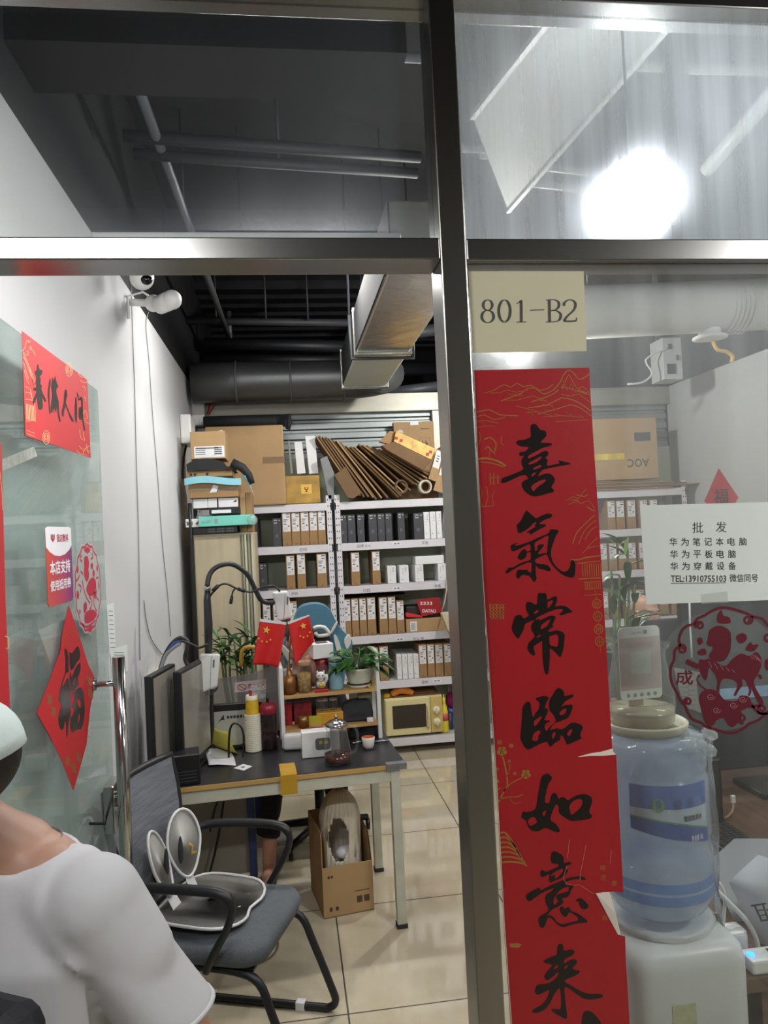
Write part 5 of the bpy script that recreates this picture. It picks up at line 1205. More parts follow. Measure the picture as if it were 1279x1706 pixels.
for i, (x0, x1, yt, l, c_) in enumerate(((478, 488, 735, 'grey slab box leaning behind the yellow carton', M_side), (489, 509, 737, 'white box standing on the yellow carton', M_whbox), (506, 530, 727, 'tall white box leaning over the yellow carton', M_whbox))):
    p0, p1 = P(x0, 787, 6.12+.02*i), P(x1, yt, 6.12)
    q = plane_y(6.14)
    tl = 6 if i < 2 else 9
    m = MB().plate([[(x0+(2 if i == 2 else 1), yt), (x1-6, yt-1), (x1, 789), (x0+tl, 790)]], plane_y(6.16-.03*i), .02)
    t = solo(MB().add([], []) if False else m, 'slab_box', c_, l, 'box', gT, .003)
# cardboard pile: flattened cartons fanned out on the middle rack
rr = random.Random(11)
M_edge = mat('corrugated_edge', '#b58f57', .8, var=.25, scale=60, stretch=(1, 1, 1))
fan = []
def flat(px0, py0, px1, py1, Y, wid, th, lab, m_, dy=0):
    """one flattened carton, edge on: its long side runs between two picture points at depth Y"""
    p0, p1 = P(px0, py0, Y), P(px1, py1, Y)
    d = (p1-p0).normalized(); n = V(0, -1, 0); u = d.cross(n).normalized()
    b = u*(th/2); k = V(0, wid, 0)
    mm = MB().hexa([p0-b, p1-b, p1-b+k, p0-b+k, p0+b, p1+b, p1+b+k, p0+b+k])
    return solo(mm, 'flattened_carton', m_, lab, 'cardboard', 'flattened cartons on the rack top', .003)
edges = [((527, 727, 594, 824)), ((531, 726, 600, 826)), ((537, 727, 607, 828)), ((542, 728, 614, 828)), ((548, 730, 622, 829)), ((553, 732, 627, 832)),
         ((560, 733, 636, 830)), ((567, 738, 646, 829)), ((576, 742, 664, 828)), ((584, 744, 668, 826)), ((590, 744, 672, 820)), ((597, 740, 684, 817)), ((604, 741, 690, 806)), ((610, 742, 695, 808)), ((616, 744, 701, 806)), ((622, 746, 708, 803)), ((631, 748, 712, 797)), ((639, 749, 714, 791))]
for i, e in enumerate(edges):
    flat(*e, 6.02+.012*(i % 3), .36, .012+.003*(i % 2), '%s flattened brown carton from the left in the fanned pile' % (['first', 'second', 'third', 'fourth', 'fifth', 'sixth', 'seventh', 'eighth', 'ninth', 'tenth', 'eleventh', 'twelfth', 'thirteenth', 'fourteenth', 'fifteenth', 'sixteenth', 'seventeenth', 'eighteenth'][i]), [M_brown, M_brown_d, M_brown2, M_brown_d][i % 4])
t = solo(MB().plate([[(556, 792), (575, 778), (601, 822), (588, 831), (578, 829)]], plane_y(5.97), .03), 'kraft_box', M_brown_d, 'small dark brown box leaning at the foot of the fanned cardboard', 'box', gT, .003)
t = solo(MB().plate([[(533, 765), (544, 760), (556, 788), (556, 832), (547, 832)]], plane_y(6.03), .03), 'grey_slab', mat('grey_board', '#7c7f80', .6, var=.1), 'grey boxed slab left of the fanned cardboard', 'box', gT, .003)
# crushed yellow printed carton lying on the pile
t = thing('crushed_carton', 'long crushed carton wrapped in yellow printed tape lying on the cardboard pile', 'carton', P(672, 770, 6.0), 0, gT)
M_yp = mat('yellow_print_tape', '#cfa85a', .3, var=.3, scale=14)
fq6 = lambda Y: (lambda u, v, w: P(u, v, Y)+V(0, -w, 0))
MB().plate([[(656, 720), (722, 750), (714, 768), (653, 738)]], fq6(5.98), .10).build('taped_side', M_yp, t, .006)
MB().plate([[(653, 739), (714, 769), (700, 786), (640, 752), (632, 745)]], fq6(5.99), .12).build('brown_side', M_brown_d, t, .006)
MB().plate([[(630, 737), (648, 719), (658, 721), (652, 738), (644, 741)]], fq6(5.97), .05).build('open_flap', M_brown, t, .003)
m = MB()
for x, y in ((660, 730), (668, 734), (712, 757), (717, 753)): m.plate([[(x-2, y-3), (x+3, y-2), (x+2, y+3), (x-3, y+2)]], lambda u, v, w: P(u, v, 5.98-.1002)+V(0, -w, 0), .001)
m.build('red_lettering', M_crim, t)
# tape rolls, tilted cartons, tall carton behind
def ring_thing(px, py, R, r, wd, mt, label, Y=6.0, tilt=.25):
    c = P(px, py, Y); M = Matrix.Rotation(PI/2, 3, 'X') @ Matrix.Rotation(tilt, 3, 'Y')
    M = Matrix.Rotation(tilt, 3, 'Z') @ Matrix.Rotation(PI/2, 3, 'X')
    t = thing('tape_roll', label, 'tape roll', c, 0, gT)
    MB().lathe([(R, -wd/2), (R, wd/2), (r+.008, wd/2), (r+.008, -wd/2), (R, -wd/2)], c, 28, M=M).build('tape', mt, t)
    MB().lathe([(r+.008, -wd/2), (r+.008, wd/2), (r, wd/2), (r, -wd/2), (r+.008, -wd/2)], c, 28, M=M).build('core', M_brown_d, t)
ring_thing(707, 811, .056, .035, .05, mat('tape_white', '#c7c3b6', .4, var=.05), 'white tape roll standing at the right end of the cardboard pile', Y=6.03)
ring_thing(667, 811, .058, .044, .05, mat('tape_dark', '#4c4238', .4, var=.1), 'dark tape roll tucked under the flattened cartons', Y=6.05)
for i, (q, l) in enumerate((([(727, 748), (739, 752), (726, 803), (713, 798)], 'left of two tilted labelled brown cartons at the rack end'), ([(741, 753), (752, 757), (738, 822), (721, 817)], 'right of two tilted labelled brown cartons at the rack end'))):
    t = thing('tilted_carton', l, 'carton', P(q[3][0], q[3][1], 6.0), 0, gT)
    MB().plate([q], fq6(6.03), .01).plate([q], fq6(6.33), .29).build('box', M_brown2, t, .003)
    lq = [q[0], q[1], (q[1][0]+(q[2][0]-q[1][0])*.62, q[1][1]+(q[2][1]-q[1][1])*.62), (q[0][0]+(q[3][0]-q[0][0])*.62, q[0][1]+(q[3][1]-q[0][1])*.62)]
    cx = sum(p[0] for p in lq)/4; cy_ = sum(p[1] for p in lq)/4
    lq = [(cx+(x-cx)*.8, cy_+(y-cy_)*.9) for x, y in lq]
    l_ = MB().plate([lq], lambda u, v, w: P(u, v, 6.0185)+V(0, -w, 0), .0008).build('white_label', M_lab, t)
    m = MB()
    for s in (.3, .45, .6): m.ribbon([(lq[0][0]+(lq[3][0]-lq[0][0])*s+3, lq[0][1]+(lq[3][1]-lq[0][1])*s+1), (lq[1][0]+(lq[2][0]-lq[1][0])*s-3, lq[1][1]+(lq[2][1]-lq[1][1])*s-1)], 2, lambda u, v, w: P(u, v, 6.0170)+V(0, -w, 0), 0)
    m.build('label_print', M_labtext, l_)
t, w, h, f = pbox('tall_carton', 'tall flat brown carton with white flower mark at the back of the rack top', 661, 697, 728, 828, 6.34, .08, M_brown2, 'carton', group=gT); sit(t, ZT+.001)
m = MB()
for k in range(7):
    a = PI*(k+.5)/7; m.plate([[(w*.16+.003*math.cos(a), h*.86+.002), (w*.16+.024*math.cos(a-.16), h*.86+.026*math.sin(a-.16)), (w*.16+.03*math.cos(a), h*.86+.032*math.sin(a)), (w*.16+.024*math.cos(a+.16), h*.86+.026*math.sin(a+.16))]], f, .0004)
m.build('flower_mark', M_lab, t, world=False)
m = MB()
for k in range(6): m.plate([[(w*.66+k*.010, h*.66), (w*.66+k*.010+.008, h*.66), (w*.66+k*.010+.008, h*.70+.018*((k*5) % 3)), (w*.66+k*.010, h*.70+.018*((k*5) % 3))]], f, .0004)
m.ribbon([(w*.62, h*.63), (w*.9, h*.63), (w*.9, h*.79), (w*.62, h*.79), (w*.62, h*.625)], .002, f, .0004); m.ribbon([(w*.66, h*.905), (w*.88, h*.905)], .006, f, .0004)
m.build('handling_print', M_pipe_d, t, world=False)
MB().box(w*.42, w*.62, -.0015, 0, h*.955, h*1.0).build('sticker', M_lab, t, world=False)
# rack top against the right wall, behind the pane
t, w, h, f = pbox('upturned_carton', 'large brown carton standing upside down on the far right rack', 986, 698, 1098, 800, 6.05, .33, M_brown2, 'carton', group=gT); sit(t, ZT+.09)
m = MB(); M180 = lambda a_, b_, c_: f(2*w*.70-a_, 2*h*.26-b_, c_); text(m, 'AOC', M180, w*.54, h*.19, w*.32, h*.13, 0, .0004, bold=.002); m.plate([[(w*.66, h*.62), (w*.9, h*.62), (w*.9, h*.76), (w*.66, h*.76)]], f, .0004); m.build('printed_logo', M_pipe_d, t, world=False)
MB().box(0, w*.5, -.002, 0, h*.33, h*.43).build('yellow_tape', mat('caution_tape', '#cdb04a', .4, var=.3, scale=12, stretch=(1, 1, .1)), t, world=False)
for i in range(6):
    a_, b_ = P(985, 790+i*4, 5.98), P(1165-abs(i-3)*22, 800+i*2.4, 5.98)
    p0, p1 = V(a_.x, 5.98, ZT+.004+.014*(5-i)), V(b_.x, 5.98, ZT+.002+.012*(5-i))
    solo(MB().hexa([p0, p1, p1+V(0, .42, 0), p0+V(0, .42, 0), p0+V(0, 0, .01), p1+V(0, 0, .008), p1+V(0, .42, .008), p0+V(0, .42, .01)]), 'cardboard_sheet', [M_brown_d, M_brown][i % 2], '%s flat sheet of cardboard under the upside-down carton, counted from the top' % ORD[i], 'cardboard', 'cardboard sheets on the far right rack')
p = P(1205, 812, 5.7)
fr = lambda u, v, w: PX(u, v, XR)-V(w, 0, 0)
t = thing('fortune_diamond', 'small red fortune diamond on the right wall above the wholesale notice', 'paper decoration', PX(1205, 850, XR))
MB().plate([[(1197, 780), (1230, 829), (1204, 872), (1173, 835)]], fr, .001).build('paper', M_redd, t)
m = MB(); text(m, '福', lambda u, v, w: fr(u, -v, w+.0015), 1189, -842, 24, 28, 0, 0, bold=.6); m.build('brush_character', M_ink, t)
# ================================================================== work table in the doorway view
M_tabletop = mat('black_table_mat', '#26262a', .32, var=.12, scale=5, bump=.03, bscale=80)
M_tedge = mat('pale_wood_edge', '#b28f55', .5, var=.15, scale=14, stretch=(.2, 1, 1))
M_tleg = mat('worn_white_metal', '#b9b8a8', .5, var=.10, scale=10)
M_ytape = mat('yellow_tape_strip', '#b48a24', .3, var=.10, scale=20)
ZTB = .75
T0 = V(.487, 3.412, 0); RZT = math.radians(3.5)
t = thing('work_table', 'black topped work table with worn white metal legs and a yellow tape strip', 'table', T0, RZT)
TW, TD = 1.17, .64
MB().box(-TW, 0, 0, TD, ZTB-.028, ZTB-.003).build('table_top', M_tedge, t, .004, world=False)
MB().box(-TW, .001, -.001, TD+.001, ZTB-.004, ZTB).build('black_mat', M_tabletop, t, .002, 1, world=False)
MB().box(-.09, .006, -.006, .03, ZTB-.03, ZTB+.0015).build('corner_tape', mat('silver_film', '#8e9092', .2, .6, var=.2, scale=30), t, .002, world=False)
for nm, b in (('apron', (-TW+.05, -.045, .012, .035, ZTB-.085, ZTB-.028)), ('apron', (-TW+.05, -.045, TD-.035, TD-.012, ZTB-.085, ZTB-.028)), ('apron', (-.045, -.022, .03, TD-.03, ZTB-.085, ZTB-.028)), ('apron', (-TW+.03, -TW+.055, .03, TD-.03, ZTB-.085, ZTB-.028))):
    MB().box(*b).build(nm, M_tleg, t, .003, world=False)
for x in (-.068, -TW+.025):
    for y in (.008, TD-.05):
        l_ = MB().box(x, x+.043, y, y+.043, .015, ZTB-.028).build('leg', M_tleg, t, .003, world=False)
        MB().box(x-.003, x+.046, y-.003, y+.046, 0, .02).build('rubber_foot', M_hole, l_, .002, world=False)
# tape strip over the edge
lt = lambda p: (WM(t).inverted() @ p)
xa = lt(PZ(483, 1300, ZTB)).x
m = MB().box(xa-.036, xa+.036, .0, .17, ZTB+.0005, ZTB+.0016).box(xa-.040, xa+.034, -.003, -.001, ZTB-.085, ZTB+.0016)
m.build('yellow_tape', M_ytape, t, world=False)
TABLE = t
def on(px, py): return PZ(px, py, ZTB+.001)
# tiered stand
a, b = on(470, 1247), on(637, 1229)
b = V(b.x, a.y+(b.x-a.x)*math.tan(RZT), b.z)
L = (b-a).length
t = thing('tiered_stand', 'two tier desk stand with wooden shelves and white metal frames on the work table', 'desk stand', a, RZT)
M_ply = mat('light_wood_shelf', '#b58d58', .5, var=.12, scale=10, stretch=(.15, 1, 1))
hl = P(467, 1113, a.y).z-ZTB
s1, s2 = P(470, 1161, a.y).z-ZTB, P(470, 1219, a.y).z-ZTB
SD = .17
for x in (0, L-.02):
    MB().bar((x+.01, .01, 0), (x+.01, .01, hl), .02, .02).bar((x+.01, SD, 0), (x+.01, SD, hl), .02, .02).bar((x+.01, .01, hl-.01), (x+.01, SD, hl-.01), .02, .02).bar((x+.01, .01, .02), (x+.01, SD, .02), .016, .016).build('side_frame', M_whmetal, t, .003, world=False)
for s in (s1, s2): MB().box(.02, L-.02, 0, SD, s-.016, s).build('shelf', M_ply, t, .002, world=False)
Wst = WM(t)
S1, S2 = ZTB+.001+s1, ZTB+.001+s2
def st(px, py, z, dy=.06):       # a point on a stand shelf under this pixel, dy behind the front edge
    Y = a.y+dy; p = P(px, py, Y); return V(p.x, Y+(p.x-a.x)*math.tan(RZT), z+.0006)
# pair of flags
p = st(483, 1160, S1, .05)
t = thing('flag_stand', 'pair of small red flags with yellow stars on a bronze desk stand', 'flag', p)
M_brz = mat('bronze', '#8a5f33', .35, .7, var=.1)
MB().lathe([(.0001, 0), (.033, 0), (.033, .05), (.030, .085), (.014, .095), (.012, .12), (.005, .15), (.003, .16)], (0, 0, 0), 20).build('base', M_brz, t, world=False)
ptop = P(486, 1036, p.y)-p
MB().tube([(0, 0, .12), (ptop.x*.5, 0, .25), (ptop.x, 0, ptop.z)], .0035, 8).build('pole', M_brz, t, world=False)
M_flag = mat('flag_red', '#c81a1a', .65, var=.05, scale=15); M_star = mat('flag_yellow', '#e3b53a', .6, var=0)
def star(m, fn, cx, cy, r, rot=0):
    pts = []
    for k in range(10):
        a_ = rot-PI/2+k*PI/5; rr_ = r if k % 2 == 0 else r*.4
        pts.append((cx+rr_*math.cos(a_), cy+rr_*math.sin(a_)))
    m.plate([pts], fn, .0006)
def flagp(q, stars, d):
    # q: four picture corners tl, tr, br, bl
    def S(u, v):
        x = (q[0][0]*(1-u)+q[1][0]*u)*(1-v)+(q[3][0]*(1-u)+q[2][0]*u)*v
        y = (q[0][1]*(1-u)+q[1][1]*u)*(1-v)+(q[3][1]*(1-u)+q[2][1]*u)*v
        return P(x, y, p.y)+V(0, -.012*math.sin(u*6+v*1.5)*(.4+v)+d, 0)
    fl_ = MB().grid(S, 20, 16).build('flag', M_flag, t)
    sd = fl_.modifiers.new('solid', 'SOLIDIFY'); sd.thickness = .0012
    MB().grid(lambda u, v: S(u, v*.06-.005)+V(0, -.0025, 0), 20, 1).build('white_hem', M_lab, fl_)
    m = MB()
    for (x, y, r, ro) in stars: star(m, lambda u, v, w: P(u, v, p.y)+V(0, d-.016-w, 0), x, y, r, ro)
    m.build('stars', M_star, fl_)
flagp([(433, 1031), (477, 1037), (464, 1111), (421, 1106)], [(444, 1049, 6.8, .2), (431, 1063, 2.3, 0), (436.5, 1067.5, 2.3, .3), (444.5, 1068.5, 2.3, .2), (450.5, 1065, 2.3, .4)], 0)
flagp([(479, 1036), (515, 1024), (523, 1068), (492, 1107)], [(504.8, 1042, 6, -.2), (500, 1058.7, 2.1, 0), (505.3, 1061, 2.1, .2), (512, 1058.6, 2.1, .3), (515.7, 1052.4, 2.2, .1)], -.004)
# jars, cat, bottle, pot
def jar(px, py, z, r, h, nm, lb, gm, fill, lid, dy=.07, cat='jar', fh=.6, lh=.02, lr=1.0):
    q = st(px, py, z, dy); t = thing(nm, lb, cat, q)
    MB().lathe([(.0001, .001), (r*.95, .001), (r, .008), (r, h*.85), (r*.85, h*.95), (r*.85, h)], (0, 0, 0), 20).build('glass', gm, t, world=False)
    if fill: MB().lathe([(.0001, .004), (r*.9, .004), (r*.92, h*fh), (.0001, h*(fh+.05))], (0, 0, 0), 16).build('contents', fill, t, world=False)
    if lid: MB().cyl((0, 0, h), (0, 0, h+lh), r*lr, r*lr*.97, 20).build('lid', lid, t, .002, world=False)
    return t
M_clear = thin_glass('clear_glass', tint=(.93, .94, .93), film=.06, film_col=(.6, .58, .52), rough=.03)
M_herb = mat('dried_slices', '#a5834a', .8, var=.6, scale=60)
jar(508, 1158, S1, .038, .135, 'storage_jar', 'glass jar of dried slices with a pale wooden lid beside the lucky cat', M_clear, M_herb, mat('wood_lid', '#9c7a58', .6, var=.15), fh=.7)
q = st(536, 1162, S1, .035)
t = thing('lucky_cat', 'small white lucky cat figure in a clear red based box on the stand', 'figurine', q)
MB().box(-.034, .034, -.02, .03, 0, .014).build('red_base', mat('red_gloss', '#b0202a', .3, var=.05), t, .002, world=False)
bd = MB().ball((0, 0, .040), (.024, .018, .026)).ball((0, 0, .080), (.024, .02, .021))
for s in (-1, 1): bd.cyl((s*.015, 0, .093), (s*.018, 0, .107), .008, .001, 8)
bd.tube([(.02, -.004, .045), (.030, -.006, .065), (.028, -.008, .085)], [.009, .008, .009], 8).build('body', mat('cat_white', '#e4dfe0', .3, var=.02), t, world=False)
MB().ball((0, -.018, .032), (.014, .006, .012)).tube([(-.02, -.004, .058), (0, -.02, .055), (.02, -.004, .058)], .004, 6).build('gold_coin', mat('cat_gold', '#c9a032', .3, .6, var=.05), t, world=False)
m = MB()
for s in (-1, 1): m.ball((s*.009, -.019, .084), (.0035, .002, .003), 8, 6)
m.ball((0, -.021, .077), (.002, .002, .0015), 8, 6); m.build('face', M_textd, t, world=False)
MB().box(-.034, .034, -.02, .03, .014, .128).build('clear_box', thin_glass('clear_box', film=.05, rough=.05), t, world=False)
q = st(561, 1156, S1, .07)
t = thing('blue_bottle', 'pale blue ceramic bottle between the lucky cat and the potted plant', 'bottle', q)
MB().lathe([(.0001, 0), (.036, 0), (.038, .006), (.038, .09), (.034, .104), (.027, .112), (.025, .122), (.030, .130), (.030, .138), (.022, .138), (.02, .125)], (0, 0, 0), 28).build('bottle', mat('blue_glaze', '#7fa6b2', .25, var=.05, coat=.3), t, world=False)
MB().ball((.002, 0, .150), (.034, .034, .016), 16, 8).build('stopper', mat('moss_cap', '#5d6f58', .7, var=.2, scale=30), t, world=False)
M_leaf = mat('leaf_green', '#2f5a24', .38, var=.35, scale=18)
M_leaf2 = mat('leaf_mid_green', '#48743a', .4, var=.3, scale=18)
def leaf(m, base, d, L_, W_, droop=.4, fold=.15, mi=0, n=7):
    d = Vector(d).normalized(); side = d.cross(V(0, 0, 1))
    side = side.normalized() if side.length > 1e-3 else V(1, 0, 0)
    up = side.cross(d).normalized(); vs = []
    for i in range(n+1):
        s = i/n; c = Vector(base)+d*(L_*s)-V(0, 0, 1)*(droop*L_*s*s)
        w = W_*(math.sin(PI*min(1, s*.93+.07))**.8)*(1-.25*s)
        for k in (-1, 0, 1): vs.append(c+side*(w*k*.5)+up*(abs(k)*fold*w))
    fs = []
    for i in range(n):
        for k in (0, 1): fs.append((i*3+k, i*3+k+1, i*3+k+4, i*3+k+3))
    m.add(vs, fs, mi, True); return m
q = st(599, 1143, S1, .085)
t = thing('potted_plant', 'leafy green pothos in a pale round pot on the stand', 'potted plant', q)
MB().lathe([(.0001, 0), (.058, 0), (.062, .012), (.056, .016), (.056, .022), (.070, .085), (.074, .095), (.070, .098), (.064, .085)], (0, 0, 0), 30).build('pot', mat('pale_pot', '#b9baa6', .4, var=.06, scale=20), t, world=False)
MB().lathe([(.063, .016), (.064, .022), (.058, .024)], (0, 0, 0), 24).lathe([(.0001, .088), (.066, .086)], (0, 0, 0), 20).build('soil', mat('soil', '#3a281f', .9, var=.4, scale=40), t, world=False)
rr = random.Random(2); m = MB(); stm = MB()
for k in range(64):
    a_ = rr.uniform(0, 2*PI); e = rr.uniform(.1, 1.25); r_ = rr.uniform(.02, .055)
    d = V(math.cos(a_)*math.cos(e), math.sin(a_)*math.cos(e)*.8, math.sin(e))
    b0 = V(.02*math.cos(a_), .02*math.sin(a_), .09); b1 = b0+d*rr.uniform(.05, .13)
    stm.tube([b0, b0*.5+b1*.5+V(0, 0, .01), b1], .0016, 5)
    leaf(m, b1, V(d.x, d.y, rr.uniform(-.3, .3)), rr.uniform(.05, .085), rr.uniform(.04, .065), rr.uniform(.1, .6))
for d, l in ((V(1, -.3, -.05), .09), (V(1, -.2, .25), .08), (V(.9, -.5, -.35), .08), (V(-1, -.4, -.1), .09), (V(-.9, -.5, .1), .08)):
    b0 = V(.045*d.x, .03*d.y, .11); b1 = b0+d.normalized()*.06; stm.tube([b0, b1], .0018, 5); leaf(m, b1, d, l, .06, .35)
m.build('foliage', [M_leaf], t, world=False); stm.build('stems', M_leaf2, t, world=False)
q = st(538, 1150, S1, .13)
t = thing('red_canister', 'dark red canister standing behind the lucky cat', 'canister', q)
MB().lathe([(.0001, 0), (.036, 0), (.036, .13), (.034, .135), (.034, .155), (.0001, .157)], (0, 0, 0), 20).build('can', mat('dark_red_tin', '#7e1620', .35, .2, var=.1), t, world=False)
ctop = S1+.158
q = st(536, 1098, ctop, .12)
t = thing('white_cube_charger', 'white box device with a dark window on its top, above the lucky cat', 'device', (q.x, q.y, ctop+.0006), math.radians(12))
w_ = (st(554, 1098, S1, .12)-st(519, 1098, S1, .12)).x
MB().box(-w_/2, w_/2, -.04, .05, 0, .075).build('case', M_camw, t, .004, world=False)
MB().box(-w_*.25, w_*.3, -.015, .03, .075, .0765).build('window', M_hole, t, world=False)
q = st(479, 1156, S1, .13)
solo(MB().box(q.x-.03, q.x+.03, q.y-.02, q.y+.03, S1+.0005, S1+.11), 'pale_carton', mat('mauve_card', '#b4aab0', .6, var=.05), 'small pale carton behind the flag base on the stand', 'box', None, .003)
jar(493, 1158, S1, .022, .06, 'amber_jar', 'small amber jar right of the flag base', mat('amber_glass', '#7a4a22', .15, var=.2), None, M_hole, dy=.10)
q = st(515, 1130, S1, .135)
m = MB(); m.ball((q.x, q.y, S1+.09), (.05, .03, .085), 14, 10)
solo(m, 'snack_bag', mat('pinkish_bag', '#9a6a5c', .35, var=.3, scale=14, bump=.3), 'crumpled pinkish snack bag behind the glass jar', 'bag')
q = st(624, 1148, S1, .04); m = MB()
m.grid(lambda u, v: V(q.x-.05+.07*u, q.y-.02+.10*v, S1+.002+.03*u*v+.008*math.sin(9*u)), 8, 8)
solo(m, 'yellow_cloth', mat('yellow_paper', '#d2b46c', .7, var=.1), 'crumpled yellow paper at the right end of the upper shelf', 'paper')
# second tier
for i, (px, c_) in enumerate(((479, '#9c1f22'), (498, '#7d2028'), (512, '#8a2222'))):
    q = st(px, 1214, S2, .10)
    m = MB().box(q.x-.022, q.x+.026, q.y, q.y+.02, S2+.0006, S2+.115, 0, None)
    solo(m, 'red_packet', mat('packet_%d' % i, c_, .4, var=.35, scale=50), ['red packet standing at the left end of the lower stand shelf', 'dark patterned red packet behind the bronze cup', 'red packet with worn print right of the bronze cup'][i], 'packet', 'red packets on the stand', .003)
q = st(506, 1211, S2, .04)
solo(MB().lathe([(.0001, 0), (.027, 0), (.027, .062), (.024, .062), (.024, .01), (.0001, .01)], q, 20), 'bronze_cup', M_brz, 'bronze pen cup on the lower stand shelf', 'cup')
q = st(524, 1205, S2, .05)
solo(MB().box(q.x-.03, q.x+.035, q.y, q.y+.006, S2+.0006, S2+.05), 'note_pad', mat('lime_note', '#b5a62c', .6, var=.05), 'lime yellow note block between the bronze cup and yellow box', 'note pad')
q = st(551, 1202, S2, .05)
t = solo(MB().box(q.x-.07, q.x+.066, q.y, q.y+.09, S2+.0006, S2+.06), 'yellow_box', mat('mustard_card', '#c48d24', .5, var=.06), 'mustard yellow open box on the lower stand shelf', 'box', None, .004)
for i, px in enumerate((533, 541, 556)): jar(px, 1188, S2+.061, .018+.002*i, .05, 'glass_jar', ['leftmost small glass jar above the yellow box', 'middle small glass jar above the yellow box', 'rightmost small glass jar above the yellow box'][i], M_clear, None, M_whmetal, dy=.10, lh=.008)
q = st(597, 1198, S2, .04)
t = thing('black_pouch', 'black zipped pouch with faint lettering on the lower stand shelf', 'pouch', q)
MB().loft([[V(-.078*k+.0*s_, y_, z_) for k, y_, z_ in ((1, 0, .0), (-1, 0, .0), (-1.03, .0, .045), (-.9, .03, .10), (-.3, .035, .112), (.4, .035, .108), (.95, .03, .09), (1.04, 0, .05))]+[] for s_ in (0,)]+[[V(-.078*k, .10-y_*.5, z_*.96) for k, y_, z_ in ((1, 0, .0), (-1, 0, .0), (-1.03, .0, .045), (-.9, .03, .10), (-.3, .035, .112), (.4, .035, .108), (.95, .03, .09), (1.04, 0, .05))]], sm=False).build('bag', M_blk_m, t, .01, 3, world=False)
m = MB(); text(m, 'lindor', frame((-.045, -.0015, .03), (1, 0, 0), (0, 0, 1), (0, -1, 0)), 0, 0, .09, .026, 0, .0003); m.build('lettering', mat('dim_lettering', '#303032', .4, var=0), t, world=False)
q = st(609, 1166, S2, .05)
t = thing('food_box', 'small olive and clear food box lying on the black pouch', 'box', (q.x, q.y, S2+.114))
MB().box(-.036, .036, 0, .05, 0, .032).build('tub', mat('olive_plastic', '#77755a', .4, var=.1), t, .006, world=False)
q = st(617, 1199, S2, .02)
solo(MB().box(q.x-.016, q.x+.016, q.y-.012, q.y+.012, S2+.0006, S2+.022), 'white_plug', M_camw, 'white plug at the right end of the lower stand shelf', 'plug', None, .003)
q = st(526, 1213, S2, .015)
solo(MB().tube([(q.x-.03, q.y, S2+.006), (q.x+.03, q.y-.006, S2+.006)], .005, 8), 'pink_pen', mat('pink_plastic', '#c07a88', .4, var=.05), 'pink pen lying in front of the note block', 'pen')
# table top objects
q = on(525, 1262)
t = thing('white_device_box', 'white box printed with a grey device, in front of the stand', 'box', q, math.radians(2))
w_ = (on(566, 1258)-on(503, 1262)).x; h_ = P(524, 1220, q.y).z-ZTB
MB().box(-w_*.34, w_*.66, 0, .07, 0, h_).build('box', M_camw, t, .003, world=False)
m = MB().plate([rrect(w_*.02, w_*.42, h_*.28, h_*.74, .012)], frame((0, 0, 0), (1, 0, 0), (0, 0, 1), (0, -1, 0)), .0008); m.build('device_print', M_labtext, t, world=False)
MB().plate([rrect(w_*.12, w_*.20, h_*.5, h_*.64, .002)], frame((0, -.0009, 0), (1, 0, 0), (0, 0, 1), (0, -1, 0)), .0005).plate([rrect(w_*.25, w_*.36, h_*.5, h_*.62, .002)], frame((0, -.0009, 0), (1, 0, 0), (0, 0, 1), (0, -1, 0)), .0005).build('device_screen', mat('yellow_print', '#a89a4a', .5, var=0), t, world=False)
q = on(490, 1251)
t = thing('white_tray', 'rounded white case half hidden left of the printed white box', 'case', q, math.radians(-4))
MB().box(-.055, .05, 0, .05, 0, .082).build('case', M_camw, t, .018, 3, world=False)
q = on(563, 1270)
t = thing('tea_pot', 'tall glass teapot with a steel lid and red tea at the table front', 'teapot', q, math.radians(-15))
s_ = 1250/q.y; R_ = 23/s_; H_ = 62/s_
M_pot = thin_glass('teapot_glass', tint=(.96, .96, .96), film=.05, film_col=(.6, .6, .6), rough=.02)
MB().lathe([(.0001, .001), (R_*.95, .001), (R_, .008), (R_*.99, H_*.25), (R_*.74, H_*.86), (R_*.76, H_)], (0, 0, 0), 30).build('glass_body', M_pot, t, world=False)
M_tea = mat('red_tea', '#431708', .12, var=.05)
MB().lathe([(.0001, .004), (R_*.93, .004), (R_*.94, H_*.24), (.0001, H_*.245)], (0, 0, 0), 30).build('tea', M_tea, t, world=False)
M_mesh = mat('steel_mesh', '#8c8a88', .35, .8, var=.2, scale=50)
MB().lathe([(.0001, H_*.2), (R_*.44, H_*.2), (R_*.50, H_*.95), (R_*.74, H_)], (0, 0, 0), 24).build('strainer', thin_glass('mesh_film', tint=(.85, .85, .85), film=.25, film_col=(.55, .55, .55), rough=.3), t, world=False)
MB().lathe([(R_*.80, H_), (R_*.80, H_+.006), (R_*.55, H_+.018), (R_*.1, H_+.022), (.008, H_+.030), (.010, H_+.042), (.0001, H_+.046)], (0, 0, 0), 26).cyl((0, 0, H_-.004), (0, 0, H_), R_*.8, None, 24).build('lid', mat('steel_bright', '#9c9a98', .2, 1.0, var=.05), t, world=False)
MB().tube(smooth([(R_*.70, 0, H_*.92), (R_*1.15, 0, H_*.98), (R_*1.5, 0, H_*.80), (R_*1.45, 0, H_*.45), (R_*1.2, 0, H_*.26), (R_*.93, 0, H_*.3)], 4, False), .006, 10).build('handle', M_pot, t, world=False)
MB().grid(lambda u, v: V(-R_*(.76+.22*v*(1-abs(2*u-1))), R_*.3*(2*u-1), H_*(.88+.11*v)), 6, 4).build('spout', M_pot, t, world=False)
q = on(614, 1247); s_ = 1250/q.y
t = thing('tea_cup', 'small white tea cup with an orange inside on the table', 'cup', q)
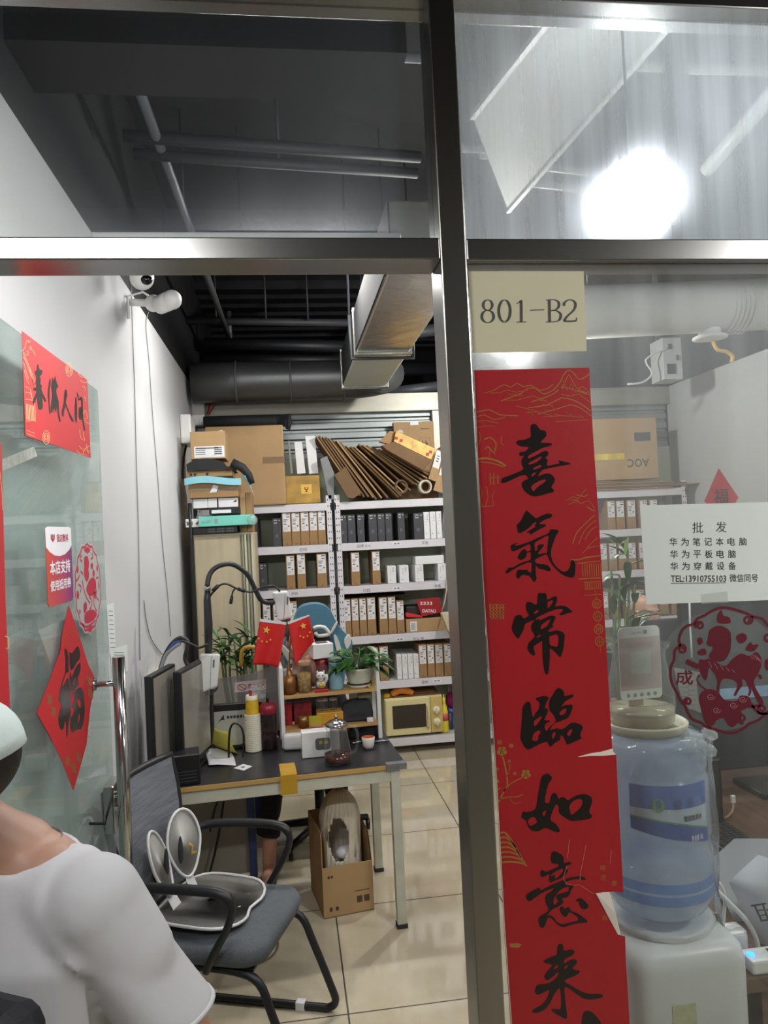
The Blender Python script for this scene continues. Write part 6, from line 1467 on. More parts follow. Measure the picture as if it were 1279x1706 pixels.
MB().lathe([(.0001, 0), (7/s_, 0), (9.5/s_, 6/s_), (11/s_, 19/s_), (10.3/s_, 19.5/s_)], (0, 0, 0), 26).build('cup', mat('porcelain', '#d9d2c8', .25, var=.03), t, world=False)
MB().lathe([(10.3/s_, 19.5/s_), (9.5/s_, 12/s_), (6/s_, 4/s_), (.0001, 3/s_)], (0, 0, 0), 26).build('orange_lining', mat('orange_glaze', '#c06a3a', .3, var=.05), t, world=False)
for i, (x0, y0, x1, y1) in enumerate(((587, 1241, 604, 1237), (624, 1238, 647, 1236))):
    solo(MB().tube([on(x0, y0)+V(0, 0, .007), on(x1, y1)+V(0, 0, .007)], [.006, .0065], 10), 'steel_pen', M_chrome, ['steel pen end left of the tea cup', 'steel pen end right of the tea cup'][i], 'pen')
q = on(612, 1234)
t = thing('label_printer', 'black label printer under the lower shelf behind the tea cup', 'printer', (q.x, a.y+.06, ZTB+.001), RZT)
MB().box(-.085, .07, 0, .12, 0, .07).build('case', M_blk, t, .012, 3, world=False)
MB().box(-.06, .05, -.003, 0, .035, .06).build('front_panel', mat('black_gloss', '#101012', .15, var=0), t, .002, world=False)
q = on(423, 1250); s_ = 1250/q.y
t = thing('paper_cups', 'tall stack of white paper cups with a yellow cup on top', 'paper cups', q)
hh = 60/s_; m = MB(); prof = [(.0001, 0), (11.5/s_, 0)]
n = 20
for k in range(n): z0 = hh*k/n; prof += [(13.5/s_, z0+.0005), (13.6/s_, z0+hh/n*.6), (12.9/s_, z0+hh/n*.75)]
prof += [(12/s_, hh), (.0001, hh)]
m.lathe(prof, (0, 0, 0), 24).build('cup_stack', mat('paper_cup_white', '#d4cfbd', .6, var=.04), t, world=False)
MB().lathe([(11.5/s_, hh), (11/s_, hh+3/s_), (10/s_, hh+24/s_)], (0, 0, 0), 24).build('yellow_cup', mat('cup_yellow', '#cfa724', .5, var=.12, scale=60), t, world=False)
MB().lathe([(10.1/s_, hh+23/s_), (9.4/s_, hh+30/s_), (8.6/s_, hh+30/s_), (8/s_, hh+26/s_), (.0001, hh+26/s_)], (0, 0, 0), 24).build('cup_rim', mat('paper_cup_white', '#d4cfbd'), t, world=False)
m = MB(); rr = random.Random(4); c = P(430, 1158, q.y+.02)-q
for k in range(5): m.ball((c.x+rr.uniform(-.03, .03), .02+rr.uniform(-.02, .02), c.z+rr.uniform(-.03, .03)), (rr.uniform(.02, .04), rr.uniform(.02, .03), rr.uniform(.02, .045)), 7, 5, M=Matrix.Rotation(rr.uniform(0, 3), 3, 'Y'))
m.build('plastic_film', thin_glass('cup_film', film=.14, film_col=(.75, .75, .76), rough=.08, film_scale=40), t, world=False)
m = MB(); m.plate([[(-.045, .1), (-.03, .1), (-.028, .16), (-.043, .165)]], frame((c.x+.0, -.012, c.z-.13), (1, 0, 0), (0, 0, 1), (0, -1, 0)), .0006); m.build('red_film_print', M_crim, t, world=False)
q = on(449, 1247); s_ = 1250/q.y
t = thing('red_lid_jar', 'dark glass jar with a red lid beside the paper cup stack', 'jar', q)
MB().lathe([(.0001, 0), (13.5/s_, 0), (14/s_, 4/s_), (13.5/s_, 30/s_), (14/s_, 54/s_), (12/s_, 60/s_)], (0, 0, 0), 22).build('glass', thin_glass('smoky_glass', tint=(.45, .35, .36), film=.05, film_col=(.4, .3, .3), rough=.05), t, world=False)
MB().lathe([(.0001, .003), (12/s_, .003), (12/s_, 25/s_), (.0001, 27/s_)], (0, 0, 0), 16).build('contents', mat('dark_fruit', '#2d1014', .5, var=.4, scale=60), t, world=False)
MB().lathe([(13.5/s_, 58/s_), (14.5/s_, 60/s_), (14/s_, 70/s_), (9/s_, 75/s_), (.0001, 76/s_)], (0, 0, 0), 22).build('lid', mat('dark_red_lid', '#86182a', .35, var=.08), t, world=False)
MB().cyl((0, 0, 75/s_), (0, 0, 88/s_), .008, .006, 10).build('lid_knob', M_blk, t, world=False)
# papers
def curl_sheet(name, label, tl, tr, br, bl, Yt, m_, amp=.004):
    c3, c2 = on(*bl), on(*br); c0, c1 = P(*tl, Yt), P(*tr, Yt)
    m = MB().grid(lambda u, v: (c3*(1-u)+c2*u)*(1-v)+(c0*(1-u)+c1*u)*v+V(0, 0, .002+amp*math.sin(5*u+3*v)-.02*math.sin(PI*v)*(1 if c0.z > ZTB+.02 else 0)), 12, 10)
    o = solo(m, name, m_, label, 'paper'); sd = o.modifiers.new('solid', 'SOLIDIFY'); sd.thickness = .0006; return o
curl_sheet('yellow_sheet', 'pale yellow sheet of paper curling up from the black table', (357, 1213), (379, 1222), (397, 1256), (350, 1245), 3.70, mat('yellow_form', '#d5c955', .7, var=.05))
m = MB(); A_, B_, C_, D_ = on(339, 1246), on(388, 1252), on(405, 1274), on(348, 1278)
m.grid(lambda u, v: (D_*(1-u)+C_*u)*(1-v)+(A_*(1-u)+B_*u)*v+V(0, 0, .004+.006*math.sin(4*u+1)+.014*v*(1-u)), 12, 8)
o = solo(m, 'white_sheet', mat('form_white', '#cfcfd3', .7, var=.03), 'white sheet of paper lying at the table front below the yellow sheet', 'paper'); sd = o.modifiers.new('solid', 'SOLIDIFY'); sd.thickness = .0006
A_, B_, C_, D_ = on(405, 1273), on(420, 1277), on(406, 1284), on(389, 1280)
t = thing('business_card', 'small white card lying on the black table near its front edge', 'card', D_)
MB().hexa([D_, C_, B_, A_, D_+V(0, 0, .001), C_+V(0, 0, .001), B_+V(0, 0, .001), A_+V(0, 0, .001)]).build('card', M_lab, t)
k = lambda u, v: (D_*(1-u)+C_*u)*(1-v)+(A_*(1-u)+B_*u)*v+V(0, 0, .0014)
MB().add([k(.35, .35), k(.6, .35), k(.6, .65), k(.35, .65)], [(0, 1, 2, 3)]).build('card_print', M_pipe, t)
# gooseneck lamps/cameras
M_gn = mat('gooseneck_black', '#2a2b2d', .4, var=.1, scale=60)
def head_box(t, q4, Y, dep, rot=0):
    """white tapered housing whose face fills the four picture corners"""
    f_ = lambda Yq: [P(x, y, Yq) for x, y in q4]
    A, B = f_(Y), f_(Y+dep)
    MB().hexa([A[3], A[2], B[2], B[3], A[0], A[1], B[1], B[0]]).build('housing', M_camw, t, .012, 3)
    cx = sum(p[0] for p in q4)/4; cy_ = sum(p[1] for p in q4)/4
    MB().plate([[(cx+7, q4[1][1]+10), (cx+10, q4[1][1]+10), (cx+9, q4[1][1]+24), (cx+6.5, q4[1][1]+23)]], lambda u, v, w: P(u, v, Y)+V(0, -w, 0), .0015).build('side_slot', M_pipe, t)
    mm = MB(); x = cx+4; mm.ribbon([(x, q4[0][1]+4), (x-2, q4[3][1]-4)], .7, lambda u, v, w: P(u, v, Y)+V(0, -w, 0), .0008); mm.build('seam', M_pipe, t)
Yg = 3.72
t = thing('gooseneck_device', 'white boxy device on a black gooseneck at the left, above the yellow paper', 'camera device', P(345, 1158, Yg), 0, 'white devices on goosenecks')
head_box(t, [(333, 1089), (367, 1089), (362, 1145), (329, 1157)], Yg, .09)
MB().plate([[(351, 1152), (365, 1142), (363, 1147), (352, 1156)]], plane_y(Yg), .04).build('lens', M_hole, t)
MB().tube([P(x, y, Yg+.04) for x, y in smooth([(341, 1111), (330, 1115), (316, 1111), (308, 1098), (311, 1082), (313, 1069), (305, 1063), (296, 1064), (284, 1075), (273, 1095), (266, 1118)], 3, False)], .010, 10).build('gooseneck', M_gn, t)
t = thing('gooseneck_device', 'white boxy device on a black gooseneck, above the red flags', 'camera device', P(470, 1035, 3.95), 0, 'white devices on goosenecks')
head_box(t, [(453, 986), (479, 984), (488, 1029), (463, 1035)], 3.92, .08)
pts = smooth([(456, 1004), (445, 1004), (434, 999), (424, 980), (414, 960), (402, 948), (386, 940), (370, 941), (356, 948), (348, 960), (345, 978)], 3, False)
MB().tube([P(x, y, 3.92-.15*(i/(len(pts)-1))) for i, (x, y) in enumerate(pts)], .0125, 10).build('gooseneck', M_gn, t)
MB().tube([P(346, 978, 3.77), P(345, 1000, 3.77), P(347, 1040, 3.77), P(347, 1088, 3.77)], [.013, .018, .021, .018], 10).build('stem_sleeve', M_gn, t)
MB().tube([P(x, y, 3.85) for x, y in smooth([(350, 1085), (352, 1150), (354, 1230), (356, 1250)], 3, False)], .010, 8).build('stem', M_gn, t)
q = P(345, 980, 3.765); MB().cyl(q-V(0, 0, .012), q+V(0, 0, .012), .018, None, 14).build('joint', M_chrome, t)
MB().tube([P(x, y, 3.74) for x, y in smooth([(350, 993), (356, 985), (366, 975), (378, 973), (391, 979), (404, 984), (420, 986), (436, 979), (453, 976), (462, 980), (466, 986)], 3, False)], .005, 8).build('power_lead', M_blk, t)
MB().tube([P(354, 985, 3.74), P(364, 975, 3.74)], .010, 8).tube([P(396, 981, 3.74), P(408, 985, 3.74)], .009, 8).build('plug_joint', M_blk, t)
MB().tube([P(x, y, 3.74) for x, y in smooth([(393, 980), (388, 985), (386, 995), (384, 1006)], 3, False)], [.004]*6+[.008]*4, 8).build('loose_plug', M_blk, t)
# monitors seen edge on, cables, adapters
M_scr = thin_glass('dark_reflective_screen', tint=(.2, .2, .2), film=.10, film_col=(.5, .5, .48), rough=.1)
M_screen = mat('screen_glass', '#88847b', .22, var=.15, scale=4)
def side_monitor(p0, p1, h, label, th=.035):
    p0 = Vector(p0); p1 = Vector(p1); d = (p1-p0); L_ = d.length; d.normalize(); n = V(d.y, -d.x, 0)
    t = thing('monitor', label, 'monitor', (p0+p1)/2-V(0, 0, p0.z-ZTB-.001))
    z0 = p0.z
    def B(s0, s1, za, zb_, n0, n1):
        c = []
        for z in (za, zb_):
            for s, k in ((s0, n0), (s1, n0), (s1, n1), (s0, n1)): q = p0+d*s+n*k; c.append(V(q.x, q.y, z))
        return MB().hexa(c)
    B(0, L_, z0, z0+h, -th, 0).build('case', M_blk, t, .004)
    B(.015, L_-.012, z0+.02, z0+h-.014, .0, .003).build('screen', M_screen, t)
    m = B(L_*.42, L_*.58, ZTB+.01, z0+.12, -th-.03, -th); m.build('stand_neck', M_blk, t, .004)
    B(L_*.28, L_*.72, ZTB+.001, ZTB+.014, -th-.13, .02).build('stand_foot', M_blk, t, .004)
p0 = PZ(307, 1287, ZTB+.03); p1 = PZ(352, 1246, ZTB+.03)
side_monitor(p0, p1, P(322, 1118, p0.y).z-p0.z, 'black monitor seen from the side, nearer the yellow sheet')
p0 = PZ(268, 1300, ZTB+.03); p0 = V(-.60, 3.32, ZTB+.03); p1 = V(-.545, 3.62, ZTB+.03)
side_monitor(p0, p1, P(283, 1125, p0.y).z-p0.z, 'black monitor seen from the side, closest to the white wall')
q = on(279, 1278)
t = thing('mini_computer', 'small black computer box in front of the monitors by the wall', 'computer', V(-.47, 3.36, ZTB+.001), math.radians(8))
MB().box(-.075, .05, 0, .12, 0, .13).build('case', M_blk, t, .004, world=False)
m = MB()
for k in range(4): m.box(-.06, .035, -.0015, 0, .015+k*.014, .020+k*.014)
m.build('vents', M_pipe_d, t, world=False)
Yc = 3.66
for i, (x, y, w_, h_, lb) in enumerate(((276, 1126, 20, 16, 'white adapter at the left of the plug cluster by the wall'), (305, 1128, 24, 10, 'long white adapter behind the gooseneck bend'), (276, 1143, 17, 16, 'white adapter below the cluster by the wall'), (272, 1157, 13, 13, 'lowest white adapter above the black computer box'))):
    c = P(x, y, Yc); s_ = Yc/1250
    t = thing('power_adapter', lb, 'power adapter', c, 0, 'white adapters by the wall')
    MB().box(-w_*s_/2, w_*s_/2, 0, .05, -h_*s_/2, h_*s_/2).build('body', M_camw, t, .006, world=False)
    MB().box(-w_*s_*.3, w_*s_*.3, -.002, 0, -h_*s_*.2, h_*s_*.1).build('rating_plate', M_lab, t, world=False)
    MB().tube([(0, .03, -h_*s_*.4), (.01, .04, -.09), (-.01, .05, -.2), (0, .06, ZTB+.004-c.z)], .004, 6).build('lead', M_blk, t, world=False)
for pts, r, mt, lb in (([(262, 1190), (258, 1170), (262, 1135), (272, 1100), (290, 1072), (302, 1070)], .007, 'blue_lead', 'blue network cable climbing from the computer box'), ([(270, 1110), (280, 1085), (296, 1068), (318, 1073), (332, 1079), (346, 1073)], .006, 'b', 'black cable sweeping across to the gooseneck stem'),
                       ([(266, 1120), (276, 1092), (290, 1078), (300, 1072)], .009, 'g', 'grey cable bundle above the plug cluster'), ([(322, 1275), (318, 1230), (308, 1180), (316, 1140)], .004, 'b', 'thin cable hanging in front of the nearer monitor'), ([(312, 1268), (322, 1262), (330, 1250), (322, 1240), (310, 1262)], .004, 'blue_lead', 'blue cable loop at the foot of the nearer monitor'),
                       ([(381, 1262), (382, 1222), (388, 1206), (400, 1209), (406, 1228), (404, 1261)], .005, 'b', 'black cable arching over the yellow sheet')):
    m_ = {'b': M_blk, 'g': M_wire, 'blue_lead': mat('blue_lead', '#33519a', .4, var=.05)}[mt]
    solo(MB().tube([P(x, y, 3.6) for x, y in smooth(pts, 3, False)], r, 8), 'desk_cable', m_, lb, 'cable', 'cables on the work table')
solo(MB().ball(on(407, 1247)+V(0, .02, .014), (.03, .025, .014), 12, 8), 'cable_coil', M_blk_m, 'small black heap of cable beside the paper cups', 'cable')
# black framed plaque behind the papers
Yp = 3.86
t = thing('framed_plaque', 'black framed silver plaque with a dark triangle mark behind the paper cups', 'plaque', P(390, 1255, Yp))
c = [P(x, y, Yp) for x, y in ((343, 1176), (437, 1168), (438, 1257), (346, 1262))]
zb = ZTB+.001
X0, X1, Zt = c[0].x, c[1].x, (c[0].z+c[1].z)/2
MB().box(X0, X1, Yp, Yp+.03, zb, Zt).build('frame', M_blk, t, .004)
MB().box(X0+.03, X1-.01, Yp-.003, Yp, zb+.02, Zt-.035).build('silver_sheet', mat('silver_sheet', '#a9abac', .35, .2, var=.08, scale=5), t)
m = MB(); f_ = frame((X0, Yp-.0035, zb), (1, 0, 0), (0, 0, 1), (0, -1, 0)); hh = Zt-zb
m.plate([[(.055, hh*.60), (.085, hh*.78), (.088, hh*.66), (.072, hh*.66)]], f_, .0006)
for k in range(7): m.plate([[(.10+.016*k, hh*.68), (.112+.016*k, hh*.68), (.112+.016*k, hh*.74), (.10+.016*k, hh*.74)]], f_, .0006)
m.build('dark_mark', M_textd, t)
# second desk behind, its divider and plants
t = thing('rear_desk', 'grey panelled desk with a blue steel leg behind the work table', 'desk', (-.46, 4.4, 0))
xr = PZ(424, 1452, 0).x
M_pan = mat('grey_panel', '#8f8a82', .6, var=.05)
MB().box(-.70, xr+.02, 4.10, 4.75, .70, .73).build('desk_top', M_pan, t, .003)
MB().box(-.69, xr-.02, 4.11, 4.13, .02, .70).build('modesty_panel', M_pan, t, .002)
M_blue = mat('blue_steel', '#2e3f6e', .45, var=.08)
for y in (4.08, 4.68): MB().box(xr-.02, xr+.02, y, y+.04, 0, .70).build('leg', M_blue, t, .003)
for y in (4.14, 4.68): MB().box(-.69, -.65, y, y+.04, 0, .70).build('leg', M_blue, t, .003)
Yd = 4.11
t = thing('desk_divider', 'grey translucent desk divider with a pink no smoking notice', 'divider', P(400, 1200, Yd))
pl = [(326, 1136), (420, 1122), (446, 1112), (473, 1090), (478, 1215), (330, 1230)]
MB().plate([pl], plane_y(Yd), .008).build('panel', thin_glass('frosted_acrylic', tint=(.55, .55, .56), film=.42, film_col=(.5, .5, .51), rough=.2), t)
for x in (335, 470): MB().plate([[(x-4, 1205), (x+4, 1205), (x+4, 1240), (x-4, 1240)]], lambda u, v, w: P(u, v, Yd+.01)+V(0, -w, 0), .03).build('clamp', M_pipe, t)
m = MB().plate([[(391, 1137), (443, 1131), (443, 1148), (391, 1154)]], lambda u, v, w: P(u, v, Yd-.0082)+V(0, -w, 0), .0006)
nt_ = m.build('notice', mat('notice_pale', '#c9b9b8', .6, var=.03), t)
m = MB(); fn_ = lambda u, v, w: P(u, v, Yd-.0092)+V(0, -w, 0)
m.ribbon(circle2(403, 1145, 7, 5, 18)+[(410, 1145)], 1.3, fn_, .0004).ribbon([(398, 1141.5), (408, 1148.5)], 1.2, fn_, .0004)
text(m, '禁止吸烟', lambda u, v, w: fn_(u, -v, w), 413, -1147, 27, 8, 0, .0004, bold=.2)
m.build('notice_print', mat('notice_red', '#8e4048', .6, var=0), nt_)
# lucky bamboo
def bamboo(base, pxs, Y, label, seed, leafL=.19, name='bamboo_plant', yb=None):
    rr = random.Random(seed)
    t = thing(name, label, 'plant', base)
    st_ = MB(); lf = MB()
    for (x0, y0, x1, y1) in pxs:
        p0, p1 = P(x0, y0, Y), P(x1, y1, Y)
        mid = p0*.5+p1*.5+V(rr.uniform(-.015, .015), rr.uniform(-.02, .02), 0)
        st_.tube([p0, mid, p1], [.008, .007, .005], 8)
        for k in range(7):
            s = rr.uniform(.55, 1.05); b0 = p0+(p1-p0)*s; a_ = rr.uniform(0, 2*PI)
            d = V(math.cos(a_), .7*math.sin(a_), rr.uniform(.2, 1.3))
            leaf(lf, b0, d, rr.uniform(.6, 1.15)*leafL, .036, rr.uniform(.2, .7), .2)
    st_.build('canes', mat('bamboo_cane', '#4a5a2c', .5, var=.25, scale=14), t); lf.build('leaves', M_leaf, t)
    return t
Yb = 4.45
base = P(392, 1150, Yb)
t = bamboo((base.x, Yb, .731), [(388, 1200, 372, 1078), (393, 1200, 381, 1060), (398, 1200, 390, 1070), (402, 1200, 400, 1062), (406, 1200, 412, 1058), (410, 1200, 420, 1066), (400, 1200, 408, 1090), (384, 1200, 366, 1070)], Yb, 'lucky bamboo in a pale vase on the desk behind the divider', 3)
c = P(397, 1195, Yb); MB().lathe([(.0001, .731), (.05, .731), (.06, .77), (.055, c.z), (.05, c.z)], (c.x, Yb, 0), 20).build('vase', mat('vase_pale', '#b7b4a6', .4, var=.05), t)
solo(MB().tube([P(x, y, Yb-.06) for x, y in smooth([(402, 1110), (402, 1090), (407, 1080), (418, 1078), (424, 1079)], 3, False)], [.012]*13, 8), 'bamboo_ribbon', mat('ochre_leaf', '#b08a2e', .6, var=.2), 'ochre dry stalk bent over among the bamboo canes', 'stalk')
# carton with a paper bag under the table
q = PZ(540, 1532, 0)
t = thing('open_carton', 'open brown carton under the work table holding a crumpled paper bag', 'carton', q, math.radians(9))
bw, bd_, bh, fh = .245, .32, .40, .235
th_ = .006
MB().box(0, bw, 0, bd_, 0, .006).box(0, bw, 0, th_, 0, fh).build('front_wall', M_brown2, t, world=False)
MB().box(0, th_, th_, bd_, 0, bh).build('side_wall', M_brown, t, world=False)
MB().add([(bw, th_, 0), (bw, bd_, 0), (bw, bd_, bh), (bw, .05, fh+.12), (bw, th_, fh)], [(0, 1, 2, 3, 4)]).add([(bw-th_, th_, 0), (bw-th_, bd_, 0), (bw-th_, bd_, bh), (bw-th_, .05, fh+.12), (bw-th_, th_, fh)], [(0, 1, 2, 3, 4)]).build('side_wall', M_brown2, t, world=False)
MB().box(0, bw, bd_-th_, bd_, 0, bh).build('back_wall', M_brown2, t, world=False)
m = MB(); f_ = frame((0, -.001, 0), (1, 0, 0), (0, 0, 1), (0, -1, 0))
for cx, cy_ in ((.175, .065), (.21, .065)): m.plate([[(cx-.013, cy_-.015), (cx+.013, cy_-.015), (cx+.013, cy_+.015), (cx-.013, cy_+.015)]], f_, .0004)
m.ribbon([(.15, .105), (.225, .105)], .003, f_, .0004)
for cx in (.035, .065): m.plate([circle2(cx, .04, .008, .011, 8)], f_, .0004)
for cx in (.03, .045): m.plate([circle2(cx, .19, .006, .007, 8)], f_, .0004)
m.build('printed_marks', mat('carton_ink', '#4d3a28', .7, var=.1), t, world=False)
M_pbag = mat('crumpled_paper', '#c9bfae', .8, var=.10, scale=9, bump=.5, bscale=12)
tb = thing('paper_bag', 'crumpled pale paper bag with a torn hole standing in the brown carton', 'paper bag', (q.x+.10, q.y+.12, .01))
rr = random.Random(9)
ringN = 84; rings = []
for i in range(43):
    s = i/42; z = .02+.53*s
    r_ = .098*(1-.03*s) if s < .72 else .098*math.sqrt(max(.0, 1-((s-.70)/.31)**2))
    rings.append([V(r_*math.cos(2*PI*j/ringN)*(1+.05*math.sin(3*j+5*s)), r_*.85*math.sin(2*PI*j/ringN)*(1+.06*math.sin(2*j-7*s)), z) for j in range(ringN)])
m = MB(); vs = [p for r_ in rings for p in r_]; fs = []
for i in range(42):
    for j in range(ringN):
        z = rings[i][j].z; ang = 2*PI*(j+.5)/ringN; d_ = (ang-1.5*PI+.15)
        if (d_/.52)**2+((z+.02-.35)/.105)**2 < 1: continue
        fs.append((i*ringN+j, i*ringN+(j+1) % ringN, (i+1)*ringN+(j+1) % ringN, (i+1)*ringN+j))
m.add(vs, fs, 0, True)
o = m.build('bag', M_pbag, tb, world=False); sd = o.modifiers.new('solid', 'SOLIDIFY'); sd.thickness = .002
MB().ball((.02, -.02, .25), (.05, .04, .035), 14, 8).build('white_contents', M_lab, tb, world=False)
# cables under the table
for pts, lb in (([(373, 1330), (366, 1380), (358, 1420), (349, 1455)], 'black cable hanging in front of the grey desk panel'), ([(365, 1330), (357, 1350), (350, 1385)], 'thinner black cable left of the hanging black cable')):
    solo(MB().tube([P(x, y, 4.06) for x, y in smooth(pts, 3, False)], .006, 8), 'hanging_cable', M_blk, lb, 'cable')
solo(MB().tube([PZ(x, y, .008) for x, y in smooth([(330, 1590), (360, 1580), (420, 1575), (455, 1560), (463, 1575), (450, 1595), (410, 1610), (370, 1600), (340, 1588)], 3, False)], .004, 6), 'floor_cable', mat('cable_dull', '#6d5f50', .6, var=.05), 'thin cable looped on the floor behind the grey chair', 'cable')

# ================================================================== grey visitor chair with a posture seat
AF = math.radians(-20)
C0 = V(-.265, 2.785, 0)
t = thing('visitor_chair', 'grey mesh office chair on a black tube sled frame beside the work table', 'chair', C0, AF)
M_fab = mat('grey_fabric', '#5a5f64', .85, var=.08, scale=40, bump=.25, bscale=160)
M_meshf = mat('grey_mesh_back', '#70747b', .8, var=.22, scale=30, bump=.2, bscale=90, stretch=(1, .25, 3))
M_fr = mat('black_tube', '#1d1d20', .42, var=.06)
def rr_ring(x0, x1, y0, y1, r, z, n=6): return [V(x, y, z) for x, y in rrect(x0, x1, y0, y1, r, n)]
MB().loft([rr_ring(-.20, .17, -.20, .20, .07, .395), rr_ring(-.225, .202, -.225, .225, .08, .41), rr_ring(-.235, .212, -.235, .235, .085, .445), rr_ring(-.225, .20, -.225, .225, .08, .468), rr_ring(-.17, .16, -.17, .17, .07, .476)]).build('seat', M_fab, t, world=False)
MB().box(-.2, .17, -.2, .2, .385, .398).build('seat_pan', M_fr, t, .004, world=False)
def bk(u, v, off=0):      # back surface: u across -1..1, v up 0..1
    w = .17+.065*min(1, v*1.5)-.02*max(0, v-.75)*4*.5
    x = -.235-.09*v-.035*math.sin(PI*v)*.3-.03*(1-u*u)+.0
    return V(x-off, u*w, .50+.46*v)
m = MB().grid(lambda u, v: bk(2*u-1, v), 16, 18).grid(lambda u, v: bk(2*u-1, v, .022), 16, 18)
m.loft([[bk(-1, v/18) for v in range(19)], [bk(-1, v/18, .022) for v in range(19)]], cap=False) if False else None
m.add([bk(-1, 0), bk(1, 0), bk(1, 0, .022), bk(-1, 0, .022)], [(0, 1, 2, 3)])
m.build('backrest', M_meshf, t, world=False)
fr_pts = [bk(-1, v/8, .011) for v in range(9)]+[bk(-1+2*u/6, 1, .011) for u in range(1, 6)]+[bk(1, 1-v/8, .011) for v in range(9)]+[bk(1-2*u/6, 0, .011) for u in range(1, 6)]
MB().tube(fr_pts, .014, 8, closed=True).build('back_frame', M_fr, t, world=False)
MB().tube(smooth([(-.27, .0, .62), (-.30, 0, .52), (-.24, 0, .42), (-.1, 0, .39)], 4, False), .022, 10).build('back_support', M_fr, t, world=False)
for s in (-1, 1):
    MB().tube(smooth([(-.275, s*.215, .655), (-.20, s*.265, .672), (-.05, s*.275, .680), (.09, s*.275, .675), (.135, s*.272, .640), (.12, s*.27, .57), (.06, s*.262, .47), (.02, s*.24, .40)], 4, False), [.015]*4+[.017]*12+[.013]*13, 10).build('armrest', M_fr, t, world=False)
    l_ = MB().tube(smooth([(-.08, s*.19, .385), (.10, s*.20, .385), (.19, s*.21, .36), (.235, s*.215, .26), (.295, s*.22, .10), (.31, s*.222, .045), (.285, s*.223, .018), (.23, s*.223, .015), (.0, s*.223, .015), (-.24, s*.223, .015)], 4, False), .0145, 10).build('sled_leg', M_fr, t, world=False)
    for x in (-.2, .17): MB().box(x-.018, x+.018, s*.223-.017, s*.223+.017, .0, .033).build('floor_pad', M_lab, l_, .004, world=False)
MB().tube([(-.235, -.223, .015), (-.235, .223, .015)], .0135, 10).build('cross_tube', M_fr, t, world=False)
p_ = thing('posture_seat', 'white and grey plastic posture seat lying on the grey chair', 'seat support', C0+V(0, 0, .477), AF)
M_pg = mat('posture_grey', '#adaba7', .45, var=.05); M_pw = mat('posture_white', '#dcdcda', .35, var=.02)
def pan_out(k):
    a_ = 2*PI*k/40; c_, s_ = math.cos(a_), math.sin(a_)
    r_ = 1/(abs(c_)**3.2+abs(s_)**3.2)**(1/3.2)
    x = .165*c_*r_-.075; y = .19*s_*r_
    if c_ > .4: x -= .02*math.cos(3*a_)*0+.022*math.exp(-(y/.05)**2)-.01
    return V(x, y, 0)
ro = [pan_out(k) for k in range(40)]
def dish(f, z): return [V((q_.x+.075)*f-.075, q_.y*f, z+.018*(q_.y*f/.19)**2+.01*max(0, -(q_.x*f)/.165)) for q_ in ro]
MB().loft([dish(1, .012), dish(.8, .006), dish(.45, .003), dish(.02, .003)], cap=True).loft([dish(1, .009), dish(.8, .003), dish(.45, .0), dish(.02, .0)], cap=True).build('seat_pan', M_pg, p_, world=False)
MB().tube(dish(1.0, .013), .0055, 8, closed=True).build('white_rim', M_pw, p_, world=False)
for y in (-.09, 0, .09): MB().tube([V(.0+.04*math.cos(2*PI*k/14), y+.010*math.sin(2*PI*k/14), .013+.018*(y/.19)**2) for k in range(14)], .004, 6, closed=True).build('slot_rim', M_pw, p_, world=False)
def lobe(s):
    cy_, cz = s*.088, .195
    out = []
    for k in range(28):
        a_ = 2*PI*k/28; y = .082*math.cos(a_); z = .115*math.sin(a_)
        y *= (1-.28*max(0, -math.sin(a_))); out.append(V(-.21-.055*((z+.115)/.23)+.045*((y*s+.08)/.16), cy_+y+s*.02*(z/.115), cz+z))
    return out
for s in (-1, 1):
    lo_ = lobe(s); c_ = sum(lo_, V(0, 0, 0))/28
    l_ = MB().loft([lo_, [c_+(q_-c_)*.5-V(.018, 0, 0) for q_ in lo_], [c_+(q_-c_)*.05-V(.022, 0, 0) for q_ in lo_]]).build('back_lobe', M_pg, p_, world=False)
    MB().tube(lo_, .0055, 8, closed=True).build('white_rim', M_pw, l_, world=False)
    MB().ball((c_.x+.002, c_.y-s*.035, c_.z-.02), (.006, .016, .06), 12, 8).build('dark_slot', M_hole, l_, world=False)
    m = MB().grid(lambda u, v: V(-.19+.03*(1-v)-.012*v, s*(.03+.10*v*0+.06*(1-v)*u+.05*u*v+.02*v), .012+.09*v+.0*u), 6, 8)
    m.build('stem', M_pw, p_, world=False)
MB().tube([(-.190, .07, .20), (-.182, .085, .185), (-.180, .07, .165), (-.178, .1, .155)], .006, 6).build('ribbon', mat('gold_ribbon', '#b89a52', .5, var=.1), p_, world=False)
# blue and white gaming chair behind
Yk = 4.80
t = thing('gaming_chair', 'blue and white gaming chair behind the stand and flags', 'chair', (P(515, 1000, Yk).x, Yk-.2, 0))
M_bl = mat('blue_leather', '#4f7f97', .4, var=.06, scale=8); M_wl = mat('white_leather', '#d3d2cb', .4, var=.04)
zg = zf(400, 960, 4.92); gk = lambda o: (lambda u, v, w: P(u, v, Yk+o)+V(0, -w, 0))
MB().plate([smooth(zg([(345,560),(370,500),(410,430),(440,330),(480,250),(540,220),(620,212),(690,230),(740,280),(780,360),(830,430),(880,475),(905,510),(900,570),(860,640),(850,760),(830,900),(780,1050),(420,1050),(380,900),(400,760),(360,650)]), 3)], gk(0), .12).build('backrest', M_bl, t, .03, 4)
for pts in ([(735,460),(785,372),(798,385),(752,468)], [(858,500),(890,472),(906,505),(902,560),(870,600),(850,540)], [(345,555),(400,610),(430,640),(420,720),(385,690),(340,610)], [(768,478),(790,490),(830,600),(815,640),(790,610),(765,500)]):
    MB().plate([smooth(zg(pts), 2)], gk(-.115), .02).build('white_panel', M_wl, t, .006, 2)
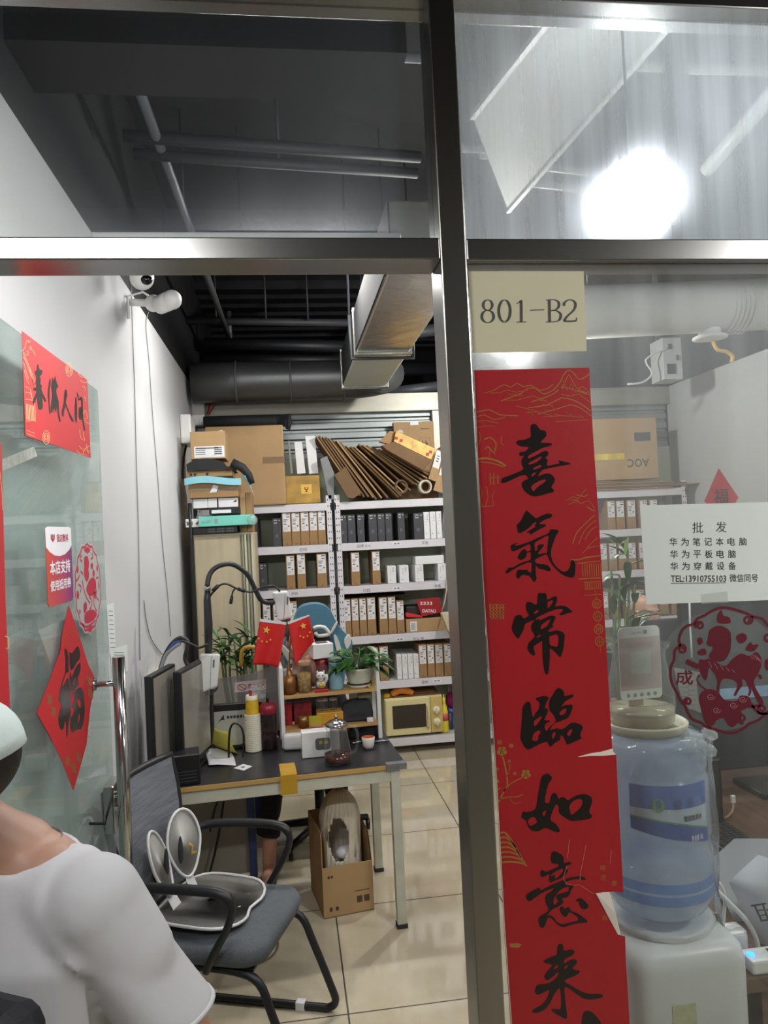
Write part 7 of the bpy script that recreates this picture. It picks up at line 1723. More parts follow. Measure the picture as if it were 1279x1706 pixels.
MB().plate([smooth(zg([(595,440),(640,450),(720,480),(735,520),(700,560),(600,560),(585,500)]), 3)], gk(-.12), .07).build('neck_cushion', M_blk_m, t, .02, 3)
MB().tube([P(*q_, Yk-.21) for q_ in smooth(zg([(600,430),(630,415),(690,420),(725,465),(715,480),(640,490),(615,460)]), 2, False)], .012, 8).build('strap_loop', M_wl, t)
xk = P(515, 1000, Yk).x
MB().loft([rr_ring(xk-.26, xk+.26, Yk-.55, Yk-.05, .08, .40), rr_ring(xk-.27, xk+.27, Yk-.56, Yk-.05, .09, .44), rr_ring(xk-.25, xk+.25, Yk-.54, Yk-.05, .08, .475)]).build('seat', M_bl, t)
MB().cyl((xk, Yk-.3, .10), (xk, Yk-.3, .40), .03, None, 14).build('gas_post', M_blk, t)
m = MB()
for k in range(5):
    a_ = 2*PI*k/5+.3; e = V(xk+.30*math.cos(a_), Yk-.3+.30*math.sin(a_), .07)
    l_ = MB().tube([(xk, Yk-.3, .11), e], [.026, .018], 10).build('leg', M_blk, t)
    MB().cyl(e+V(-.012, 0, -.040), e+V(.012, 0, -.040), .03, None, 14).build('caster', M_blk, l_)
for s in (-1, 1): MB().tube(smooth([(xk+s*.27, Yk-.15, .46), (xk+s*.30, Yk-.15, .66), (xk+s*.30, Yk-.3, .68), (xk+s*.30, Yk-.42, .68)], 3, False), .02, 8).build('armrest', M_blk, t)
# ================================================================== behind the shop pane on the right
YD = 1.74
KS = YD/1.88
cx = P(1095, 1450, YD).x
M_disp = mat('dispenser_grey', '#cdd0d0', .4, var=.04, scale=4)
t = thing('water_dispenser', 'pale grey water dispenser standing behind the torn couplet edge', 'water dispenser', (cx, YD, 0))
zt_ = .923
t.scale = (KS, KS, KS)
MB().loft([[V(x, y, z) for x, y in rrect(-.155+i_, .155-i_, -.16+i_, .16-i_, .05)] for z, i_ in ((0, .0), (zt_-.05, 0), (zt_-.02, .006), (zt_-.005, .02), (zt_, .04))]).build('cabinet', M_disp, t, world=False)
MB().lathe([(.125, zt_-.005), (.135, zt_+.012), (.12, zt_+.02), (.09, zt_+.008), (.0001, zt_+.006)], (0, 0, 0), 32).build('collar', M_disp, t, world=False)
MB().box(-.12, .12, -.168, -.158, .34, .68).build('tap_recess', mat('recess_grey', '#7f8486', .4, var=.05), t, .01, world=False)
for x in (-.06, .06): MB().cyl((x, -.165, .64), (x, -.2, .64), .014, None, 12).cyl((x, -.19, .64), (x, -.19, .61), .009, None, 10).build('tap', M_disp, t, world=False)
MB().box(-.06, .0, -.1615, -.160, .735, .80).build('notice_sticker', mat('sticker_olive', '#b9ba98', .5, var=.1, scale=60), t, world=False)
# bottle
R_ = .138
M_btl = thin_glass('blue_water_bottle', tint=(.86, .91, .97), film=.5, film_col=(.76, .82, .90), rough=.08, film_scale=5)
bz = (zt_+.015)*KS
t = thing('water_bottle', 'large blue water bottle in clear film upside down on the dispenser', 'water bottle', (cx, YD, bz))
t.scale = (KS, KS, KS)
prof = [(.03, 0), (.08, .01), (.118, .035), (R_, .075), (R_, .10), (R_*.975, .108), (R_, .116), (R_, .185), (R_*.96, .20), (R_*.965, .215), (R_, .228), (R_*.985, .31), (R_*.985, .365), (R_*.955, .375), (R_*.955, .385), (R_*.98, .395), (R_*.97, .44), (R_*.88, .468), (R_*.6, .474), (.0001, .474)]
MB().lathe(prof, (0, 0, 0), 40).build('bottle', M_btl, t, world=False)
MB().lathe([(.0001, .02), (R_*.9, .06), (R_*.95, .12), (R_*.93, .43), (.0001, .43)], (0, 0, 0), 32).build('water', thin_glass('blue_water', tint=(.90, .95, .99), film=.35, film_col=(.70, .79, .92), rough=.05), t, world=False)
for z in (.09, .12): MB().lathe([(R_*1.003, z-.012), (R_*1.012, z), (R_*1.003, z+.012)], (0, 0, 0), 40).build('blue_ring', thin_glass('blue_ring_plastic', tint=(.4, .6, .95), film=.5, film_col=(.32, .52, .85), rough=.1), t, world=False)
def on_cyl(r):
    return lambda a_, z, w: V((r+w)*math.sin(a_), -(r+w)*math.cos(a_), z)
fc = on_cyl(R_*.997)
TH0, TH1 = -.88, .62
top = lambda s: .372-.0*s
bot = lambda s: .262-.045*s**2*.9-.01*math.sin(PI*s)
def lab(fn0, fn1, off, m_, nm, par, a0=TH0, a1=TH1):
    return MB().grid(lambda u, v: fc(a0+(a1-a0)*u, fn0(u)*(1-v)+fn1(u)*v, off), 24, 4).build(nm, m_, par, world=False)
bl = lab(bot, top, .0008, mat('label_blue', '#5f77b6', .35, var=.12, scale=5), 'label', t)
lab(lambda u: bot(u)+.018+.01*math.sin(3*u), lambda u: .315, .0014, mat('label_pale', '#bcc6cf', .35, var=.04), 'pale_band', bl)
lab(bot, lambda u: bot(u)+.03+.008*math.sin(3*u), .0020, mat('label_deep_blue', '#3f589f', .35, var=.05), 'blue_band', bl)
lab(lambda u: bot(u)+.03+.008*math.sin(3*u), lambda u: bot(u)+.034+.008*math.sin(3*u), .0022, mat('label_green', '#5d9a72', .35, var=.05), 'green_line', bl)
m = MB(); fl3 = lambda a_, z, w: fc(a_, z, w+.0024)
m.plate([[(-.38+.105*math.cos(2*PI*k/20), .325+.017*math.sin(2*PI*k/20)) for k in range(20)], [(-.38+.045*math.cos(2*PI*k/14), .328+.011*math.sin(2*PI*k/14)) for k in range(14)]], fl3, .0003); m.build('green_logo', mat('logo_green', '#6f9a55', .4, var=.05), bl, world=False)
m = MB(); text(m, '益', fl3, -.12, .315, .15, .026, 0, 0); text(m, '泉', fl3, .12, .315, .15, .026, 0, 0); m.build('brush_lettering', mat('label_navy', '#56639a', .4, var=0), bl, world=False)
m = MB(); text(m, '健康饮用水', fl3, .05, .283, .40, .013, 0, 0, bold=.002); m.build('small_lettering', M_text, bl, world=False)
m = MB(); text(m, '净含量 18L', fl3, .18, .232, .28, .014, 0, 0, bold=.002); m.build('white_lettering', M_lab, bl, world=False)
m = MB(); rr = random.Random(12)
m.grid(lambda u, v: (lambda a_, z: V((R_*1.05+.006*math.sin(9*a_+20*z)+.004*math.sin(31*a_))*math.sin(a_), -(R_*1.05+.006*math.sin(9*a_+20*z)+.004*math.sin(31*a_))*math.cos(a_), z))(2*PI*u, .01+.45*v), 60, 26)
m.build('clear_film_wrap', thin_glass('clear_wrap', tint=(.96, .97, 1), film=.09, film_col=(.8, .84, .9), rough=.12, film_scale=14, streak=(1, 1, .3)), t, world=False)
m = MB()
for k in range(11): m.ball((.085+rr.uniform(-.035, .035), -.085+rr.uniform(-.03, .03), .465+rr.uniform(-.03, .012)), (rr.uniform(.012, .03), rr.uniform(.012, .025), rr.uniform(.01, .025)), 6, 4, M=Matrix.Rotation(rr.uniform(0, 3), 3, V(rr.random(), rr.random(), 1)))
m.build('film_knot', thin_glass('film_knot', film=.30, film_col=(.85, .87, .9), rough=.1, film_scale=50), t, world=False)
# plate + jar + code card
pz = bz+.475*KS
t = thing('cream_plate', 'cream plastic disc between the blue bottle and the glass jar', 'plate', (cx-.012, YD, pz))
t.scale = (KS, KS, KS)
MB().lathe([(.0001, 0), (.098, 0), (.105, .006), (.108, .022), (.102, .026), (.098, .012), (.0001, .012)], (0, 0, 0), 40).build('disc', mat('cream_plate', '#c3bea9', .45, var=.05), t, world=False)
jz = pz+.0125*KS
t = thing('glass_jar', 'bulbous clear glass jar with pale liquid standing on the cream disc', 'jar', (cx-.018, YD, jz))
t.scale = (KS, KS, KS)
M_jar = thin_glass('jar_glass', tint=(.92, .93, .91), film=.07, film_col=(.62, .62, .58), rough=.03, refl=1.2)
MB().lathe([(.0001, .004), (.070, .004), (.080, .02), (.087, .06), (.084, .10), (.072, .15), (.066, .185), (.070, .20), (.079, .208), (.079, .213)], (0, 0, 0), 40).build('glass', M_jar, t, world=False)
MB().lathe([(.0001, 0), (.072, 0), (.080, .012), (.083, .032), (.082, .048), (.0001, .050)], (0, 0, 0), 36).build('liquid', mat('cream_liquid', '#b7ae93', .2, var=.03), t, world=False)
MB().tube([V(.084*math.cos(2*PI*k/36), .084*math.sin(2*PI*k/36), .068) for k in range(36)], .0022, 6, closed=True).build('water_line', M_jar, t, world=False)
YQ = YD
t = thing('payment_card', 'rounded white payment card seen from behind on a stick in the glass jar', 'card', P(1065, 1166, YQ))
q = [P(x, y, YQ) for x, y in ((1028, 1047), (1097, 1041), (1103, 1161), (1034, 1168))]
u_ = (q[2]-q[3]); v_ = (q[0]-q[3]); w_, h_ = u_.length, v_.length
fk = frame(q[3], u_.normalized(), v_.normalized(), (0, -1, 0))
MB().plate([rrect(0, w_, 0, h_, .012)], fk, .002).build('card', mat('card_white', '#e9efed', .4, var=.02), t)
m = MB(); m.plate([[(0.001, h_*.135), (w_-.001, h_*.135), (w_-.001, h_*.855), (0.001, h_*.855)]], lambda a_, b_, c_: fk(a_, b_, c_+.002), .0003); m.build('pink_panel', mat('card_pink', '#cfbebc', .4, var=.03), t)
m = MB(); fk2 = lambda a_, b_, c_: fk(a_, b_, .0026)
text(m, '请扫码付款', fk2, w_*.15, h_*.72, w_*.7, h_*.075, 0, 0, mirror=True)
m.build('mirrored_lettering', mat('card_faint', '#bfb3b2', .4, var=0), t)
m = MB(); m.plate([[(w_*.27, h_*.35), (w_*.75, h_*.35), (w_*.75, h_*.66), (w_*.27, h_*.66)]], lambda a_, b_, c_: fk(a_, b_, c_+.0023), .0003); m.build('pale_square', mat('card_square', '#cdd6d1', .4, var=.05, scale=80), t)
m = MB(); text(m, '微信支付', fk2, w_*.3, h_*.905, w_*.26, h_*.03, 0, 0, mirror=True); m.plate([rrect(w_*.6, w_*.70, h_*.895, h_*.95, .003)], lambda a_, b_, c_: fk(a_, b_, c_+.0023), .0003)
for k in range(5): m.plate([circle2(w_*(.18+.16*k), h_*.065, w_*.045, None, 12)], lambda a_, b_, c_: fk(a_, b_, c_+.0023), .0003)
m.build('grey_symbols', mat('card_grey', '#8f9796', .4, var=0), t)
MB().plate([[(w_*.2, -.085), (w_*.52, -.085), (w_*.55, .005), (w_*.2, .005)]], frame(q[3]+V(0, .004, 0), u_.normalized(), v_.normalized(), (0, -1, 0)), .003).build('stick', mat('stick_tan', '#a3957a', .5, var=.05), t)
# long brown desk
t = thing('brown_desk', 'dark brown wooden desk behind the shop pane on the right', 'desk', (1.6, 2.5, 0))
M_walnut = mat('walnut', '#5b4335', .45, var=.22, scale=5, stretch=(6, .5, 6))
xd0, xd1, yd0, yd1 = .985, 2.15, 1.63, 3.45
MB().box(xd0, xd1, yd0, yd1, .715, .75).build('desk_top', M_walnut, t, .004)
MB().box(xd0+.02, xd1-.02, yd0+.02, yd0+.04, .60, .715).build('front_rail', M_walnut, t, .003)
for x in (xd0+.02, xd1-.06):
    for y in (yd0+.02, yd1-.06): MB().box(x, x+.045, y, y+.045, 0, .715).build('leg', M_blk, t, .003)
MB().box(xd0+.05, xd1-.05, yd1-.04, yd1-.02, .25, .70).build('back_panel', M_blk_m, t)
def dk(px, py, dz=.001): return PZ(px, py, .75+dz)
# big black screen from behind, a second one deeper, black tower, keyboard
t = thing('large_screen', 'large black screen seen from behind under the wholesale notice', 'screen', (1.75, 2.72, .751))
a_, b_ = P(1150, 1290, 2.66), P(1150, 985, 2.66)
MB().box(a_.x, a_.x+.86, 2.66, 2.70, a_.z, b_.z).build('case', M_blk_m, t, .008)
MB().box(a_.x+.02, a_.x+.84, 2.70, 2.703, a_.z+.02, b_.z-.02).build('display', M_blk, t)
MB().box(a_.x+.36, a_.x+.5, 2.63, 2.66, .77, a_.z+.2).build('stand_neck', M_blk, t, .004)
MB().box(a_.x+.25, a_.x+.61, 2.60, 2.80, .751, .77).build('stand_foot', M_blk, t, .004)
c0, c1 = P(1200, 1166, 2.655), P(1279, 1142, 2.655)
MB().box(c0.x, c0.x+.28, 2.656, 2.66, c0.z, c1.z).build('painted_reflection', mat('reflection_blue', '#7fa0be', .4, var=.3, scale=14), t)  # reflection on the dark screen painted as a pale blue strip
c0 = P(1132, 1180, 2.655)
t = thing('second_screen', 'lower black screen in front of the bald man', 'screen', (1.7, 3.25, .751))
a_, b_ = P(1060, 1285, 3.2), P(1152, 1029, 3.2)
MB().box(a_.x, b_.x+.30, 3.2, 3.235, .87, b_.z).build('case', M_blk_m, t, .006)
MB().box(a_.x+.012, b_.x+.288, 3.235, 3.238, .89, b_.z-.014).build('display', M_blk, t)
xm_ = (a_.x+b_.x+.3)/2
MB().box(xm_-.04, xm_+.04, 3.19, 3.2, .76, 1.0).box(xm_-.12, xm_+.12, 3.12, 3.32, .751, .764).build('stand', M_blk, t, .003)
solo(MB().tube([P(x, y, 2.62) for x, y in ((1148, 1000), (1149, 1040), (1151, 1070), (1152, 1096))], .0035, 6), 'white_lead', M_whmetal, 'thin white cable hanging at the left edge of the large screen', 'cable')
q = dk(1207, 1376)
t = thing('desk_speaker', 'upright black box on the desk right of the blue bottle', 'speaker', (q.x-.05, q.y+.05, .751))
MB().box(q.x-.11, q.x, q.y, q.y+.13, .751, .98).build('case', M_blk, t, .006)
MB().box(q.x-.10, q.x-.01, q.y-.002, q.y, .77, .96).build('grille', M_blk_m, t)
t = thing('computer_keyboard', 'black computer keyboard lying along the desk below the black box', 'keyboard', dk(1230, 1405))
kx0, ky0 = q.x-.135, 2.08
MB().box(kx0, kx0+.135, ky0, q.y-.02, .751, .772).build('case', M_blk, t, .005)
M_key = mat('key_black', '#2b2b2d', .45, var=.1)
m = MB(); kl = q.y-.02-ky0
for r_ in range(5):
    for k in range(17): m.box(kx0+.010+r_*.0235, kx0+.030+r_*.0235, ky0+.010+k*(kl-.02)/17, ky0+.008+(k+.88)*(kl-.02)/17, .772, .779)
m.build('keys', M_key, t)
solo(MB().tube([dk(1205, 1364, .005), dk(1212, 1360, .006), dk(1219, 1353, .01), dk(1221, 1345, .02), dk(1221, 1338, .03)], .0045, 8), 'usb_lead', mat('tan_lead', '#8a6f5c', .5, var=.05), 'short tan cable standing up from the desk right of the black box', 'cable')
c = dk(1221, 1338, .03); solo(MB().box(c.x-.008, c.x+.008, c.y-.005, c.y+.005, c.z, c.z+.028), 'usb_plug', M_camw, 'white plug on the short tan cable', 'plug', None, .002)
solo(MB().box(dk(1196, 1301).x, dk(1196, 1301).x+.01, dk(1196, 1301).y, dk(1196, 1301).y+.012, .751, .765), 'white_chip', M_camw, 'tiny white cap on the desk behind the black box', 'cap')
# white printed bag, green bag, adapters, strip with blue light
Yw = 1.76
t = thing('white_bag', 'white paper bag with large black lettering at the right edge of the pane', 'bag', P(1260, 1575, Yw))
def wb(u, v, w=0):
    x = (1216+ (1275-1216)*v*.0)+0
    l_ = (1213+52*max(0, (v-.30))/.70) if v > .30 else 1213+(1279-1213)*(.30-v)/.30*.75
    return P(l_+(1345-l_)*u, 1424+150*v, Yw)+V(0, -.05*math.sin(PI*min(1, u*1.2))-w, 0)
m = MB().grid(lambda u, v: wb(u, v), 18, 16).grid(lambda u, v: wb(u, v)+V(0, .10+.05*math.sin(PI*min(1, u*1.2)), 0), 18, 16)
m.build('bag', mat('bag_white', '#c9ccd2', .6, var=.05, bump=.1, bscale=12), t)
m = MB(); ang = math.radians(-14); ca, sa = math.cos(ang), math.sin(ang)
def wt(u, v, w): return P(u, v, Yw-.075)+V(0, -w, 0)
def seg(x0, y0, x1, y1, w=3.2): m.ribbon([(x0, y0), (x1, y1)], w, wt, .001)
seg(1250, 1509, 1275, 1505); seg(1256, 1508, 1268, 1534); seg(1270, 1507, 1279, 1532); seg(1260, 1517, 1274, 1515, 2.4); seg(1263, 1526, 1277, 1523, 2.4); seg(1266, 1534, 1279, 1532)
seg(1279, 1504, 1284, 1512); seg(1284, 1500, 1296, 1530); seg(1276, 1516, 1292, 1512)
m.build('black_lettering', M_textd, t)
m = MB(); cG = P(1215, 1478, 1.94)
m.grid(lambda u, v: P(1194+48*u, 1452+50*v-10*u, 1.94)+V(0, .03*math.sin(6*u+4*v), .0), 12, 10).grid(lambda u, v: P(1194+48*u, 1452+50*v-10*u, 2.02)+V(0, .03*math.sin(6*u+4*v), .0), 12, 10)
solo(m, 'green_bag', mat('dark_green_bag', '#3f5145', .6, var=.15, scale=10, bump=.2), 'dark green bag half hidden by the white printed bag', 'bag')
m = MB().grid(lambda u, v: P(1203+70*u, 1443-16*u+12*v, 1.99)+V(0, .06*v, 0), 10, 4)
o = solo(m, 'white_wrapper', M_whbox, 'crumpled white wrapper above the dark green bag', 'wrapper'); sd = o.modifiers.new('solid', 'SOLIDIFY'); sd.thickness = .006
q = dk(1217, 1602, .001); q = PZ(1215, 1600, .76)
t = thing('white_adapter', 'white power adapter standing on the desk corner beside the bottle', 'power adapter', (P(1217, 1590, 1.735).x, 1.735, .751))
ax = P(1217, 1590, 1.735).x
MB().box(ax-.036, ax+.036, 1.71, 1.76, .751, P(1217, 1543, 1.735).z).build('body', M_camw, t, .012, 3)
MB().tube([P(x, y, 1.735) for x, y in smooth([(1204, 1545), (1206, 1520), (1207, 1495), (1203, 1480), (1196, 1470)], 3, False)], .004, 8).build('lead', M_camw, t)
t = thing('power_strip', 'white power strip with a glowing blue switch on the desk corner', 'power strip', (1.2, 1.83, .751))
sx = P(1243, 1610, 1.66).x
MB().box(sx, sx+.30, 1.635, 1.69, .751, .785).build('body', M_camw, t, .006)
MB().lathe([(.0001, .004), (.008, .003), (.009, 0)], (P(1247, 1596, 1.66).x+.006, 1.662, .7855), 14).build('blue_switch', emission('blue_led', '#1f6dff', 6), t)
for k in range(3): MB().box(sx+.06+.08*k, sx+.09+.08*k, 1.65, 1.675, .785, .7865).build('socket', M_hole, t)
for pts, r, m_, l in (([(1190, 1480), (1215, 1505), (1240, 1530), (1258, 1560), (1264, 1590)], .006, M_camw, 'white cable slanting down in front of the white bag'), ([(1192, 1520), (1205, 1550), (1228, 1580), (1255, 1605), (1290, 1640)], .005, M_blk, 'black cable crossing the power strip'), ([(1192, 1455), (1200, 1490), (1226, 1510), (1250, 1540)], .004, M_wire, 'grey cable behind the white adapter')):
    solo(MB().tube([P(x, y, 1.70+.03*(r > .005)+.2*(m_ is M_wire)) for x, y in smooth(pts, 3, False)], r, 8), 'desk_cable', m_, l, 'cable')
ax = P(1222, 1590, 1.88).x
# bamboo behind the jar
Yb = 2.95
bamboo((P(1035, 1330, Yb).x, Yb, .751), [(1042, 1320, 1032, 960), (1048, 1320, 1046, 930), (1040, 1320, 1018, 950), (1052, 1320, 1058, 975), (1046, 1320, 1040, 990)], Yb, 'tall lucky bamboo in a vase on the brown desk behind the payment card', 8, .21)
c = P(1046, 1320, Yb); MB().lathe([(.0001, .751), (.045, .751), (.055, .80), (.05, .93), (.045, .93)], (c.x, Yb, 0), 20).build('vase', mat('vase_pale', '#b7b4a6'), [o for o in bpy.data.objects if o.name.startswith('bamboo_plant')][-1])
tb_ = [o for o in bpy.data.objects if o.name.startswith('bamboo_plant')][-1]
m = MB(); leaf(m, P(1022, 905, 2.9), V(-.6, -.2, .4), .09, .03, .3); leaf(m, P(1026, 915, 2.9), V(.5, -.2, .6), .08, .028, .3); leaf(m, P(1042, 925, 2.9), V(.1, -.2, 1), .09, .03, .1)
m.build('young_leaves', mat('leaf_lime', '#8fae4a', .4, var=.1), tb_)
# white hand-drawn fragment with brick lines taped to the left screen edge
c = [P(x, y, 2.652) for x, y in ((1128, 1118), (1166, 1122), (1168, 1188), (1150, 1182))]
t = thing('grey_print', 'grey paper scrap with maze lines at the lower left of the horse sticker', 'paper', c[3])
fz = plane_y(2.652)
MB().plate([[(1122, 1112), (1166, 1120), (1160, 1140), (1163, 1165), (1168, 1188), (1146, 1180), (1134, 1160)]], fz, .001).build('paper', mat('scrap_grey', '#87837f', .6, var=.05), t)
m = MB()
for k in range(7): m.ribbon([(1134+3*(k % 2), 1128+8*k), (1146, 1129+8*k), (1146, 1134+8*k), (1158, 1134+8*k)], .8, lambda u, v, w: fz(u, v, w+.001), .0005)
m.build('maze_lines', M_text, t)
# ================================================================== people
M_skin = mat('skin', '#ad8570', .5, var=.05, scale=8)
M_skin2 = mat('skin_pale', '#c08f78', .5, var=.05, scale=8)
M_hair = mat('black_hair', '#17130f', .55, var=.3, scale=30, stretch=(1, 1, .2))
M_shirt = mat('white_cotton', '#c9c9cc', .85, var=.02, scale=4, bump=.3, bscale=9)
M_blackcl = mat('black_clothes', '#171617', .85, var=.15, scale=10)
M_eye = mat('eye_white', '#e6e2da', .2, var=0)
def caps(m, pts, rs, n=14):
    pts = [Vector(p) for p in pts]
    m.tube(pts, rs, n)
    for p, r in zip(pts, rs): m.ball(p, r*.995, n, 10)
def remesh(o, vox, it=6):
    r = o.modifiers.new('union', 'REMESH'); r.mode = 'VOXEL'; r.voxel_size = vox; r.use_smooth_shade = True
    s = o.modifiers.new('relax', 'SMOOTH'); s.factor = .5; s.iterations = it
def ell_ring(c, u, v, a, b, n=24, p=2.3):
    out = []
    for k in range(n):
        t_ = 2*PI*k/n; cs, sn = math.cos(t_), math.sin(t_)
        r = 1/(abs(cs)**p+abs(sn)**p)**(1/p)
        out.append(Vector(c)+Vector(u)*(a*r*cs)+Vector(v)*(b*r*sn))
    return out
def head(m, c, f, l, up, s=1.0):
    """skull with brow, nose, lips, chin and ears; c is the centre of the skull"""
    M = Matrix((l, -f, up)).transposed()      # columns: x = person's left, y = back, z = up
    q = lambda x, y, z: c+(M @ V(x, y, z))*s
    m.ball(q(0, .012, .025), (.076*s, .095*s, .092*s), 20, 14, M=M)
    m.ball(q(0, -.028, -.035), (.060*s, .066*s, .080*s), 18, 12, M=M)
    m.ball(q(0, -.062, -.088), (.026*s, .024*s, .022*s), 12, 8, M=M)
    m.ball(q(0, -.078, .030), (.048*s, .018*s, .014*s), 12, 8, M=M)
    for s_ in (-1, 1):
        m.ball(q(s_*.036, -.062, -.022), (.024*s, .024*s, .022*s), 12, 8, M=M)
        m.ball(q(s_*.078, .008, -.005), (.010*s, .020*s, .030*s), 12, 8, M=M)
        m.ball(q(s_*.05, -.02, -.065), (.022*s, .04*s, .03*s), 10, 8, M=M)
    m.tube([q(0, -.086, .018), q(0, -.098, -.008), q(0, -.108, -.026)], [.007*s, .009*s, .012*s], 8); m.ball(q(0, -.106, -.026), .0125*s, 10, 8)
    for s_ in (-1, 1): m.ball(q(s_*.012, -.096, -.030), .009*s, 8, 6)
    m.ball(q(0, -.090, -.056), (.022*s, .010*s, .006*s), 10, 6, M=M); m.ball(q(0, -.088, -.066), (.018*s, .010*s, .006*s), 10, 6, M=M)
    return q
def eyes(par, q, s=1.0):
    m = MB()
    for s_ in (-1, 1): m.ball(q(s_*.032, -.076, .006), .0125*s, 12, 8)
    e = m.build('eyes', M_eye, par)
    m = MB()
    for s_ in (-1, 1): m.ball(q(s_*.032, -.0855, .006), .0055*s, 10, 8)
    m.build('irises', M_hole, e)
    m = MB()
    for s_ in (-1, 1): m.tube([q(s_*.016, -.094, .026), q(s_*.034, -.094, .032), q(s_*.050, -.084, .027)], .0035*s, 6)
    m.build('eyebrows', M_hair, par)
def hand(m, w, d, side, nrm, s=1.0, curl=.5):
    """palm and five separate bent fingers; d = along the hand, side = toward the thumb, nrm = palm side"""
    w = Vector(w); d = Vector(d).normalized(); side = (Vector(side)-d*Vector(side).dot(d)).normalized(); nrm = Vector(nrm); nrm = (nrm-d*nrm.dot(d)-side*nrm.dot(side)).normalized()
    m.loft([ell_ring(w+d*(x*s), side, nrm, a*s, b*s, 12) for x, a, b in ((-.01, .026, .019), (.02, .032, .016), (.06, .040, .014), (.088, .038, .012))])
    for k, (o, L_) in enumerate(((.030, .070), (.010, .080), (-.011, .074), (-.030, .058))):
        p = w+d*(.080*s)+side*(o*s); dd = d.copy(); pts = [p-d*.02*s, p]; 
        for j, fr_ in enumerate((.45, .30, .25)):
            dd = (dd*math.cos(curl*(.5+.4*j))+nrm*math.sin(curl*(.5+.4*j))).normalized(); p = p+dd*(L_*fr_*s); pts.append(p)
        caps(m, pts, [.0095*s, .0092*s, .0085*s, .008*s, .007*s], 8)
    p = w+d*(.018*s)+side*(.026*s); a = (d*.62+side*.75+nrm*.25).normalized(); b = (d*.9+side*.25+nrm*.35).normalized()
    caps(m, [p, p+a*.034*s, p+a*.034*s+b*.030*s, p+a*.034*s+b*.052*s], [.014*s, .0115*s, .010*s, .008*s], 8)
# ---- the passer-by in the doorway
nb = P(28, 1392, 1.20)                     # base of the neck
sh = P(160, 1508, 1.13)                    # her left shoulder joint
l = V(sh.x-nb.x, sh.y-nb.y, 0).normalized(); f = V(l.y, -l.x, 0); up = V(0, 0, 1)
G = V(nb.x, nb.y, 0)-f*.0
t = thing('person', 'person in a white T-shirt and pale cap walking past the open glass door', 'person', (nb.x, nb.y, 0))
W3 = lambda a, b, z: G+l*a+f*b+V(0, 0, z)
zs = sh.z; SHW = (V(sh.x, sh.y, 0)-V(nb.x, nb.y, 0)).length
zn = nb.z
hc = P(-98, 1305, 1.16)
hf = (V(-1.0, -.35, -.25)).normalized(); hu = (V(0, 0, 1)-hf*hf.z).normalized(); hl = hu.cross(hf).normalized()
m = MB()
hq = head(m, hc, hf, hl, hu, .97)
caps(m, [hc-hu*.07+(-hf)*.012, nb*.5+(hc-hu*.09)*.5, nb-V(0, 0, .03)], [.050, .050, .058])
hips = .50*1.55*1.08
m.loft([ell_ring(W3(0, b, z), l, f, a, d) for z, a, d, b in ((hips-.06, .15, .10, 0), (hips+.03, .155, .105, 0), (hips+.16, .125, .09, 0), (hips+.30, .145, .10, .01), (zn-.12, .165, .10, .0), (zn-.05, .13, .075, -.01), (zn-.01, .07, .05, -.005))])
el = {}
for s in (-1, 1):
    S = W3(s*SHW*.96, 0, zs-.005); E = W3(s*(SHW+.075), -.02+.02*s, zs-.27); Wr = W3(s*(SHW+.09), .09, zs-.49)
    if s == 1: E = P(338, 1765, 1.14); Wr = E+f*.12+l*.02+V(0, 0, -.20)
    el[s] = (S, E, Wr)
    caps(m, [W3(s*.06, 0, zn-.06), S, S*.5+E*.5, E, E*.6+Wr*.4, Wr], [.055, .052, .043, .036, .034, .024])
    d = (Wr-E).normalized(); hand(m, Wr+d*.008, d, f*.8-l*s*.4, -l*s, .92, .45)
    hp = W3(s*.085, 0, hips-.05); kn = W3(s*.095, .02+.06*s, .44); an = W3(s*.09, -.04+.10*s, .075)
    caps(m, [hp, hp*.5+kn*.5, kn, kn*.55+an*.45, an], [.085, .075, .052, .048, .034])
    caps(m, [an-V(0, 0, .02), an+f*.09-V(0, 0, .045), an+f*.14-V(0, 0, .05)], [.034, .030, .022])
b_ = m.build('body', M_skin, t); remesh(b_, .0065, 4)
eyes(t, hq, .97)
# shirt
m = MB()
m.loft([ell_ring(W3(0, b, z), l, f, a, d, 28) for z, a, d, b in ((hips-.10, .185, .135, 0), (hips+.03, .180, .130, 0), (hips+.16, .165, .12, .0), (hips+.30, .172, .125, .005), (zn-.14, .182, .115, .0), (zn-.065, .150, .088, -.008), (zn-.030, .100, .070, -.008))])
for s in (-1, 1):
    S, E, Wr = el[s]
    d = (E-S).normalized(); caps(m, [W3(s*.055, -.004, zn-.085), W3(s*.11, -.004, zn-.085), S+V(0, 0, .004), S+d*.09], [.066, .070, .072, .066], 18)
    m.loft([ell_ring(W3(s*.05, -.005, zn-.085), V(0, 0, 1), f, .070, .080, 20), ell_ring(W3(s*.10, -.005, zn-.085), V(0, 0, 1), f, .072, .078, 20), ell_ring(S+l*s*.005-V(0, 0, .018), (l*s*-.6+V(0, 0, .8)), f, .072, .075, 20), ell_ring(S+d*.08, l*s, f, .058, .070, 20), ell_ring(S+d*.14, l*s, f, .058, .072, 20), ell_ring(S+d*.188, l*s, f, .060, .074, 20)])
sh_ = m.build('shirt', M_shirt, t); remesh(sh_, .0065, 8)
cl_ = [(math.cos(2*PI*k/32), math.sin(2*PI*k/32)) for k in range(32)]
MB().tube([W3(.082*c_, -.004+.080*s_, zn-.036-.045*max(0, s_)**1.3-.012*abs(c_)) for c_, s_ in cl_], .0085, 8, closed=True).build('collar', M_shirt, sh_)
for s in (-1, 1):
    S, E, Wr = el[s]; d = (E-S).normalized()
    MB().tube(ell_ring(S+d*.186, l*s, f, .0575, .0715, 28), .004, 6, closed=True).build('sleeve_hem', M_shirt, sh_)
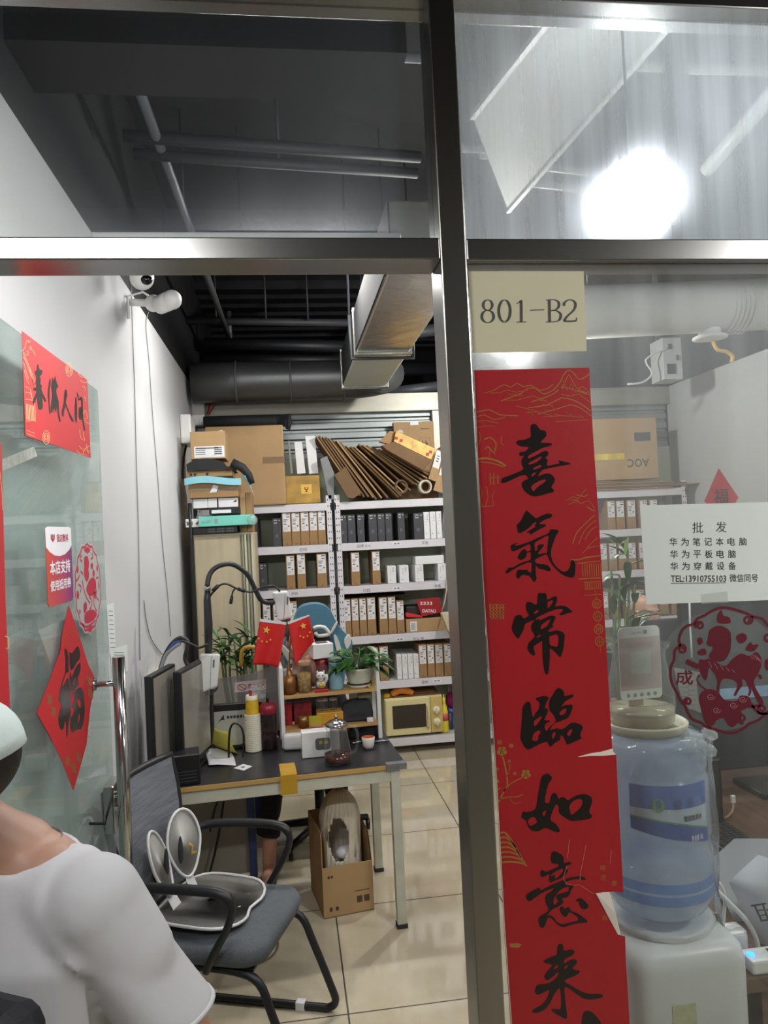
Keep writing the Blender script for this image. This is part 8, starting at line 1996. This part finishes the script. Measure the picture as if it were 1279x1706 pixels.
MB().tube([W3(.062*c_, .0+.062*s_, zn-.012-.05*max(0, s_)**1.4) for c_, s_ in cl_], .0022, 6, closed=True).build('necklace', mat('silver_chain', '#b9b4a8', .25, 1, var=0), t)
# trousers, shoes
m = MB(); m.loft([ell_ring(W3(0, 0, z), l, f, a, d) for z, a, d in ((hips-.16, .14, .11), (hips-.06, .165, .12), (hips+.04, .165, .115))])
for s in (-1, 1):
    hp = W3(s*.085, 0, hips-.05); kn = W3(s*.095, .02+.06*s, .44); an = W3(s*.09, -.04+.10*s, .12)
    caps(m, [hp, hp*.5+kn*.5, kn, an], [.095, .088, .072, .06])
remesh(m.build('trousers', mat('dark_trousers', '#23252b', .85, var=.1), t), .008, 5)
for s in (-1, 1):
    an = W3(s*.09, -.04+.10*s, .0)
    MB().loft([[an+f*(-.05+.24*i/6)+l*(w*math.cos(2*PI*k/14))+V(0, 0, max(.0, h*.5+h*.5*math.sin(2*PI*k/14))) for k in range(14)] for i, (w, h) in enumerate(((.02, .05), (.036, .085), (.038, .09), (.038, .075), (.042, .06), (.040, .045), (.02, .025)))]).build('shoe', M_whmetal, t)
# hair and cap
m = MB()
qh = lambda a, b, c_: hq(a, b, c_)
Mh = Matrix((hl, -hf, hu)).transposed()
m.ball(qh(0, .030, .028), (.080, .086, .080), 22, 16, M=Mh)
m.ball(qh(0, .060, .0), (.064, .044, .036), 18, 12, M=Mh)
for s in (-1, 1): m.ball(qh(s*.070, .030, .0), (.018, .045, .05), 12, 10, M=Mh)
remesh(m.build('hair', M_hair, t), .006, 4)
M_cap = mat('pale_mint_cap', '#cfdcd8', .8, var=.03, bump=.1, bscale=60)
m = MB(); vs = []
m.grid(lambda u, v: qh(.0835*math.cos(2*PI*u)*math.cos(v*PI/2), .020+.104*math.sin(2*PI*u)*math.cos(v*PI/2), .035+.085*math.sin(v*PI/2)), 28, 10)
m.grid(lambda u, v: qh(.0835*math.cos(2*PI*u)*(1-.0*v), .020+.104*math.sin(2*PI*u), .035-.018*v), 28, 1)
cap_ = m.build('cap', M_cap, t); sd = cap_.modifiers.new('solid', 'SOLIDIFY'); sd.thickness = .003
MB().grid(lambda u, v: qh((2*u-1)*.07*(1-.15*v*v), -.078-.07*v*math.sqrt(max(0, 1-(2*u-1)**2*.6)), .024-.012*v), 14, 6).build('peak', M_cap, cap_)
MB().ball(qh(0, .02, .121), .006, 10, 8).build('cap_button', M_cap, cap_)
# dark strap bag carried at the front
m = MB().box(-.07, .07, -.04, .04, -.28, 0, 0, Matrix.Translation(P(-22, 1668, 1.0)) @ Matrix((l, f, up)).transposed().to_4x4())
tb2 = solo(m, 'shoulder_bag', mat('black_nylon', '#1b1c22', .6, var=.1), 'dark bag carried in front of the white T-shirt at the bottom left', 'bag', None, .03)
# ---- seated people
def seated(label, loc, yaw, skin, top_m, leg_m, headz, feet=True, bald=False, lean=.05, arms='lap', knee_w=.14, torso_w=.19):
    f = V(math.sin(yaw), -math.cos(yaw), 0); l = V(-f.y, f.x, 0); up = V(0, 0, 1)
    G = V(loc[0], loc[1], 0); W3 = lambda a, b, z: G+l*a+f*b+V(0, 0, z)
    t = thing('person', label, 'person', (loc[0], loc[1], 0))
    m = MB(); hc = W3(0, lean+.02, headz-.115)
    q = head(m, hc, f, l, up, .98)
    zn = headz-.27
    caps(m, [hc-up*.07-f*.01, W3(0, lean-.02, zn)], [.052, .058])
    m.loft([ell_ring(W3(0, b, z), l, f, a, d) for z, a, d, b in ((.45, .16, .12, 0), (.56, .15, .115, 0), (.72, .14, .10, 0), (zn-.22, .16, .11, lean*.6), (zn-.08, .15, .085, lean*.8), (zn, .07, .055, lean-.02))])
    ts = MB(); ts.loft([ell_ring(W3(0, b, z), l, f, a, d) for z, a, d, b in ((.46, .175, .14, 0), (.58, .17, .13, 0), (.72, .165, .12, 0), (zn-.20, .180, .125, lean*.6), (zn-.07, .16, .095, lean*.8), (zn-.02, .10, .07, lean-.02))])
    tr = MB(); tr.loft([ell_ring(W3(0, b, z), l, f, a, d) for z, a, d, b in ((.44, .15, .12, 0), (.50, .175, .145, 0), (.58, .165, .13, 0))])
    feetp = []
    for s in (-1, 1):
        S = W3(s*.175, lean*.7, zn-.09); E = W3(s*.235, .08, zn-.34); Wr = W3(s*.13, .30, .66)
        caps(m, [S, S*.5+E*.5, E, E*.5+Wr*.5, Wr], [.052, .044, .038, .034, .026]); d = (Wr-E).normalized()
        hand(m, Wr+d*.01, d, l*-s, V(0, 0, -1), 1.0, .35)
        caps(ts, [W3(s*.08, lean*.8, zn-.10), S, S+(E-S)*.75], [.07, .066, .055])
        hp = W3(s*.09, 0, .53); kn = W3(s*knee_w, .42, .53); an = W3(s*knee_w*1.2, .44, .09)
        caps(m, [hp, kn, an], [.08, .055, .036]); caps(m, [an-V(0, 0, .03), an+f*.10-V(0, 0, .055), an+f*.16-V(0, 0, .06)], [.034, .032, .024])
        caps(tr, [hp, hp*.5+kn*.5, kn, kn*.45+an*.55+f*.0+V(0, 0, .05)], [.095, .085, .072, .058]); tr.cyl(kn*.45+an*.55, an+V(0, 0, .13), .060, .066, 14)
        feetp.append(an)
    b = m.build('body', skin, t); remesh(b, .007, 4)
    remesh(ts.build('top', top_m, t), .008, 5); remesh(tr.build('trousers', leg_m, t), .008, 4)
    eyes(t, q, .98)
    Mh = Matrix((l, -f, up)).transposed()
    hm = MB()
    if bald:
        for s in (-1, 1): hm.ball(q(s*.070, .045, .0), (.012, .045, .035), 12, 8, M=Mh)
        hm.ball(q(0, .085, -.005), (.06, .020, .038), 14, 8, M=Mh)
        remesh(hm.build('hair_fringe', mat('thin_hair', '#5d4c42', .8, var=.2), t), .005, 3)
    else:
        hm.ball(q(0, .026, .036), (.084, .094, .092), 20, 14, M=Mh); hm.ball(q(0, .06, -.03), (.07, .05, .06), 16, 10, M=Mh)
        remesh(hm.build('hair', M_hair, t), .006, 4)
    for an in feetp:
        MB().loft([[an+f*(-.045+.25*i/6)+l*(w*math.cos(2*PI*k/14))+V(0, 0, -an.z+max(.0, h*.5+h*.5*math.sin(2*PI*k/14))) for k in range(14)] for i, (w, h) in enumerate(((.02, .02), (.038, .03), (.04, .03), (.04, .035), (.045, .05), (.040, .04), (.02, .02)))]).build('sandal', mat('worn_sandal', '#5a4a3c', .6, var=.2), t)
    return t, q
hd = P(507, 1071, 4.42)
seated('person in black clothes sitting behind the red flags, legs under the table', (hd.x-.02, 4.50), -.06, M_skin2, M_blackcl, M_blackcl, hd.z+.115, knee_w=.165)
hd = P(1069, 1026, 4.25)
seated('bald person seated behind the lower black screen, only the brow showing', (hd.x, 4.29), .15, M_skin2, M_blackcl, M_blackcl, hd.z+.125, bald=True)
t = thing('office_chair', 'black office chair under the bald man behind the screens', 'chair', (hd.x, 4.33, 0))
MB().box(hd.x-.23, hd.x+.23, 4.08, 4.55, .36, .43).build('seat', M_blk_m, t, .03, 3)
MB().box(hd.x-.2, hd.x+.2, 4.50, 4.56, .5, 1.0).build('backrest', M_blk_m, t, .025, 3)
MB().cyl((hd.x, 4.33, .06), (hd.x, 4.33, .36), .03, None, 12).build('gas_post', M_blk, t)
for k in range(5):
    e = V(hd.x+.28*math.cos(2*PI*k/5), 4.33+.28*math.sin(2*PI*k/5), .05)
    MB().tube([(hd.x, 4.33, .09), e], [.024, .016], 8).ball(e-V(0, 0, .015), .03, 10, 8).build('leg', M_blk, t)
